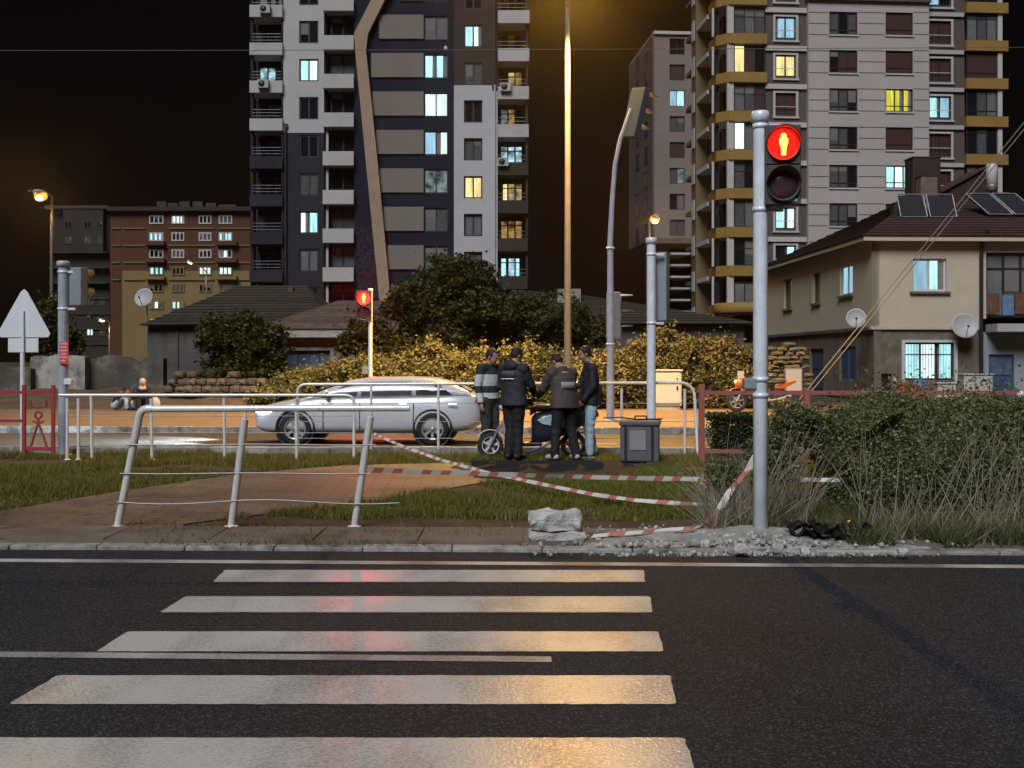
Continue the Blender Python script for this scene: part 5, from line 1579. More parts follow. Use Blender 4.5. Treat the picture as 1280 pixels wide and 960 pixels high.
# ---- left post with its housing turned away
b = P(79, 569, 19.6); b.z = MZ
o = thing('signal_post', 'thick galvanised post with grey signal housing and red sticker by the red barrier', 'traffic light', b)
pole(o, P(0, 332, 19.6).z - MZ, 0.082, True, 'galvanised_dull')
c = P(96, 358, 19.6)
signal_head(o, (c.x + 0.02, 19.72, c.z), rotm(R(155)), 0.31, 0.62, 0.16, 2, -1, 'red_lens', 'housing_grey', visor=0.22)
for py in (340, 386): clamp(o, P(0, py, 19.6).z - MZ, 0.082, 0.2)
s0, s1 = P(77.5, 455, 19.6), P(88.5, 427, 19.6)
st = MB().box(s0.x, s1.x, 19.49, 19.505, s0.z, s1.z).build('red_sticker', MATS['red_sticker'], o)
hh = s1.z - s0.z
for k, (f0, f1) in enumerate(((0.1, 0.9), (0.12, 0.8), (0.1, 0.88), (0.2, 0.75), (0.1, 0.9), (0.15, 0.7))):
    zz = s1.z - hh * (0.1 + k * 0.15)
    MB().box(s0.x + 0.143 * f0, s0.x + 0.143 * f1, 19.486, 19.491, zz - 0.013, zz + 0.013).build('print_line', MATS['pale_print'], st)
jb = P(87, 477, 19.6)
MB().box(jb.x - 0.07, jb.x + 0.06, 19.52, 19.64, jb.z - 0.05, jb.z + 0.05).build('junction_box', MATS['sign_back'], o, bevel=0.012)
# ---- three-lamp signal post at the median edge
b = P(808, 540, 19.9); b.z = 0.17
b.y = 19.2
o = thing('signal_post', 'galvanised post with tall three-lamp housing seen from behind, near the grey carrier', 'traffic light', b)
pole(o, P(0, 303, 19.2).z - 0.17, 0.072, True)
c = P(826, 358, 19.3)
signal_head(o, (c.x, 19.45, c.z), rotm(R(168)), 0.25, 1.10, 0.16, 3, -1, 'red_lens', 'housing_grey', visor=0.05)
for py in (318, 404): clamp(o, P(0, py, 19.2).z - 0.17, 0.072, 0.2)
# ---- mast with overhanging head across the road
b = P(763, 530, 28.9); b.z = 0.13
o = thing('mast_signal', 'tall bent mast with an overhanging tilted signal head showing green below', 'traffic light', b)
pts = [P(x, y, 28.9) for x, y in ((763, 300), (765.5, 250), (769, 205), (776, 172), (784, 150), (789, 136))]
mb = MB().tube([Vector((b.x, 28.9, 0.13)), Vector((b.x, 28.9, 1.6))] + pts, [0.095, 0.09, 0.07, 0.06, 0.055, 0.05, 0.046, 0.042], 14)
mb.lathe([(0, 0.13), (0.2, 0.13), (0.2, 0.16), (0.11, 0.17)], (b.x, 28.9, 0), 16)
mb.build('mast', MATS['galvanised_dull'], o)
clampm = MB()
for y_ in (310, 430): clampm.lathe([(0.09, -0.02), (0.105, -0.02), (0.105, 0.02), (0.09, 0.02)], P(763, y_, 28.9), 16)
clampm.build('clamp', MATS['galvanised'], o)
c = P(800, 141, 28.9)
M = rotm(R(140), 0) 
M = Matrix.Rotation(R(13), 3, 'Y') @ rotm(R(126))
signal_head(o, (c.x - 0.04, 29.05, c.z), M, 0.50, 1.22, 0.16, 3, 2, 'green_lens', 'housing_dark', visor=0.50, visormat='lamp_shell', varc=0.27)
c = P(770.5, 394, 28.9)
signal_head(o, (c.x + 0.02, 29.1, c.z), rotm(R(122)), 0.30, 1.12, 0.2, 3, 2, 'green_lens', 'housing_grey', visor=0.46, varc=0.27)

# ---- triangular warning sign seen from behind
b = P(28, 570, 19.8); b.z = MZ
o = thing('warning_sign', 'back of a triangular sign with a small plate below, on a grey post', 'sign', b)
pole(o, P(0, 388, 19.8).z - MZ, 0.036, True)
tri = [(31, 361.5), (35, 365), (63.5, 417), (61.5, 421.5), (57, 422), (3, 422), (-1.5, 420), (-2, 416), (26.5, 365)]
mb = MB().prism([P(x, y, 19.78) for x, y in tri], (0, 0.02, 0))
mb.v = [Vector((v.x, v.y - 0.03, v.z)) for v in mb.v]
o_t = mb.build('triangle_plate', MATS['sign_back'], o, bevel=0.006)
a, b_ = P(10.5, 440.5, 19.78), P(48.5, 423, 19.78)
MB().box(a.x, b_.x, 19.76, 19.775, a.z, b_.z).build('lower_plate', MATS['sign_back'], o, bevel=0.006)
pz = P(28, 395, 19.7)
MB().box(pz.x - 0.014, pz.x + 0.014, 19.71, 19.745, P(0, 440, 19.7).z, P(0, 388, 19.7).z).build('back_rib', MATS['galvanised'], o)

# ---- red pedestrian barriers
def bars(segs, r, n=8):
    mb = MB()
    for s_ in segs:
        mb.tube(s_, r, n)
    return mb
Yb = 19.0
o = thing('red_barrier', 'red barrier panel with a walking figure of bent bars beside the signal post', 'barrier', (P(47, 566, Yb).x, Yb, MZ))
q = lambda x, y: P(x, y, Yb)
for x in (30, 66.5):
    p0 = q(x, 566); p0.z = MZ
    MB().box(p0.x - 0.028, p0.x + 0.028, Yb - 0.028, Yb + 0.028, MZ, q(x, 481).z).build('post', MATS['red_paint'], o, bevel=0.006)
for y in (490.5, 561):
    a, b_ = q(32.7, y), q(63.8, y)
    MB().box(a.x, b_.x, Yb - 0.025, Yb + 0.025, a.z - 0.03, a.z + 0.03).build('rail', MATS['red_paint'], o)
ring = [q(48 + 4.2 * math.cos(t), 519 + 4.2 * math.sin(t)) for t in np.linspace(0, 2 * math.pi, 14)]
fig = bars([ring, [q(39, 509), q(44, 507), q(48, 510), q(52, 507), q(58, 509)], [q(48, 523.5), q(48, 529)], [q(41, 526), q(48, 529), q(55, 526)], [q(48, 529), q(44, 540), q(38, 560)], [q(48, 529), q(53, 541), q(59, 560)], [q(38, 500), q(39, 509)], [q(58, 500), q(58, 509)]], 0.018, 6)
fig.build('walking_figure', MATS['red_paint'], o)
o = thing('red_fence', 'red two-rail fence running left from the barrier panel behind the triangular sign', 'fence', (P(-90, 566, Yb).x, Yb, MZ))
for y in (490.5, 526):
    a, b_ = q(-220, y), q(27.3, y)
    MB().box(a.x, b_.x, Yb - 0.02, Yb + 0.02, a.z - 0.022, a.z + 0.022).build('rail', MATS['red_paint'], o)
for x in (-220, -100):
    p0 = q(x, 566)
    MB().box(p0.x - 0.035, p0.x + 0.035, Yb - 0.035, Yb + 0.035, MZ, q(x, 481).z).build('post', MATS['red_paint'], o)
Yr = 17.6
q = lambda x, y: P(x, y, Yr)
o = thing('red_fence', 'faded pinkish red fence running right behind the overgrown hedge', 'fence', (P(1080, 566, Yr).x, Yr, MZ))
for x in (877, 1008.5, 1140.5, 1271.5, 1403):
    p0 = q(x, 566)
    MB().box(p0.x - 0.042, p0.x + 0.042, Yr - 0.042, Yr + 0.042, MZ, q(x, 481 if x == 877 else 487).z).build('post', MATS['pink_paint'], o, bevel=0.006)
xs_ = (877, 1008.5, 1140.5, 1271.5, 1403)
for x0, x1 in zip(xs_, xs_[1:]):
    for y in (491, 564):
        a, b_ = q(x0, y), q(x1, y)
        MB().box(a.x + 0.044, b_.x - 0.044, Yr - 0.025, Yr + 0.025, a.z - 0.03, a.z + 0.03).build('rail', MATS['pink_paint'], o)
# short thick end post near the right edge
p0 = P(1276, 500, 17.0)
o = thing('bollard', 'short red post with a pale rounded top beside the fence at the right edge', 'bollard', (p0.x, 17.0, MZ))
MB().lathe([(0, 0), (0.05, 0), (0.05, 1.02)], (0, 0, 0), 14).build('post', MATS['red_paint'], o, local=True)
MB().ball((0, 0, 1.06), (0.055, 0.055, 0.06), 14, 8).build('cap', MATS['sign_back'], o, local=True)

# ---- stainless railings
def curve(a, c, b, n=7):
    a, b, c = Vector(a), Vector(b), Vector(c)
    return [(a * (1 - t) ** 2 + c * 2 * t * (1 - t) + b * t * t) for t in [k / n for k in range(n + 1)]]
RG = 'stainless pedestrian railings'
# near one, knocked over to the right
feet = [G(147, 659, MZ), G(289, 659, MZ), G(443, 659, MZ)]
Yn = feet[0].y
o = thing('steel_railing', 'nearest stainless railing knocked askew, its posts leaning to the right', 'railing', feet[1], 0, RG)
lean = 0.32
tops = [P(176, 510, Yn - 0.25), P(306, 522, Yn - 0.25), P(463, 519, Yn - 0.25)]
tl = P(190, 511, Yn - 0.25); tr = P(512, 510, Yn - 0.25)
path = [feet[0], feet[0].lerp(tops[0], 0.9)] + curve(feet[0].lerp(tops[0], 0.93), P(176, 509, Yn - 0.25), tl, 6)
MB().tube(path, 0.036, 14).build('post', MATS['stainless'], o)
MB().tube([tl, tr], 0.031, 14).build('handrail', MATS['stainless'], o)
for k in (1, 2):
    MB().tube([feet[k], tops[k] - Vector((0, 0, 0.01))], 0.034, 14).build('post', MATS['stainless'], o)
    MB().bar(tops[k] - Vector((0, 0, 0.01)), P((306, 463)[k - 1] + 2, 512, Yn - 0.25), 0.012).build('bracket', MATS['stainless'], o)
for k in range(3):
    MB().lathe([(0, 0), (0.065, 0), (0.065, 0.012), (0.04, 0.02)], feet[k], 18).build('foot_plate', MATS['stainless'], o)
for f_, x0, x1, sag in ((0.70, 156, 470, 0.004), (0.46, 150, 462, 0.004), (0.22, 146, 499, 0.02)):
    z_ = MZ + f_ * (tops[0].z - MZ); Yc = Yn - 0.25 * f_ - 0.04
    a, b_ = P(x0, 600, Yc), P(x1, 600, Yc); a.z = b_.z = z_
    MB().tube([a.lerp(b_, t) + Vector((0, 0, -sag * math.sin(t * 9.0))) for t in np.linspace(0, 1, 14)], 0.007, 6).build('wire', MATS['steel_cable'], o)
# second railing behind, on the left
Y2 = 18.6
q = lambda x, y: P(x, y, Y2)
o = thing('steel_railing', 'long low stainless railing on the left starting at the signal post', 'railing', (q(260, 580).x, Y2, MZ), 0, RG)
zt = q(0, 494).z
path = [q(74, 494)] + [q(430, 494)] + curve(q(430, 494), q(442.5, 494), q(442.5, 504), 5)[1:] + [Vector((q(442.5, 0).x, Y2, MZ))]
MB().tube(path, 0.025, 12).build('handrail', MATS['stainless'], o)
for x, hgt in ((84, 498), (98, 498), (115, 494), (190, 498), (281, 498), (371, 498)):
    a = q(x, 578); a.z = MZ
    MB().bar(a, q(x - 1 if x > 100 else x, hgt), 0.024).build('post', MATS['stainless'], o)
    MB().lathe([(0, 0), (0.05, 0), (0.05, 0.012), (0.026, 0.02)], a, 14).build('foot_plate', MATS['stainless'], o)
for y in (520, 541, 560):
    MB().bar(q(84, y), q(442, y), 0.006, n=6).build('wire', MATS['steel_cable'], o)
# third railing on the far kerb
Y3 = 19.45
q = lambda x, y: P(x, y, Y3)
o = thing('steel_railing', 'higher stainless railing on the far kerb passing behind the men', 'railing', (q(620, 575).x, Y3, 0.05), 0, RG)
path = [Vector((q(372, 0).x, Y3, MZ))] + [q(372, 495)] + curve(q(372, 490), q(372, 480.5), q(384, 480.5), 5) + [q(850, 478.5)] + curve(q(850, 478.5), q(864, 478.5), q(868, 492), 5)[1:] + [Vector((q(869, 0).x, Y3 - 0.3, MZ))]
MB().tube(path, 0.026, 12).build('handrail', MATS['stainless'], o)
for x in (464, 548, 777, 856):
    a = q(x, 575); a.z = MZ if x == 856 else 0.16
    MB().bar(a, q(x, 481 if x != 777 and x != 856 else 486), 0.022).build('post', MATS['stainless'], o)
for y in (504, 527, 548):
    MB().bar(q(372, y), q(868, y), 0.006, n=6).build('wire', MATS['steel_cable'], o)

# ---- barrier tape, red and white
def tape(label, pts, w, step=0.16, tilt=None, skew=0.03):
    pts = [Vector(p) for p in pts]
    # resample
    L_ = [0]
    for a, b in zip(pts, pts[1:]): L_.append(L_[-1] + (b - a).length)
    def at(s_):
        for i in range(len(pts) - 1):
            if s_ <= L_[i + 1] or i == len(pts) - 2:
                t = (s_ - L_[i]) / max(1e-6, L_[i + 1] - L_[i])
                return pts[i].lerp(pts[i + 1], t)
    n = max(2, int(L_[-1] / step))
    vs, fs, mi = [], [], []
    rg = random.Random(len(label))
    for k in range(n + 1):
        p = at(L_[-1] * k / n)
        tw = 0.9 * noise.noise(Vector((k * 0.13, len(label), 0)))
        up = Vector((0, math.sin(tw), math.cos(tw)))
        if tilt: up = Vector(tilt).normalized()
        ww = w * (1 + 0.2 * noise.noise(Vector((k * 0.3, 5, 0))))
        vs += [p - up * ww / 2, p + up * ww / 2 + Vector((skew, 0, 0))]
    for k in range(n):
        fs.append((2 * k, 2 * k + 2, 2 * k + 3, 2 * k + 1)); mi.append(1 if k % 5 in (1, 3) else 0)
    mb = MB().add(vs, fs, True)
    o = mb.build('barrier_tape', MATS['tape_white'], fix=False)
    o.data.materials.append(MATS['tape_red'])
    o.data.polygons.foreach_set('material_index', mi)
    tag(o, label, 'barrier tape', 'red and white barrier tapes')
    return o
tape('straight red and white tape stretched from the leaning railing to the bushes', [P(452, 587, 11.6), P(540, 590.5, 11.9), P(640, 593.5, 12.2), P(760, 597, 12.5), P(880, 599, 12.8), P(960, 599.5, 12.4), P(1062, 600, 12.2)], 0.046, 0.10)
tape('sagging twisted tape slanting down from the far railing to the cut stems', [P(466, 542, 19.2), P(500, 557, 18), P(550, 575, 16.4), P(605, 590, 15), P(680, 606, 13.6), P(740, 618, 12.9), P(790, 625, 12.4), P(850, 629.5, 12.1), P(893, 630.5, 11.9)], 0.036, 0.13)
tape('torn tape end hanging from the bush down to the rubble', [P(944, 566, 11.6), P(932, 590, 11.4), P(915, 606, 11.3), P(903, 628, 11.2), P(890, 646, 11.1), P(876, 658, 11.0)], 0.07, 0.24, tilt=(0.8, 0, 0.5))
tape('crumpled tape lying on the gravel beside the concrete block', [G(738, 670, 0.09), G(770, 667, 0.10), G(800, 665, 0.12), G(830, 662, 0.11), G(862, 660, 0.13), G(884, 655, 0.12)], 0.05, 0.14, tilt=(0, 0.8, 0.45))
tape('short tape hanging over the gap in the right-hand hedge', [P(1018, 518, 14.5), P(1040, 524, 14.4), P(1064, 527, 14.3), P(1086, 521, 14.2)], 0.05, 0.3)
tape('loose tape strip in the grass behind the near signal pole', [P(985, 624, 13.3), P(1010, 621, 13.3), P(1035, 618, 13.2), P(1062, 613, 13.2)], 0.06, 0.2)

# ---- broken concrete, rubble, charred scraps at the verge
def chunk(c, s, seed, cuts=3):
    bm_ = bmesh.new()
    bmesh.ops.create_cube(bm_, size=1.0)
    bmesh.ops.subdivide_edges(bm_, edges=bm_.edges[:], cuts=cuts, use_grid_fill=True)
    off = Vector((seed * 7.7, seed * 3.3, seed))
    mb = MB()
    for v in bm_.verts:
        p = Vector((v.co.x * s[0], v.co.y * s[1], v.co.z * s[2]))
        d = Vector((noise.noise(p * 5 + off), noise.noise(p * 5 + off + Vector((9, 0, 0))), noise.noise(p * 5 + off + Vector((0, 9, 0)))))
        d2 = Vector((noise.noise(p * 16 + off), noise.noise(p * 16 + off + Vector((9, 0, 0))), noise.noise(p * 16 + off + Vector((0, 9, 0)))))
        rr = 1 - 0.28 * max(0, (abs(v.co.x) + abs(v.co.y) + abs(v.co.z)) - 1.05)
        mb.v.append(p * rr + d * min(s) * 0.28 + d2 * min(s) * 0.14 + Vector(c))
    bm_.verts.ensure_lookup_table(); bm_.verts.index_update()
    for f in bm_.faces:
        mb.f.append([v.index for v in f.verts]); mb.s.append(False)
    bm_.free()
    return mb
bc = G(697, 678, MZ)
o = thing('concrete_block', 'broken chunk of pale concrete lying on the verge beside the crossing', 'rubble', bc)
chunk((-0.01, 0.16, 0.155), (0.44, 0.32, 0.165), 3, 8).build('broken_top', MATS['broken_concrete'], o, local=True)
chunk((0.0, 0.16, 0.04), (0.47, 0.34, 0.085), 5, 8).build('lower_layer', MATS['broken_concrete'], o, local=True)
rg = random.Random(88)
nx, ny = 90, 16
vs, fs = [], []
for j in range(ny):
    for i in range(nx):
        x = 0.55 + i * 0.033; y = 9.99 + j * 0.075
        e_ = min(1, i / 14, (nx - 1 - i) / 14, j / 3.5, (ny - 1 - j) / 5)
        h_ = 0.045 * e_ + 0.035 * noise.noise(Vector((x * 3, y * 3, 2))) * e_ + 0.012 * noise.noise(Vector((x * 14, y * 14, 7))) - 0.012
        h_ += 0.05 * math.exp(-((x - 2.1) / 0.35) ** 2 - ((y - 10.6) / 0.3) ** 2)
        vs.append((x, y + SL * x * 0.5, MZ + h_ - (0.05 if j == 0 else 0)))
for j in range(ny - 1):
    for i in range(nx - 1): fs.append((j * nx + i, j * nx + i + 1, (j + 1) * nx + i + 1, (j + 1) * nx + i))
dh = MB().add(vs, fs, False).build('rubble_dust', MATS['rubble_dust'], fix=False)
tag(dh, 'pale concrete dust and grit spread round the near signal pole', 'rubble', kind='stuff')
mb = MB()
protos = [rock(None, (0, 0, 0), (1, 1, 0.7), 300 + k, 6, 4) for k in range(6)]
for k in range(6500):
    # spread along the verge, thickest round the pole foot
    x = rg.gauss(0.0, 1.0)
    px = 940 + x * 105 if rg.random() < 0.75 else rg.uniform(735, 1180)
    py = rg.gauss(681, 9) if px > 860 else rg.gauss(676, 8)
    if py < 655 or py > 699: continue
    p = G(px, py, MZ)
    if p.y < 9.75: continue
    s_ = 0.006 + 0.040 * rg.random() ** 5
    heap = 0.05 * math.exp(-((px - 940) / 60) ** 2 - ((py - 676) / 9) ** 2)
    zb = MZ if p.y > 9.98 else 0.0
    pr = protos[rg.randrange(6)]
    M = Matrix.Rotation(rg.uniform(0, 6.3), 3, 'Z') @ Matrix.Rotation(rg.uniform(0, 6.3), 3, 'X')
    c = Vector((p.x, p.y, zb + s_ * 0.3 + heap * rg.random()))
    bse = len(mb.v)
    mb.v += [M @ (v * s_) + c for v in pr.v]
    mb.f += [[bse + i for i in f] for f in pr.f]; mb.s += [False] * len(pr.f)
gv = mb.build('gravel', MATS['gravel'], fix=False)
tag(gv, 'pale gravel and concrete crumbs strewn round the foot of the near signal pole', 'gravel', kind='stuff')
for k, (px, py, s_, lab) in enumerate(((800, 676, 0.045, 'small pale concrete lump near the crumpled tape on the gravel'), (926, 690, 0.085, 'flat pale concrete lump in front of the near signal pole'),
        (972, 688, 0.075, 'pale concrete lump just right of the near signal pole foot'), (1006, 692, 0.06, 'small concrete lump left of the charred heap by the road edge'),
        (880, 681, 0.055, 'concrete lump below the hanging tape end'), (1128, 692, 0.055, 'lone pale concrete lump at the road edge below the hedge'))):
    p = G(px, py, MZ)
    ob = chunk((p.x, p.y, MZ + s_ * 0.35), (s_ * 1.3, s_, s_ * 0.75), 20 + k, 3).build('concrete_fragment', MATS['broken_concrete'])
    tag(ob, lab, 'rubble', 'concrete fragments on the verge')
bc = G(1050, 679, MZ); bc.z += 0.05
o = thing('charred_heap', 'heap of black crumpled plastic at the foot of the hedge', 'debris', bc)
for k in range(9):
    c = Vector((rg.uniform(-0.28, 0.26), rg.uniform(-0.02, 0.3), rg.uniform(0.03, 0.10)))
    nn = 6; vs = []; fs = []
    for j in range(nn):
        for i in range(nn):
            q_ = Vector(((i / 5 - 0.5) * 0.26, (j / 5 - 0.5) * 0.2, 0))
            dz = noise.noise(q_ * 13 + Vector((k * 5, 0, 0)))
            vs.append(c + Matrix.Rotation(k * 1.7, 3, 'Z') @ (q_ + Vector((0.03 * dz, 0.03 * noise.noise(q_ * 15 + Vector((0, k * 3, 0))), 0.09 * dz))))
    for j in range(nn - 1):
        for i in range(nn - 1): fs.append((j * nn + i, j * nn + i + 1, (j + 1) * nn + i + 1, (j + 1) * nn + i))
    ob = MB().add(vs, fs).build('scrap', MATS['charred'], o, local=True, fix=False)
    sd = ob.modifiers.new('thick', 'SOLIDIFY'); sd.thickness = 0.006

# ---- wires
def wire(label, a, b, sag, r, cat='cable', m='cable', group=None):
    a, b = Vector(a), Vector(b)
    pts = [a.lerp(b, t) - Vector((0, 0, sag * 4 * t * (1 - t))) for t in np.linspace(0, 1, 40)]
    return tag(MB().tube(pts, r, 6).build('overhead_wire' if cat == 'cable' else 'stay_wire', MATS[m]), label, cat, group)
wire('thin overhead wire crossing the whole view above the roofs', P(-900, 62, 45), P(2200, 52, 45), 0.15, 0.011)
pw = P(557, 57, 45)
o = thing('hanging_lamp', 'tiny pale lamp hanging on the overhead wire before the tower', 'lamp', (pw.x, 45, pw.z - 0.1))
MB().ball((0, 0, 0), (0.07, 0.07, 0.09), 12, 8).build('globe', MATS['tank_white'], o, local=True)
MB().bar((0, 0, 0.08), (0, 0, 0.2), 0.03).build('fitting', MATS['black_plastic'], o, local=True)
for dx, lab in ((0, 'left of the twin stay wires slanting up in front of the cream house'), (7, 'right of the twin stay wires slanting up in front of the cream house')):
    a, b = P(985 + dx, 517, 38), P(1345 + dx, 73, 34)
    tag(MB().tube([a.lerp(b, t) for t in (0, 0.5, 1)], 0.017, 6).build('stay_wire', MATS['steel_cable']), lab, 'stay wire', 'twin stay wires')

# ---- overgrown hedge on the near verge and bushes
def dry_stems(parent, n, boxpx, Yr_, hr, lean, seed, m='dry_stalk', r=(0.003, 0.007)):
    rg = random.Random(seed)
    mb = MB()
    for k in range(n):
        px = rg.uniform(*boxpx); Y = rg.uniform(*Yr_)
        b = Vector(((px - CXP) * Y / FPX, Y, MZ - 0.02))
        h_ = rg.uniform(*hr)
        l = Vector((rg.gauss(lean, 0.35), rg.gauss(-0.1, 0.3), 1)).normalized() * h_
        sd = Vector((rg.gauss(0, 0.1), rg.gauss(0, 0.1), 0)) * h_
        mb.tube([b, b + l * 0.35 + sd * 0.5, b + l * 0.7 + sd, b + l + sd * 1.5 - Vector((0, 0, 0.12 * h_ * rg.random()))], [rg.uniform(*r), 0.004, 0.003, 0.0015], 4, False)
    return mb.build('dry_stem', MATS[m], parent)
def bush(label, cat, name, blobs, n, leaf, m, seed, stems, sargs, gap=0.5, second=None, group=None):
    c0 = Vector(blobs[0][0])
    o = thing(name, label, cat, (c0.x, c0.y, MZ), 0, group)
    tot = sum(r[0] * r[1] * r[2] for c, r in blobs)
    ps = [blob_points(c, r, int(n * r[0] * r[1] * r[2] / tot), seed + k, gap, 0.45, 2.2) for k, (c, r) in enumerate(blobs)]
    ps = np.concatenate([p for p in ps if len(p)])
    ps = ps[ps[:, 2] > MZ + 0.01]
    crown_obj(o, 'foliage', ps, leaf, m, 1.7)
    if second:
        ps2 = ps[NR.random(len(ps)) < second[1]] + NR.normal(size=(int(0), 3)) if False else ps[NR.random(len(ps)) < second[1]]
        crown_obj(o, 'dry_foliage', ps2 + NR.normal(size=ps2.shape) * 0.03, leaf * 0.9, second[0], 3.2)
    dry = dry_stems(o, stems, *sargs)
    dry['kind'] = 'stuff'
    return o
oh = hedge('overgrown_hedge', 'dense overgrown hedge with dry grass at its foot, at the right edge', 'hedge', [1078, 1094, 1116, 1150, 1210, 1280, 1340], [590, 540, 515, 507, 511, 506, 508], 657, 11.25, 2.3, 80000, 0.025, 'leaf_hedge', 204, gap=0.56)
dry_stems(oh, 300, (1072, 1300), (10.5, 11.9), (0.3, 1.2), 0.12, 17)['kind'] = 'stuff'
bush('sparse straggly bush with bare stems behind the near signal pole', 'bush', 'straggly_bush',
     [(P(1000, 540, 12.6), (0.40, 0.4, 0.36)), (P(965, 570, 12.2), (0.34, 0.35, 0.34)), (P(1028, 530, 12.9), (0.30, 0.4, 0.22)), (P(905, 595, 11.8), (0.22, 0.3, 0.20))],
     13000, 0.026, 'leaf_hedge', 231, 150, ((885, 1010), (10.9, 12.2), (0.3, 1.1), 0.35, 27), 0.55, ('dry_stalk', 0.06))
# clipped box hedge behind the fence
bx = P(914, 540, 18.4)
o = thing('box_hedge', 'small clipped dark box hedge behind the fence post', 'hedge', (bx.x, 18.4, MZ))
a, b = P(886, 568, 18.4), P(948, 518, 18.4)
n_ = 9000
ps = np.stack([NR.uniform(a.x, b.x, n_), NR.uniform(18.0, 18.9, n_), NR.uniform(MZ, b.z, n_)], 1)
fc = NR.integers(0, 3, n_)
ps[fc == 0, 1] = 18.0 + NR.uniform(0, 0.06, (fc == 0).sum()); ps[fc == 1, 2] = b.z - NR.uniform(0, 0.06, (fc == 1).sum())
crown_obj(o, 'foliage', ps + NR.normal(size=ps.shape) * 0.015, 0.035, 'leaf_box', 1.5)
# dry grass and weeds along the verge, tuft by tuft too many to count
def weeds(name, label, cat, n, region, h, w, m, seed, lean=0.5):
    rg = random.Random(seed)
    sp_ = []
    while len(sp_) < n:
        px, py = rg.uniform(region[0], region[1]), rg.uniform(region[2], region[3])
        p = G(px, py, MZ)
        if noise.noise(Vector((p.x * 2.2, p.y * 2.2, seed))) < -0.05: continue
        if p.y < 10.0: continue
        sp_.append((p.x, p.y, MZ))
    sp_ = np.array(sp_); n = len(sp_)
    ang = NR.uniform(0, 2 * np.pi, n)
    wv = np.stack([np.cos(ang), np.sin(ang), np.zeros(n)], 1) * (w * NR.uniform(0.6, 1.4, n))[:, None]
    hh = NR.uniform(h[0], h[1], n)
    ln = NR.normal(size=(n, 3)) * lean; ln[:, 2] = 1
    mid = sp_ + ln * 0.3 * hh[:, None] + np.array([0, 0, 0.25]) * hh[:, None]
    tip = sp_ + ln * hh[:, None]; 
    co = np.stack([sp_ - wv, sp_ + wv, tip], 1).reshape(-1, 3)
    ob = bpy.data.objects.new(name, raw_mesh(name, co, 3, MATS[m])); COL.objects.link(ob)
    return tag(ob, label, cat, kind='stuff')
weeds('dry_grass', 'dry straw-coloured grass along the foot of the hedge', 'grass', 1700, (1070, 1300, 645, 692), (0.08, 0.34), 0.0035, 'dry_stalk', 3, 0.6)
weeds('verge_weeds', 'green weeds and dry straws around the near signal pole', 'weeds', 3800, (870, 1090, 630, 668), (0.05, 0.19), 0.004, 'weed', 9, 0.6)
weeds('verge_weeds', 'low weeds along the right end of the verge', 'weeds', 15000, (1060, 1300, 640, 694), (0.05, 0.22), 0.005, 'weed', 14, 0.5)
weeds('dry_grass', 'dead stalks heaped between the pole and the concrete block', 'grass', 2200, (885, 950, 600, 668), (0.12, 0.5), 0.004, 'dry_stalk', 21, 0.7)
weeds('kerb_weeds', 'scattered small weeds in the joints of the verge paving', 'weeds', 1100, (160, 660, 655, 690), (0.02, 0.07), 0.005, 'weed', 31, 0.7)
# ================================================================== vehicles
mat('car_paint', (0.56, 0.60, 0.66), 0.3, metal=0.2, var=0.05, vscale=2, coat=0.6)
mat('car_glass', (0.010, 0.011, 0.013), 0.35, spec=0.1, var=0.1)
mat('tyre', (0.014, 0.014, 0.015), 0.8, var=0.2)
mat('alloy', (0.48, 0.50, 0.52), 0.3, metal=0.6, var=0.06)
mat('chrome', (0.6, 0.6, 0.6), 0.18, metal=0.9, var=0.03)
mat('plate_white', (0.6, 0.6, 0.6), 0.5, var=0.03)
mat('tail_red', (0.30, 0.012, 0.012), 0.2, var=0.1)
mat('indicator', (0.45, 0.16, 0.02), 0.25, var=0.1)
mat('scooter_navy', (0.018, 0.024, 0.038), 0.3, var=0.15, coat=0.4)
mat('scooter_pale', (0.32, 0.45, 0.50), 0.3, var=0.06, coat=0.4)
mat('scooter_white', (0.55, 0.56, 0.57), 0.35, var=0.05)
mat('scooter_grey', (0.17, 0.17, 0.18), 0.5, var=0.1)
mat('scooter_blue', (0.045, 0.055, 0.16), 0.4, var=0.1)
mat('moto_orange', (0.36, 0.085, 0.012), 0.35, var=0.1, coat=0.4)
glow('headlamp', (0.85, 0.93, 1.0), 12.0, light=False)

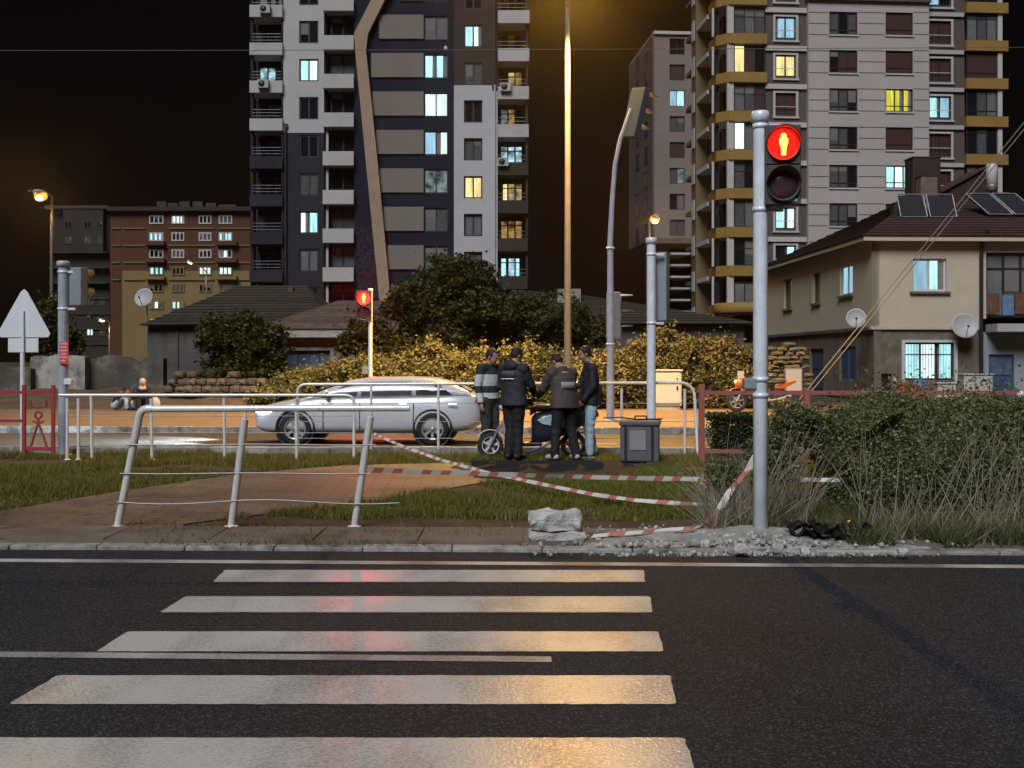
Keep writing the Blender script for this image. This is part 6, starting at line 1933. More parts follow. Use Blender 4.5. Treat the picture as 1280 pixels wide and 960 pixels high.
def wheel(parent, c, r, w, spokes, rimmat='alloy', axis='y', side=-1):
    """tyre and rim as parts of one wheel, the axle along y"""
    c = Vector(c)
    ty = MB().lathe([(r * 0.66, -w * 0.42), (r * 0.9, -w * 0.5), (r * 0.98, -w * 0.36), (r, 0), (r * 0.98, w * 0.36), (r * 0.9, w * 0.5), (r * 0.66, w * 0.42), (r * 0.64, 0), (r * 0.66, -w * 0.42)], c, 32, 'y').build('wheel', MATS['tyre'], parent, local=True)
    rm = MB()
    rm.lathe([(r * 0.67, -w * 0.40), (r * 0.60, -w * 0.44), (r * 0.58, -w * 0.2), (r * 0.60, w * 0.44), (r * 0.67, w * 0.40)], c, 32, 'y')
    rm.lathe([(0, -w * 0.40), (r * 0.14, -w * 0.38), (r * 0.16, w * 0.38), (0, w * 0.40)], c, 16, 'y')
    for k in range(spokes):
        a = 2 * math.pi * k / spokes + 0.2
        d = Vector((math.cos(a), 0, math.sin(a))); t = Vector((-d.z, 0, d.x))
        for s_ in (-1, 1):
            y = s_ * w * 0.3
            p0, p1 = c + d * r * 0.12 + Vector((0, y, 0)), c + d * r * 0.6 + Vector((0, y * 1.1, 0))
            w0, w1 = t * r * 0.07, t * r * 0.10
            rm.add([p0 - w0, p0 + w0, p1 + w1, p1 - w1, p0 - w0 + Vector((0, -s_ * 0.02, 0)), p0 + w0 + Vector((0, -s_ * 0.02, 0)), p1 + w1 + Vector((0, -s_ * 0.02, 0)), p1 - w1 + Vector((0, -s_ * 0.02, 0))],
                   [(0, 1, 2, 3), (7, 6, 5, 4), (0, 3, 7, 4), (1, 5, 6, 2), (0, 4, 5, 1), (3, 2, 6, 7)])
    rm.build('rim', MATS[rimmat], ty, local=True)
    MB().lathe([(0, -0.012), (r * 0.42, -0.012), (r * 0.42, 0.012), (0, 0.012)], c, 24, 'y').build('brake_disc', MATS['scooter_grey'], ty, local=True)
    return ty

def car():
    Yc = 23.3
    X0 = (P(315, 500, 22.5)).x
    o = thing('silver_car', 'silver hatchback with lit headlamp driving left on the far road', 'car', (X0 + 2.15, Yc + 0.04, 0.0), math.atan(SL))
    x_ = lambda v: v - 2.15
    # x, z bottom, z belt, half width low, half width belt
    S = [(0.00, 0.34, 0.56, 0.50, 0.52), (0.06, 0.26, 0.66, 0.66, 0.64), (0.22, 0.20, 0.74, 0.76, 0.72), (0.55, 0.20, 0.80, 0.83, 0.78), (1.00, 0.20, 0.87, 0.86, 0.81), (1.25, 0.20, 0.90, 0.865, 0.82),
         (1.9, 0.20, 0.905, 0.87, 0.83), (2.6, 0.20, 0.915, 0.87, 0.83), (3.3, 0.20, 0.93, 0.865, 0.82), (3.8, 0.22, 0.945, 0.85, 0.79), (4.12, 0.26, 0.95, 0.79, 0.73), (4.27, 0.34, 0.92, 0.70, 0.66), (4.31, 0.42, 0.80, 0.62, 0.60)]
    mb = MB(); rings = []
    for (x, zb, zt, wl, wb) in S:
        h_ = zt - zb
        half = [(wl * 0.80, zb), (wl * 0.97, zb + 0.05), (wl * 1.0, zb + h_ * 0.35), (wl * 1.0, zb + h_ * 0.58), (wb * 1.01, zb + h_ * 0.84), (wb * 0.97, zt - 0.015), (wb * 0.86, zt + 0.008), (wb * 0.4, zt + 0.03)]
        ring = [(x_(x), -y, z_) for y, z_ in half] + [(x_(x), y, z_) for y, z_ in reversed(half)]
        rings.append(ring)
    n = len(rings[0])
    mb.add([p for r_ in rings for p in r_], [(i * n + k, i * n + (k + 1) % n, (i + 1) * n + (k + 1) % n, (i + 1) * n + k) for i in range(len(rings) - 1) for k in range(n)], True)
    mb.add(rings[0], [tuple(range(n))]); mb.add(rings[-1], [tuple(reversed(range(n)))])
    body = mb.build('body', MATS['car_paint'], o, local=True)
    sub = body.modifiers.new('round', 'SUBSURF'); sub.levels = 1; sub.render_levels = 1
    # greenhouse: x, top z, half width at the top ; base follows the belt
    Gs = [(1.02, 0.90, 0.74), (1.30, 1.03, 0.70), (1.78, 1.21, 0.62), (2.2, 1.265, 0.60), (2.9, 1.275, 0.60), (3.4, 1.25, 0.59), (3.8, 1.16, 0.59), (4.05, 1.04, 0.63), (4.14, 0.96, 0.68)]
    def belt(x):
        return float(np.interp(x, [s_[0] for s_ in S], [s_[2] for s_ in S])) - 0.02, float(np.interp(x, [s_[0] for s_ in S], [s_[4] for s_ in S])) * 0.95
    rings = []
    for (x, zt, wt) in Gs:
        zb, wb = belt(x)
        zt = max(zt, zb + 0.01)
        half = [(wb, zb), (wb + (wt - wb) * 0.5 + 0.01, zb + (zt - zb) * 0.5), (wt + 0.01, zt - 0.05 * min(1, (zt - zb) / 0.3)), (wt * 0.9, zt - 0.01), (wt * 0.45, zt + 0.012)]
        rings.append([(x_(x), -y, z_) for y, z_ in half] + [(x_(x), y, z_) for y, z_ in reversed(half)])
    n = len(rings[0])
    g_ = MB().add([p for r_ in rings for p in r_], [(i * n + k, i * n + (k + 1) % n, (i + 1) * n + (k + 1) % n, (i + 1) * n + k) for i in range(len(rings) - 1) for k in range(n)], True)
    g_.add(rings[0], [tuple(range(n))]); g_.add(rings[-1], [tuple(reversed(range(n)))])
    g_.build('roof', MATS['car_paint'], o, local=True)
    def side_pt(x, f, s_):
        """point on the flank of the greenhouse, f from belt (0) to roof (1)"""
        zb, wb = belt(x)
        zt = float(np.interp(x, [q[0] for q in Gs], [q[1] for q in Gs])); wt = float(np.interp(x, [q[0] for q in Gs], [q[2] for q in Gs]))
        zt = zt - 0.05
        y = wb + (wt + 0.01 - wb) * f + 0.008 + 0.012 * math.sin(math.pi * f)
        return Vector((x_(x), s_ * y, zb + (zt - zb) * f))
    for s_ in (-1, 1):
        for xa, xb, xta, xtb in ((1.30, 1.98, 1.74, 2.02), (2.06, 3.02, 2.08, 3.0), (3.10, 3.78, 3.08, 3.5)):
            lo, hi = [], []
            for k in range(9):
                t = k / 8
                lo.append(side_pt(xa + (xb - xa) * t, 0.10, s_)); hi.append(side_pt(xta + (xtb - xta) * t, 0.90, s_))
            MB().add(lo + hi, [(k, k + 1, 10 + k, 9 + k) for k in range(8)], True).build('side_window', MATS['car_glass'], o, local=True, fix=False)
    wsb = [Vector((x_(1.10), y, 0.945 - 0.0)) for y in (-0.66, 0.66)]; wst = [Vector((x_(1.74), y, 1.20)) for y in (0.56, -0.56)]
    MB().add([p + Vector((-0.014, 0, 0.014)) for p in wsb + wst], [(0, 1, 2, 3)]).build('windscreen', MATS['car_glass'], o, local=True)
    MB().add([Vector((x_(4.115), -0.6, 1.0)), Vector((x_(4.115), 0.6, 1.0)), Vector((x_(3.83), 0.53, 1.165)), Vector((x_(3.83), -0.53, 1.165))], [(0, 1, 2, 3)]).build('rear_window', MATS['car_glass'], o, local=True)
    for s_ in (-1, 1):
        for xw in (0.83, 3.42):
            MB().lathe([(0.30, s_ * 0.70), (0.375, s_ * 0.872), (0.355, s_ * 0.878), (0.29, s_ * 0.74)], (x_(xw), 0, 0.31), 28, 'y').lathe([(0, s_ * 0.66), (0.35, s_ * 0.66), (0.36, s_ * 0.874)], (x_(xw), 0, 0.31), 28, 'y').build('wheel_arch', MATS['black_plastic'], o, local=True)
            wheel(o, (x_(xw), s_ * 0.78, 0.31), 0.31, 0.2, 7)
        hl = MB().ball((x_(0.27), s_ * 0.665, 0.64), (0.25, 0.115, 0.07), 16, 8).build('headlight', MATS['headlamp'], o, local=True)
        MB().ball((x_(4.21), s_ * 0.60, 0.80), (0.08, 0.10, 0.12), 14, 8).build('tail_light', MATS['tail_red'], o, local=True)
        MB().ball((x_(1.42), s_ * 0.95, 0.98), (0.06, 0.10, 0.065), 14, 8).build('wing_mirror', MATS['car_paint'], o, local=True)
        for xd in (2.12, 3.05):
            dh = MB().box(x_(xd + 0.66), x_(xd + 0.83), s_ * 0.875 - 0.012, s_ * 0.875 + 0.012, 0.76, 0.785).build('door_handle', MATS['chrome'], o, local=True, bevel=0.008)
        sm = MB()
        for xd in (1.36, 2.05, 3.06):
            sm.box(x_(xd) - 0.006, x_(xd) + 0.006, s_ * 0.872 - 0.006, s_ * 0.872 + 0.006, 0.27, 0.80)
        sm.box(x_(1.25), x_(3.0), s_ * 0.872 - 0.008, s_ * 0.872 + 0.008, 0.235, 0.26)
        sm.build('door_seam', MATS['black_plastic'], o, local=True)
    MB().box(x_(-0.015), x_(0.05), -0.42, 0.42, 0.33, 0.50).build('grille', MATS['black_plastic'], o, local=True, bevel=0.02)
    MB().box(x_(-0.03), x_(-0.01), -0.26, 0.26, 0.40, 0.51).build('number_plate', MATS['plate_white'], o, local=True)
    MB().box(x_(4.31), x_(4.33), -0.26, 0.26, 0.62, 0.73).build('number_plate', MATS['plate_white'], o, local=True)
    for s_ in (-1, 1):
        spot(o, 'headlight_beam', (x_(-0.02), s_ * 0.60, 0.64), 5000, (0.55, 0.80, 1.0), 60, 0.6, 0.06, (-1, 0, -0.075))
    return o
car()

def scooter(c, k=1.0):
    o = thing('delivery_scooter', 'navy scooter with pale blue side panel, front wheel to the left, between the men', 'scooter', c, R(3))
    wheel(o, (0, 0, 0.205), 0.205, 0.09, 5, 'scooter_white')
    wheel(o, (1.30, 0, 0.205), 0.205, 0.10, 5, 'scooter_white')
    mb = MB()
    for s_ in (-1, 1):
        mb.tube([(0.0, s_ * 0.065, 0.205), (0.10, s_ * 0.06, 0.42), (0.16, s_ * 0.03, 0.52)], 0.02, 8)
    mb.tube([(0.16, 0, 0.50), (0.40, 0, 0.80), (0.50, 0, 0.89)], [0.03, 0.026, 0.022], 10)
    mb.build('fork', MATS['scooter_grey'], o, local=True)
    # front mudguard
    arc = [(0.0 + 0.235 * math.cos(a), 0.205 + 0.235 * math.sin(a)) for a in np.linspace(R(15), R(150), 10)]
    mg = MB()
    for (xa, za), (xb, zb) in zip(arc, arc[1:]):
        mg.add([(xa, -0.06, za), (xa, 0.06, za), (xb, 0.06, zb), (xb, -0.06, zb), (xa * 1.04, -0.06, za + 0.012), (xa * 1.04, 0.06, za + 0.012), (xb * 1.04, 0.06, zb + 0.012), (xb * 1.04, -0.06, zb + 0.012)], [(0, 1, 2, 3), (7, 6, 5, 4), (0, 3, 7, 4), (1, 5, 6, 2)], True)
    mg.build('front_mudguard', MATS['scooter_white'], o, local=True, fix=False)
    # leg shield: curved plate
    vs, fs = [], []
    prof = [(0.30, 0.22, 0.13), (0.24, 0.36, 0.19), (0.20, 0.52, 0.21), (0.22, 0.68, 0.19), (0.28, 0.82, 0.14)]
    for x, z_, w in prof:
        for t in np.linspace(-1, 1, 9):
            vs.append((x + 0.07 * t * t, t * w, z_))
    for j in range(len(prof) - 1):
        for i in range(8): fs.append((j * 9 + i, j * 9 + i + 1, (j + 1) * 9 + i + 1, (j + 1) * 9 + i))
    ls = MB().add(vs, fs, True).build('leg_shield', MATS['scooter_white'], o, local=True, fix=False)
    sd = ls.modifiers.new('thick', 'SOLIDIFY'); sd.thickness = 0.02
    MB().ball((0.20, 0, 0.80), (0.07, 0.09, 0.07), 16, 10).build('headlight', MATS['sign_back'], o, local=True)
    hb = MB().tube([(0.68, -0.34, 0.92), (0.57, -0.2, 0.92), (0.50, 0, 0.89), (0.57, 0.2, 0.92), (0.68, 0.34, 0.92)], 0.016, 10).build('handlebar', MATS['black_plastic'], o, local=True)
    for s_ in (-1, 1):
        MB().tube([(0.62, s_ * 0.27, 0.92), (0.69, s_ * 0.36, 0.92)], 0.024, 10).build('grip', MATS['black_plastic'], hb, local=True)
        MB().tube([(0.58, s_ * 0.22, 0.93), (0.55, s_ * 0.25, 1.05)], 0.008, 6).ball((0.55, s_ * 0.27, 1.08), (0.015, 0.06, 0.04), 12, 8).build('mirror', MATS['black_plastic'], hb, local=True)
    MB().box(0.44, 0.66, -0.10, 0.10, 0.82, 0.94).build('dash', MATS['black_plastic'], hb, local=True, bevel=0.02)
    MB().prism([(0.46, -0.104, 0.90), (0.54, -0.104, 0.83), (0.70, -0.104, 0.83), (0.70, -0.104, 0.845), (0.55, -0.104, 0.845), (0.48, -0.104, 0.91)], (0, -0.006, 0)).build('white_stripe', MATS['scooter_white'], hb, local=True)
    MB().box(0.28, 0.80, -0.16, 0.16, 0.19, 0.26).build('floorboard', MATS['scooter_navy'], o, local=True, bevel=0.025)
    # rear body: lofted shell
    rings = []
    for x, zb, zt, w in ((0.64, 0.24, 0.62, 0.12), (0.70, 0.24, 0.70, 0.15), (0.90, 0.26, 0.74, 0.17), (1.15, 0.36, 0.75, 0.17), (1.40, 0.48, 0.76, 0.14), (1.60, 0.60, 0.76, 0.08), (1.66, 0.66, 0.74, 0.04)):
        zm = (zb + zt) / 2; hz = (zt - zb) / 2
        rings.append([(x, w * max(-1, min(1, 1.25 * math.cos(a))), zm + hz * max(-1, min(1, 1.2 * math.sin(a)))) for a in np.linspace(0, 2 * math.pi, 16, endpoint=False)])
    n = 16
    rb = MB().add([p for r_ in rings for p in r_], [(i * n + q, i * n + (q + 1) % n, (i + 1) * n + (q + 1) % n, (i + 1) * n + q) for i in range(len(rings) - 1) for q in range(n)], True)
    rb.add(rings[0], [tuple(range(n))]); rb.add(rings[-1], [tuple(reversed(range(n)))])
    body = rb.build('rear_body', MATS['scooter_navy'], o, local=True)
    MB().prism([(0.72, -0.178, 0.60), (0.80, -0.182, 0.54), (1.18, -0.182, 0.48), (1.30, -0.172, 0.60), (1.10, -0.178, 0.68), (0.86, -0.178, 0.66)], (0, -0.012, 0)).build('side_panel', MATS['scooter_pale'], body, local=True, bevel=0.004)
    st = []
    for x, z_, w in ((0.62, 0.73, 0.10), (0.72, 0.79, 0.14), (1.0, 0.795, 0.15), (1.3, 0.83, 0.14), (1.5, 0.84, 0.10)):
        st.append([(x, w * math.cos(a), z_ + (0.055 if math.sin(a) > 0 else 0.07) * math.sin(a)) for a in np.linspace(0, 2 * math.pi, 14, endpoint=False)])
    sb = MB().add([p for r_ in st for p in r_], [(i * 14 + q, i * 14 + (q + 1) % 14, (i + 1) * 14 + (q + 1) % 14, (i + 1) * 14 + q) for i in range(4) for q in range(14)], True)
    sb.add(st[0], [tuple(range(14))]); sb.add(st[-1], [tuple(reversed(range(14)))])
    sb.build('seat', MATS['black_plastic'], o, local=True)
    MB().tube([(0.50, -0.17, 0.055), (0.62, -0.17, 0.12), (0.84, -0.17, 0.20), (0.95, -0.15, 0.27)], 0.018, 8).build('side_stand', MATS['scooter_blue'], o, local=True)
    MB().ball((1.67, 0, 0.68), (0.03, 0.08, 0.05), 12, 8).build('tail_light', MATS['tail_red'], o, local=True)
    MB().tube([(1.30, 0.08, 0.205), (1.0, 0.09, 0.28), (0.9, 0.05, 0.3)], 0.035, 8).build('swing_arm', MATS['scooter_grey'], o, local=True)
    MB().prism([(1.18, -0.07, 0.44), (1.5, -0.07, 0.40), (1.56, -0.07, 0.30), (1.53, -0.07, 0.30), (1.47, -0.07, 0.38), (1.18, -0.07, 0.42)], (0, 0.14, 0)).build('rear_mudguard', MATS['scooter_grey'], o, local=True)
    return o
scooter((P(613, 575, 18.7).x, 18.75, MZ + 0.016))

def motorcycle(c):
    o = thing('orange_motorcycle', 'orange motorcycle parked on the far pavement behind the fence', 'motorcycle', c, R(-4))
    wheel(o, (0, 0, 0.31), 0.31, 0.11, 6, 'scooter_grey')
    wheel(o, (1.32, 0, 0.31), 0.31, 0.13, 6, 'scooter_grey')
    mb = MB()
    for s_ in (-1, 1): mb.tube([(0, s_ * 0.09, 0.31), (0.22, s_ * 0.08, 0.78), (0.28, s_ * 0.08, 0.95)], 0.026, 8)
    mb.build('fork', MATS['alloy'], o, local=True)
    MB().tube([(0.30, 0, 0.86), (0.62, 0, 0.78), (1.0, 0, 0.68), (1.32, 0, 0.31)], 0.035, 8).tube([(0.30, 0, 0.8), (0.45, 0, 0.4), (0.9, 0, 0.3), (1.32, 0, 0.31)], 0.03, 8).build('frame', MATS['black_plastic'], o, local=True)
    MB().ball((0.60, 0, 0.84), (0.27, 0.15, 0.14), 18, 10).build('tank', MATS['moto_orange'], o, local=True)
    MB().ball((0.10, 0, 0.80), (0.16, 0.13, 0.17), 16, 10).build('front_fairing', MATS['moto_orange'], o, local=True)
    arc = [(0.36 * math.cos(a), 0.31 + 0.36 * math.sin(a)) for a in np.linspace(R(20), R(140), 9)]
    mg = MB()
    for (xa, za), (xb, zb) in zip(arc, arc[1:]):
        mg.add([(xa, -0.08, za), (xa, 0.08, za), (xb, 0.08, zb), (xb, -0.08, zb), (xa, -0.08, za + 0.02), (xa, 0.08, za + 0.02), (xb, 0.08, zb + 0.02), (xb, -0.08, zb + 0.02)], [(0, 1, 2, 3), (7, 6, 5, 4), (0, 3, 7, 4), (1, 5, 6, 2)], True)
    mg.build('front_mudguard', MATS['moto_orange'], o, local=True, fix=False)
    MB().ball((0.72, 0, 0.45), (0.22, 0.15, 0.19), 14, 8).box(0.55, 0.9, -0.11, 0.11, 0.28, 0.42).build('engine', MATS['scooter_grey'], o, local=True)
    MB().ball((1.12, 0, 0.84), (0.38, 0.13, 0.07), 18, 8).build('seat', MATS['black_plastic'], o, local=True)
    MB().prism([(1.05, -0.1, 0.78), (1.62, -0.1, 0.92), (1.66, -0.1, 0.86), (1.3, -0.1, 0.66), (1.05, -0.1, 0.66)], (0, 0.2, 0)).build('tail_fairing', MATS['moto_orange'], o, local=True, bevel=0.02)
    hb = MB().tube([(0.42, -0.36, 1.04), (0.32, -0.2, 1.03), (0.28, 0, 0.98), (0.32, 0.2, 1.03), (0.42, 0.36, 1.04)], 0.016, 8).build('handlebar', MATS['black_plastic'], o, local=True)
    MB().box(0.02, 0.20, -0.012, 0.012, 0.96, 1.16).build('windshield', MATS['dish'], o, local=True)
    MB().ball((-0.02, 0, 0.84), (0.06, 0.09, 0.08), 14, 8).build('headlight', MATS['sign_back'], o, local=True)
    MB().tube([(0.7, -0.14, 0.32), (1.1, -0.17, 0.34), (1.5, -0.18, 0.46)], [0.03, 0.045, 0.05], 10).build('exhaust', MATS['scooter_grey'], o, local=True)
    MB().bar((0.8, -0.1, 0.3), (0.85, -0.32, 0.02), 0.014).build('side_stand', MATS['black_plastic'], o, local=True)
motorcycle((P(921, 520, 34).x, 34.0, 0.13))

# grey carrier box left on the grass next to the men
Yx = 18.2
mat('carrier_grey', (0.10, 0.096, 0.105), 0.75, var=0.12, vscale=5, bump=0.2, bscale=40)
mat('carrier_light', (0.24, 0.235, 0.25), 0.7, var=0.08)
b = P(801, 583, Yx)
o = thing('carrier_box', 'grey boxy carrier standing on the grass at the right of the men', 'box', (b.x, Yx, MZ), R(-8))
MB().box(-0.30, 0.28, -0.22, 0.24, 0.02, 0.56).build('body', MATS['carrier_grey'], o, local=True, bevel=0.03)
MB().box(-0.32, 0.30, -0.24, 0.26, 0.56, 0.64).build('lid', MATS['carrier_grey'], o, local=True, bevel=0.025)
MB().box(-0.16, 0.08, -0.232, -0.222, 0.20, 0.50).build('pale_patch', MATS['carrier_light'], o, local=True)
for x in (-0.22, 0.18):
    MB().box(x - 0.02, x + 0.02, -0.236, -0.222, 0.03, 0.55).build('strap', MATS['black_plastic'], o, local=True)
MB().tube([(-0.1, 0, 0.64), (-0.08, 0, 0.70), (0.08, 0, 0.70), (0.1, 0, 0.64)], 0.014, 8).build('handle', MATS['black_plastic'], o, local=True)
a = P(753, 532, 18.4)
o = thing('bent_rod', 'thin dark rod lying across the top of the grey carrier', 'rod', (a.x, 18.25, 0.70))
MB().tube([(0.0, 0.0, 0.02), (0.25, -0.05, 0.03), (0.50, -0.05, 0.0), (0.9, -0.02, 0.005)], 0.012, 6).build('rod', MATS['charred'], o, local=True)

# ================================================================== people
mat('skin', (0.36, 0.21, 0.14), 0.55, var=0.08, vscale=8)
mat('hair_black', (0.012, 0.010, 0.009), 0.6, var=0.3, vscale=60, bump=0.6, bscale=90)
mat('eye', (0.02, 0.015, 0.012), 0.2)
mat('navy_jacket', (0.017, 0.019, 0.028), 0.75, var=0.15, vscale=8, bump=0.3, bscale=18)
mat('black_jacket', (0.009, 0.010, 0.018), 0.75, var=0.15, vscale=8, bump=0.3, bscale=18)
mat('brown_jacket', (0.060, 0.045, 0.045), 0.8, var=0.15, vscale=8, bump=0.3, bscale=18)
mat('black_trousers', (0.009, 0.009, 0.011), 0.8, var=0.2, vscale=8, bump=0.3, bscale=18)
mat('grey_trousers', (0.030, 0.031, 0.035), 0.8, var=0.2, vscale=8, bump=0.3, bscale=18)
mat('jeans', (0.36, 0.47, 0.56), 0.85, var=0.2, vscale=6, bump=0.3, bscale=30)
mat('shoe_white', (0.50, 0.48, 0.45), 0.6, var=0.1)
mat('shoe_black', (0.012, 0.012, 0.013), 0.5, var=0.1)
mat('reflective', (0.62, 0.62, 0.62), 0.4, var=0.03)
mat('patch_grey', (0.06, 0.062, 0.072), 0.7, var=0.1)
mat('patch_pale', (0.26, 0.25, 0.25), 0.7, var=0.08)
mat('scarf', (0.55, 0.48, 0.42), 0.8, var=0.12, vscale=10, bump=0.3, bscale=30)
mat('shirt_white', (0.5, 0.48, 0.47), 0.8, var=0.08)
def stripes_mat():
    m = bpy.data.materials.new('striped_sweater'); m.use_nodes = True
    t = m.node_tree; L = t.links.new; b = t.nodes['Principled BSDF']; b.inputs['Roughness'].default_value = 0.85
    tcn = t.nodes.new('ShaderNodeTexCoord'); s_ = t.nodes.new('ShaderNodeSeparateXYZ'); L(tcn.outputs['Object'], s_.inputs[0])
    rp = t.nodes.new('ShaderNodeValToRGB'); rp.color_ramp.interpolation = 'CONSTANT'
    g_, w_ = (0.016, 0.030, 0.028, 1), (0.50, 0.54, 0.55, 1)
    el = rp.color_ramp.elements
    el[0].position = 0; el[0].color = g_
    el[1].position = 0.86 / 2; el[1].color = w_
    for p, c in ((1.015 / 2, g_), (1.12 / 2, w_), (1.30 / 2, g_)):
        q = el.new(p); q.color = c
    dv = t.nodes.new('ShaderNodeMath'); dv.operation = 'DIVIDE'; dv.inputs[1].default_value = 2.0
    L(s_.outputs['Z'], dv.inputs[0]); L(dv.outputs[0], rp.inputs[0]); L(rp.outputs[0], b.inputs['Base Color'])
    MATS['striped_sweater'] = m
stripes_mat()

def fuse(mb, name, m, parent, voxel, smooth=4, fold=0.0, seed=0):
    """union of overlapping limbs as one continuous skin"""
    o = mb.build('fuse_tmp', None, None, local=True)
    md = o.modifiers.new('r', 'REMESH'); md.mode = 'VOXEL'; md.voxel_size = voxel; md.use_smooth_shade = True
    ms = o.modifiers.new('s', 'SMOOTH'); ms.factor = 0.5; ms.iterations = smooth
    dg = bpy.context.evaluated_depsgraph_get()
    me = bpy.data.meshes.new_from_object(o.evaluated_get(dg))
    old = o.data
    bpy.data.objects.remove(o); bpy.data.meshes.remove(old)
    if fold:
        nrm = [v.normal.copy() for v in me.vertices]
        off = Vector((seed * 3.3, seed * 1.1, seed))
        for v, nv in zip(me.vertices, nrm):
            q = v.co + off
            v.co += nv * fold * (noise.noise(Vector((q.x * 7, q.y * 7, q.z * 13))) + 0.5 * noise.noise(q * 24))
    me.materials.clear(); me.materials.append(MATS[m])
    me.polygons.foreach_set('use_smooth', [True] * len(me.polygons))
    me.name = name
    ob = bpy.data.objects.new(name, me); COL.objects.link(ob); ob.parent = parent
    return ob

def limb(mb, pts, rs, n=12):
    for p, r_ in zip(pts, rs): mb.ball(p, r_, n, 8)
    mb.tube(pts, rs, n)
    return mb
def hand(mb, wrist, d, palm_n, curl=0.5, side=1):
    """palm, four fingers of unequal length and a thumb from the side of the palm"""
    wrist, d, nn = Vector(wrist), Vector(d).normalized(), Vector(palm_n)
    nn = (nn - d * nn.dot(d)).normalized()
    sd = d.cross(nn).normalized() * side
    pc = wrist + d * 0.05
    q = Matrix((sd, nn, d)).transposed()
    mb.ball(pc, (0.040, 0.017, 0.052), 12, 8, q)
    for k, (o_, L_) in enumerate(((0.030, 0.066), (0.011, 0.076), (-0.009, 0.070), (-0.027, 0.055))):
        a = wrist + d * 0.092 + sd * o_
        cu = curl * (0.9 + 0.12 * k)
        b = a + (d * math.cos(cu * 0.6) + nn * math.sin(cu * 0.6)) * L_ * 0.5
        c = b + (d * math.cos(cu * 1.5) + nn * math.sin(cu * 1.5)) * L_ * 0.5
        limb(mb, [a - d * 0.02, a, b, c], [0.0095, 0.0095, 0.0085, 0.0075], 8)
    a = wrist + d * 0.03 + sd * 0.032
    limb(mb, [a, a + (sd * 0.75 + d * 0.7 + nn * 0.2).normalized() * 0.034, a + (sd * 0.6 + d * 0.9 + nn * 0.5).normalized() * 0.062], [0.012, 0.0105, 0.009], 8)

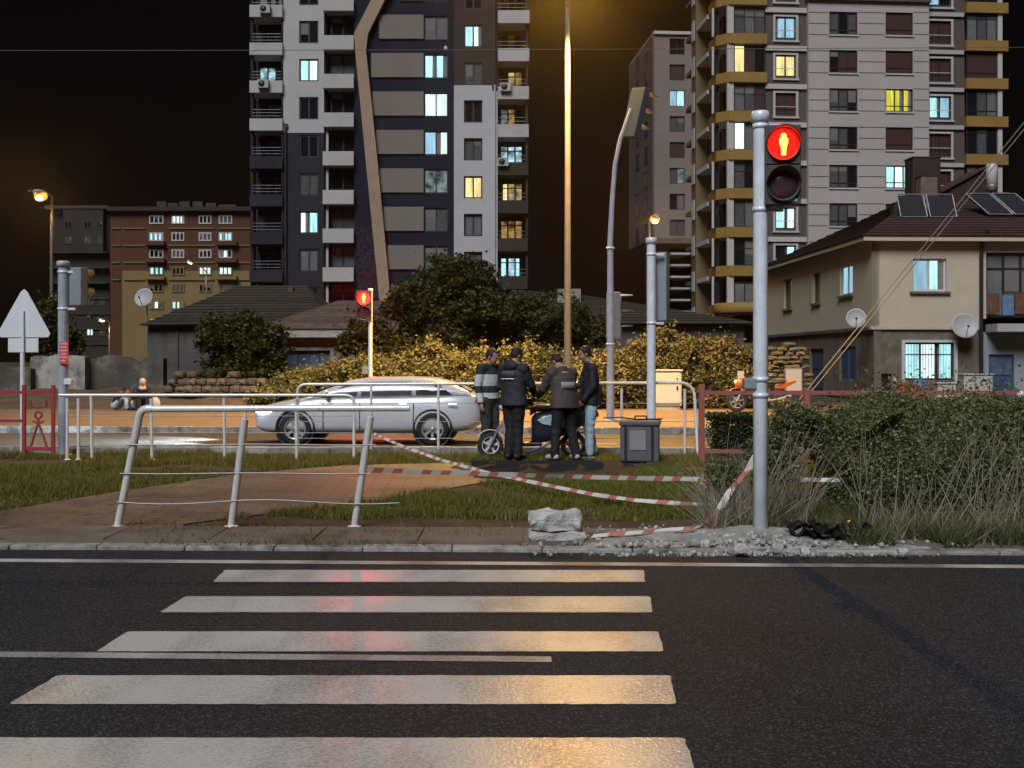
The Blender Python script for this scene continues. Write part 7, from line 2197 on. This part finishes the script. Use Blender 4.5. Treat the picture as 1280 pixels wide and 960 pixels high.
def person(label, base, J, clothes, yaw, group=None, head_yaw=0.0, head_pitch=0.0, voxel=0.0085, hair=True, scarf=False):
    """J: joints in metres in a frame with x right, y away, z up, the feet at z=0; yaw: which way the chest faces (0 = towards -y)"""
    o = thing('person', label, 'person', base, 0, group)
    V = {k: Vector(v) for k, v in J.items()}
    fw = Vector((math.sin(yaw), -math.cos(yaw), 0))                  # chest forward
    rt = Vector((math.cos(yaw), math.sin(yaw), 0))                   # to one side
    Q = Matrix((rt, -fw, Vector((0, 0, 1)))).transposed()
    # head frame
    hy = yaw + head_yaw
    hf = Vector((math.sin(hy), -math.cos(hy), 0)); hr = Vector((math.cos(hy), math.sin(hy), 0))
    hf2 = (hf * math.cos(head_pitch) - Vector((0, 0, 1)) * math.sin(head_pitch)).normalized()
    hu = hr.cross(hf2) * 1.0
    if hu.z < 0: hu = -hu
    HQ = Matrix((hr, -hf2, hu)).transposed()
    H = V['head']
    hp = lambda x, y, z_: H + hr * x + hf2 * y + hu * z_
    b = MB()
    # head: skull, face wedge, jaw, nose, brow, ears
    b.ball(hp(0, -0.012, 0.028), (0.077, 0.098, 0.092), 18, 12, HQ)
    b.ball(hp(0, 0.030, -0.030), (0.062, 0.066, 0.085), 16, 10, HQ)
    b.ball(hp(0, 0.052, -0.085), (0.040, 0.036, 0.030), 12, 8, HQ)
    limb(b, [hp(0, 0.090, 0.012), hp(0, 0.106, -0.022), hp(0, 0.092, -0.034)], [0.010, 0.014, 0.010], 8)
    b.ball(hp(0, 0.080, 0.026), (0.050, 0.018, 0.010), 12, 6, HQ)
    b.ball(hp(0, 0.084, -0.058), (0.024, 0.012, 0.008), 10, 6, HQ)
    for s_ in (-1, 1): b.ball(hp(s_ * 0.077, -0.012, -0.012), (0.010, 0.022, 0.032), 10, 6, HQ)
    nk = V['neck']
    limb(b, [nk - Vector((0, 0, 0.05)), nk.lerp(H, 0.45), hp(0, -0.02, -0.05)], [0.064, 0.056, 0.054])
    # trunk
    pe, ch = V['pelvis'], V['chest']
    sp_ = [pe - Vector((0, 0, 0.04)), pe.lerp(ch, 0.35), pe.lerp(ch, 0.75), ch + Vector((0, 0, 0.02)), ch.lerp(nk, 0.7)]
    for p, rx, ry, rz_ in zip(sp_, (0.155, 0.135, 0.150, 0.155, 0.10), (0.105, 0.095, 0.105, 0.10, 0.07), (0.11, 0.14, 0.14, 0.13, 0.07)):
        b.ball(p, (rx, ry, rz_), 18, 10, Q)
    limb(b, [V['shl'], nk, V['shr']], [0.060, 0.068, 0.060])
    for s_ in 'lr':
        limb(b, [V['sh' + s_], V['el' + s_], V['wr' + s_]], [0.050, 0.040, 0.028])
        d = V['wr' + s_] - V['el' + s_]
        pn = V.get('pn' + s_, -rt if s_ == 'r' else rt)
        hand(b, V['wr' + s_], V.get('hd' + s_, d), pn, 0.75, 1 if s_ == 'r' else -1)
        limb(b, [V['hip' + s_], V['kn' + s_], V['an' + s_]], [0.085, 0.056, 0.040])
        t = V['toe' + s_]
        limb(b, [V['an' + s_] + Vector((0, 0, -0.03)), t], [0.04, 0.032])
    body = fuse(b, 'body', 'skin', o, voxel, 2)
    for s_ in (-1, 1):
        MB().ball(hp(s_ * 0.030, 0.0835, 0.008), (0.011, 0.007, 0.0065), 10, 6, HQ).build('eye', MATS['eye'], body, local=True)
    if hair:
        h_ = MB()
        h_.ball(hp(0, -0.026, 0.044), (0.082, 0.096, 0.084), 18, 12, HQ)
        h_.ball(hp(0, -0.055, 0.0), (0.074, 0.060, 0.075), 14, 10, HQ)
        h_.ball(hp(0, 0.034, 0.090), (0.054, 0.034, 0.026), 12, 8, HQ)
        for s_ in (-1, 1): h_.ball(hp(s_ * 0.070, -0.01, 0.03), (0.018, 0.04, 0.045), 10, 8, HQ)
        fuse(h_, 'hair', 'hair_black', body, 0.010, 2, 0.006, len(label))
    if scarf:
        h_ = MB()
        h_.ball(hp(0, -0.025, 0.03), (0.098, 0.112, 0.115), 18, 12, HQ)
        h_.ball(hp(0, -0.03, -0.08), (0.085, 0.085, 0.10), 14, 10, HQ)
        h_.ball(hp(0, 0.01, -0.16), (0.11, 0.095, 0.07), 14, 10, HQ)
        fuse(h_, 'headscarf', 'scarf', body, 0.012, 3, 0.006, 4)
    # clothes
    top, bottom, shoe = clothes['top'], clothes['bottom'], clothes['shoe']
    hem = clothes.get('hem', 0.06); loose = clothes.get('loose', 1.0)
    c_ = MB()
    hz = pe + Vector((0, 0, -hem))
    tr = [hz, pe.lerp(ch, 0.2), pe.lerp(ch, 0.7), ch + Vector((0, 0, 0.03)), ch.lerp(nk, 0.65)]
    rxs = (0.228 if hem > 0.05 else 0.195, 0.198 if hem > 0.05 else 0.18, 0.192, 0.196, 0.135); rys = (0.165 if hem > 0.05 else 0.14, 0.145 if hem > 0.05 else 0.13, 0.137, 0.132, 0.10)
    nn = 20; rings = []
    for p, rx, ry in zip(tr, rxs, rys):
        rings.append([p + rt * (rx * loose * math.cos(a)) + fw * (ry * loose * math.sin(a)) for a in np.linspace(0, 2 * math.pi, nn, endpoint=False)])
    c_.add([q for r_ in rings for q in r_], [(i * nn + k, i * nn + (k + 1) % nn, (i + 1) * nn + (k + 1) % nn, (i + 1) * nn + k) for i in range(4) for k in range(nn)])
    c_.add(rings[0], [tuple(reversed(range(nn)))]); c_.add(rings[-1], [tuple(range(nn))])
    limb(c_, [V['shl'] - Vector((0, 0, 0.012)), nk - Vector((0, 0, 0.05)), V['shr'] - Vector((0, 0, 0.012))], [0.082 * loose, 0.09, 0.082 * loose])
    for s_ in 'lr':
        w = V['wr' + s_]; e_ = V['el' + s_]
        limb(c_, [V['sh' + s_], e_, e_.lerp(w, 0.92)], [0.078 * loose, 0.064 * loose, 0.050 * loose])
    if clothes.get('collar', True):
        c_.ball(nk - fw * 0.02 + Vector((0, 0, -0.015)), (0.082, 0.08, 0.055), 14, 8, Q)
        for k in range(10):
            a = 2 * math.pi * k / 10
            c_.ball(nk + rt * (0.068 * math.cos(a)) + fw * (0.066 * math.sin(a)) + Vector((0, 0, 0.012)), (0.026, 0.026, 0.04), 8, 6)
    if clothes.get('hood'):
        c_.ball(nk - fw * 0.085 + Vector((0, 0, -0.01)), (0.125, 0.065, 0.085), 14, 8, Q)
    jk = fuse(c_, clothes.get('top_name', 'jacket'), top, body, 0.012, 5, 0.007, len(label))
    t_ = MB()
    limb(t_, [V['hipl'], V['hipr']], [0.115, 0.115], 14)
    t_.ball(pe + Vector((0, 0, 0.02)), (0.165, 0.115, 0.11), 16, 10, Q)
    for s_ in 'lr':
        lw = clothes.get('leg', 1.0)
        limb(t_, [V['hip' + s_], V['kn' + s_], V['an' + s_] + Vector((0, 0, 0.0))], [0.118 * lw, 0.082 * lw, 0.070 * lw], 14)
    fuse(t_, 'trousers', bottom, body, 0.012, 4, 0.008, len(label) + 3)
    for s_ in 'lr':
        a, t = V['an' + s_], V['toe' + s_]
        d = Vector((t.x - a.x, t.y - a.y, 0)).normalized()
        s2 = MB()
        zf = min(a.z - 0.05, t.z) 
        he = Vector((a.x, a.y, t.z)) - d * 0.035
        limb(s2, [he + Vector((0, 0, 0.015)), he.lerp(t, 0.55) + Vector((0, 0, 0.012)), t + Vector((0, 0, 0.0))], [0.046, 0.044, 0.040])
        limb(s2, [he + Vector((0, 0, 0.02)), a + Vector((0, 0, 0.0))], [0.046, 0.050])
        sh_ = fuse(s2, 'shoe', shoe, body, 0.011, 2)
        if clothes.get('sole'):
            MB().obox(he.lerp(t, 0.5) + Vector((0, 0, -0.034)), (0.26, 0.085, 0.018), Matrix.Rotation(math.atan2(d.y, d.x), 3, 'Z')).build('sole', MATS[clothes['sole']], sh_, local=True, bevel=0.008)
    return o, body, jk, (rt, fw, V)

GND = MZ + 0.018
def std(yaw, **kw):
    """relaxed standing joints, turned so that the chest faces yaw; overrides in the same turned frame (x to the person's screen side, y forward)"""
    fw = Vector((math.sin(yaw), -math.cos(yaw), 0)); rt = Vector((math.cos(yaw), math.sin(yaw), 0))
    D = dict(head=(0, 0.04, 1.62), neck=(0, -0.01, 1.46), chest=(0, 0.0, 1.28), pelvis=(0, 0, 0.94),
             shl=(-0.185, 0, 1.41), shr=(0.185, 0, 1.41), ell=(-0.235, -0.02, 1.12), elr=(0.235, -0.02, 1.12), wrl=(-0.245, 0.05, 0.87), wrr=(0.245, 0.05, 0.87),
             hipl=(-0.09, 0, 0.90), hipr=(0.09, 0, 0.90), knl=(-0.10, 0.03, 0.49), knr=(0.10, 0.03, 0.49), anl=(-0.11, -0.02, 0.09), anr=(0.11, -0.02, 0.09),
             toel=(-0.125, 0.15, 0.045), toer=(0.125, 0.15, 0.045))
    D.update(kw)
    out = {}
    for k, v in D.items():
        v = Vector(v)
        out[k] = rt * v.x + fw * v.y + Vector((0, 0, v.z))
    return out
MEN = 'men gathered round the scooter'
# 1: striped sweater, seen from his left front, looking down to the right
y1 = R(48)
J = std(y1, head=(0, 0.08, 1.585), wrl=(-0.25, 0.06, 0.86), elr=(0.22, 0.05, 1.12), wrr=(0.15, 0.27, 0.98), toel=(-0.15, 0.15, 0.045))
person('man in dark green and white striped sweater looking down beside the front wheel', (P(611, 577, 18.85).x, 19.0, GND), J,
       dict(top='striped_sweater', top_name='sweater', bottom='grey_trousers', shoe='shoe_white', hem=0.02, collar=False, leg=0.95), y1, MEN, 0.25, 0.42)
# 2: navy hooded jacket, back turned, right arm towards the handlebar
y2 = R(148)
J = std(y2, head=(-0.02, 0.07, 1.60), ell=(-0.24, 0.13, 1.14), wrl=(-0.14, 0.37, 1.02), elr=(0.235, 0.02, 1.13), wrr=(0.19, 0.22, 0.96), knl=(-0.07, 0.02, 0.49), knr=(0.07, 0.02, 0.49), anl=(-0.085, -0.02, 0.09), anr=(0.08, -0.02, 0.09), toel=(-0.11, 0.14, 0.045), toer=(0.11, 0.14, 0.045))
o, body, jk, (rt, fw, V) = person('man in navy hooded jacket with a white chest-high stripe, his back turned', (P(642, 581, 18.3).x, 18.35, GND), J,
       dict(top='navy_jacket', bottom='black_trousers', shoe='shoe_black', hem=0.10, hood=True, loose=1.06), y2, MEN, -0.35, 0.35)
def on_back(name, jk, rt, fw, V, x0, x1, z0, z1, m, skew=0.0, off=0.150):
    """flat print wrapped over the back of a jacket"""
    nx = 8
    vs, fs = [], []
    for i in range(nx + 1):
        x = x0 + (x1 - x0) * i / nx
        for z_ in (z0, z1):
            zz = z_ + skew * (x - x0)
            c = V['pelvis'].lerp(V['chest'], (zz - V['pelvis'].z) / (V['chest'].z - V['pelvis'].z))
            dep = off * math.sqrt(max(0.05, 1 - (x / 0.215) ** 2))
            p = Vector((c.x, c.y, 0)) + rt * x - fw * dep
            vs.append((p.x, p.y, zz))
    for i in range(nx): fs.append((2 * i, 2 * i + 2, 2 * i + 3, 2 * i + 1))
    ob = MB().add(vs, fs, True).build(name, MATS[m], jk, local=True, fix=False)
    sd = ob.modifiers.new('thick', 'SOLIDIFY'); sd.thickness = 0.006
    return ob
on_back('reflective_stripe', jk, rt, fw, V, -0.10, 0.15, 1.235, 1.255, 'reflective', 0.0, 0.158)
on_back('back_patch', jk, rt, fw, V, -0.10, 0.15, 1.27, 1.37, 'patch_grey', 0.0, 0.150)
# 3: brown jacket, bowed head, both arms forward to the scooter
y3 = R(212)
J = std(y3, head=(0.0, 0.22, 1.50), neck=(0, 0.10, 1.40), chest=(0, 0.05, 1.23), shl=(-0.19, 0.08, 1.34), shr=(0.19, 0.08, 1.34), ell=(-0.25, 0.20, 1.08), wrl=(-0.20, 0.42, 0.96), elr=(0.25, 0.22, 1.09), wrr=(0.18, 0.44, 0.98),
        hipl=(-0.095, 0, 0.89), knl=(-0.13, 0.02, 0.49), anl=(-0.17, -0.06, 0.09), toel=(-0.20, 0.10, 0.045), knr=(0.13, 0.05, 0.49), anr=(0.16, 0.04, 0.09), toer=(0.17, 0.21, 0.045))
o, body, jk, (rt, fw, V) = person('man in brown jacket and white shoes bending his head over the scooter', (P(706, 581, 18.3).x, 18.3, GND), J,
       dict(top='brown_jacket', bottom='black_trousers', shoe='shoe_white', hem=0.14, loose=1.10), y3, MEN, 0.1, 0.75)
on_back('back_print', jk, rt, fw, V, -0.13, 0.13, 1.10, 1.20, 'patch_pale', 0.0, 0.166)
# 4: black jacket, pale jeans, in profile looking left
y4 = R(-82)
J = std(y4, head=(0, 0.09, 1.63), neck=(0, 0.02, 1.47), ell=(-0.22, 0.10, 1.14), wrl=(-0.14, 0.34, 1.06), elr=(0.23, 0.0, 1.12), wrr=(0.20, 0.16, 0.90), knl=(-0.10, 0.02, 0.49), anl=(-0.11, -0.08, 0.09), toel=(-0.12, 0.10, 0.045), anr=(0.11, 0.03, 0.09), toer=(0.12, 0.20, 0.045))
person('man in black jacket and pale blue jeans standing in profile at the scooter tail', (P(738, 577, 18.8).x, 18.85, GND), J,
       dict(top='black_jacket', bottom='jeans', shoe='shoe_black', hem=0.10, sole='shoe_white', loose=1.02, leg=1.0), y4, MEN, 0.0, 0.35)
# two people sitting at the foot of the bank
SIT = 'people sitting at the edge of the far pavement'
def sit(yaw, k=1.0, **kw):
    D = dict(head=(0, 0.16, 0.80), neck=(0, 0.08, 0.66), chest=(0, 0.04, 0.48), pelvis=(0, 0, 0.16), shl=(-0.18, 0.06, 0.60), shr=(0.18, 0.06, 0.60), ell=(-0.24, 0.22, 0.38), elr=(0.24, 0.22, 0.38), wrl=(-0.10, 0.40, 0.42), wrr=(0.10, 0.40, 0.42),
             hipl=(-0.09, 0.02, 0.14), hipr=(0.09, 0.02, 0.14), knl=(-0.13, 0.40, 0.42), knr=(0.13, 0.40, 0.42), anl=(-0.12, 0.46, 0.09), anr=(0.12, 0.46, 0.09), toel=(-0.14, 0.62, 0.045), toer=(0.14, 0.62, 0.045))
    D.update(kw)
    return std(yaw, **D)
yb_ = R(20)
person('person with pale headscarf and dark jacket sitting low on the far pavement', (P(174, 518, 35.0).x, 35.3, 0.13), sit(yb_), dict(top='black_jacket', bottom='black_trousers', shoe='shoe_black', hem=0.0), yb_, SIT, 0.0, 0.1, 0.012, False, True)
yb_ = R(75)
person('person crouching in dark top and pale trousers beside the seated one', (P(142, 518, 35.0).x, 35.2, 0.13), sit(yb_, head=(0, 0.34, 0.56), neck=(0, 0.24, 0.50), chest=(0, 0.14, 0.40), shl=(-0.17, 0.22, 0.46), shr=(0.17, 0.22, 0.46)), dict(top='black_jacket', bottom='jeans', shoe='shoe_black', hem=0.0), yb_, SIT, 0.0, 0.5, 0.012)
bb = P(193, 518, 35.0)
o = thing('white_bag', 'small white bag standing beside the person with the headscarf', 'bag', (bb.x, 35.1, 0.13))
b_ = MB().ball((0, 0, 0.19), (0.15, 0.10, 0.20), 14, 10).ball((0, 0, 0.06), (0.15, 0.11, 0.08), 14, 8)
fuse(b_, 'bag_body', 'shirt_white', o, 0.015, 3, 0.01, 2)
MB().tube([(-0.06, 0, 0.36), (-0.04, 0, 0.46), (0.04, 0, 0.46), (0.06, 0, 0.36)], 0.01, 6).build('handle', MATS['shirt_white'], o, local=True)
# ================================================================== thin haze added so that the lamps bloom a little
hz = MB().box(-260, 260, -14, 262, -1.06, 46).build('haze', None)
m = bpy.data.materials.new('haze'); m.use_nodes = True
t = m.node_tree; t.nodes.clear()
o_ = t.nodes.new('ShaderNodeOutputMaterial'); pv = t.nodes.new('ShaderNodeVolumePrincipled')
pv.inputs['Color'].default_value = (0.8, 0.8, 0.82, 1)
pv.inputs['Density'].default_value = 0.00055
pv.inputs['Anisotropy'].default_value = 0.93
t.links.new(pv.outputs[0], o_.inputs['Volume'])
hz.data.materials.append(m)
tag(hz, kind='stuff')
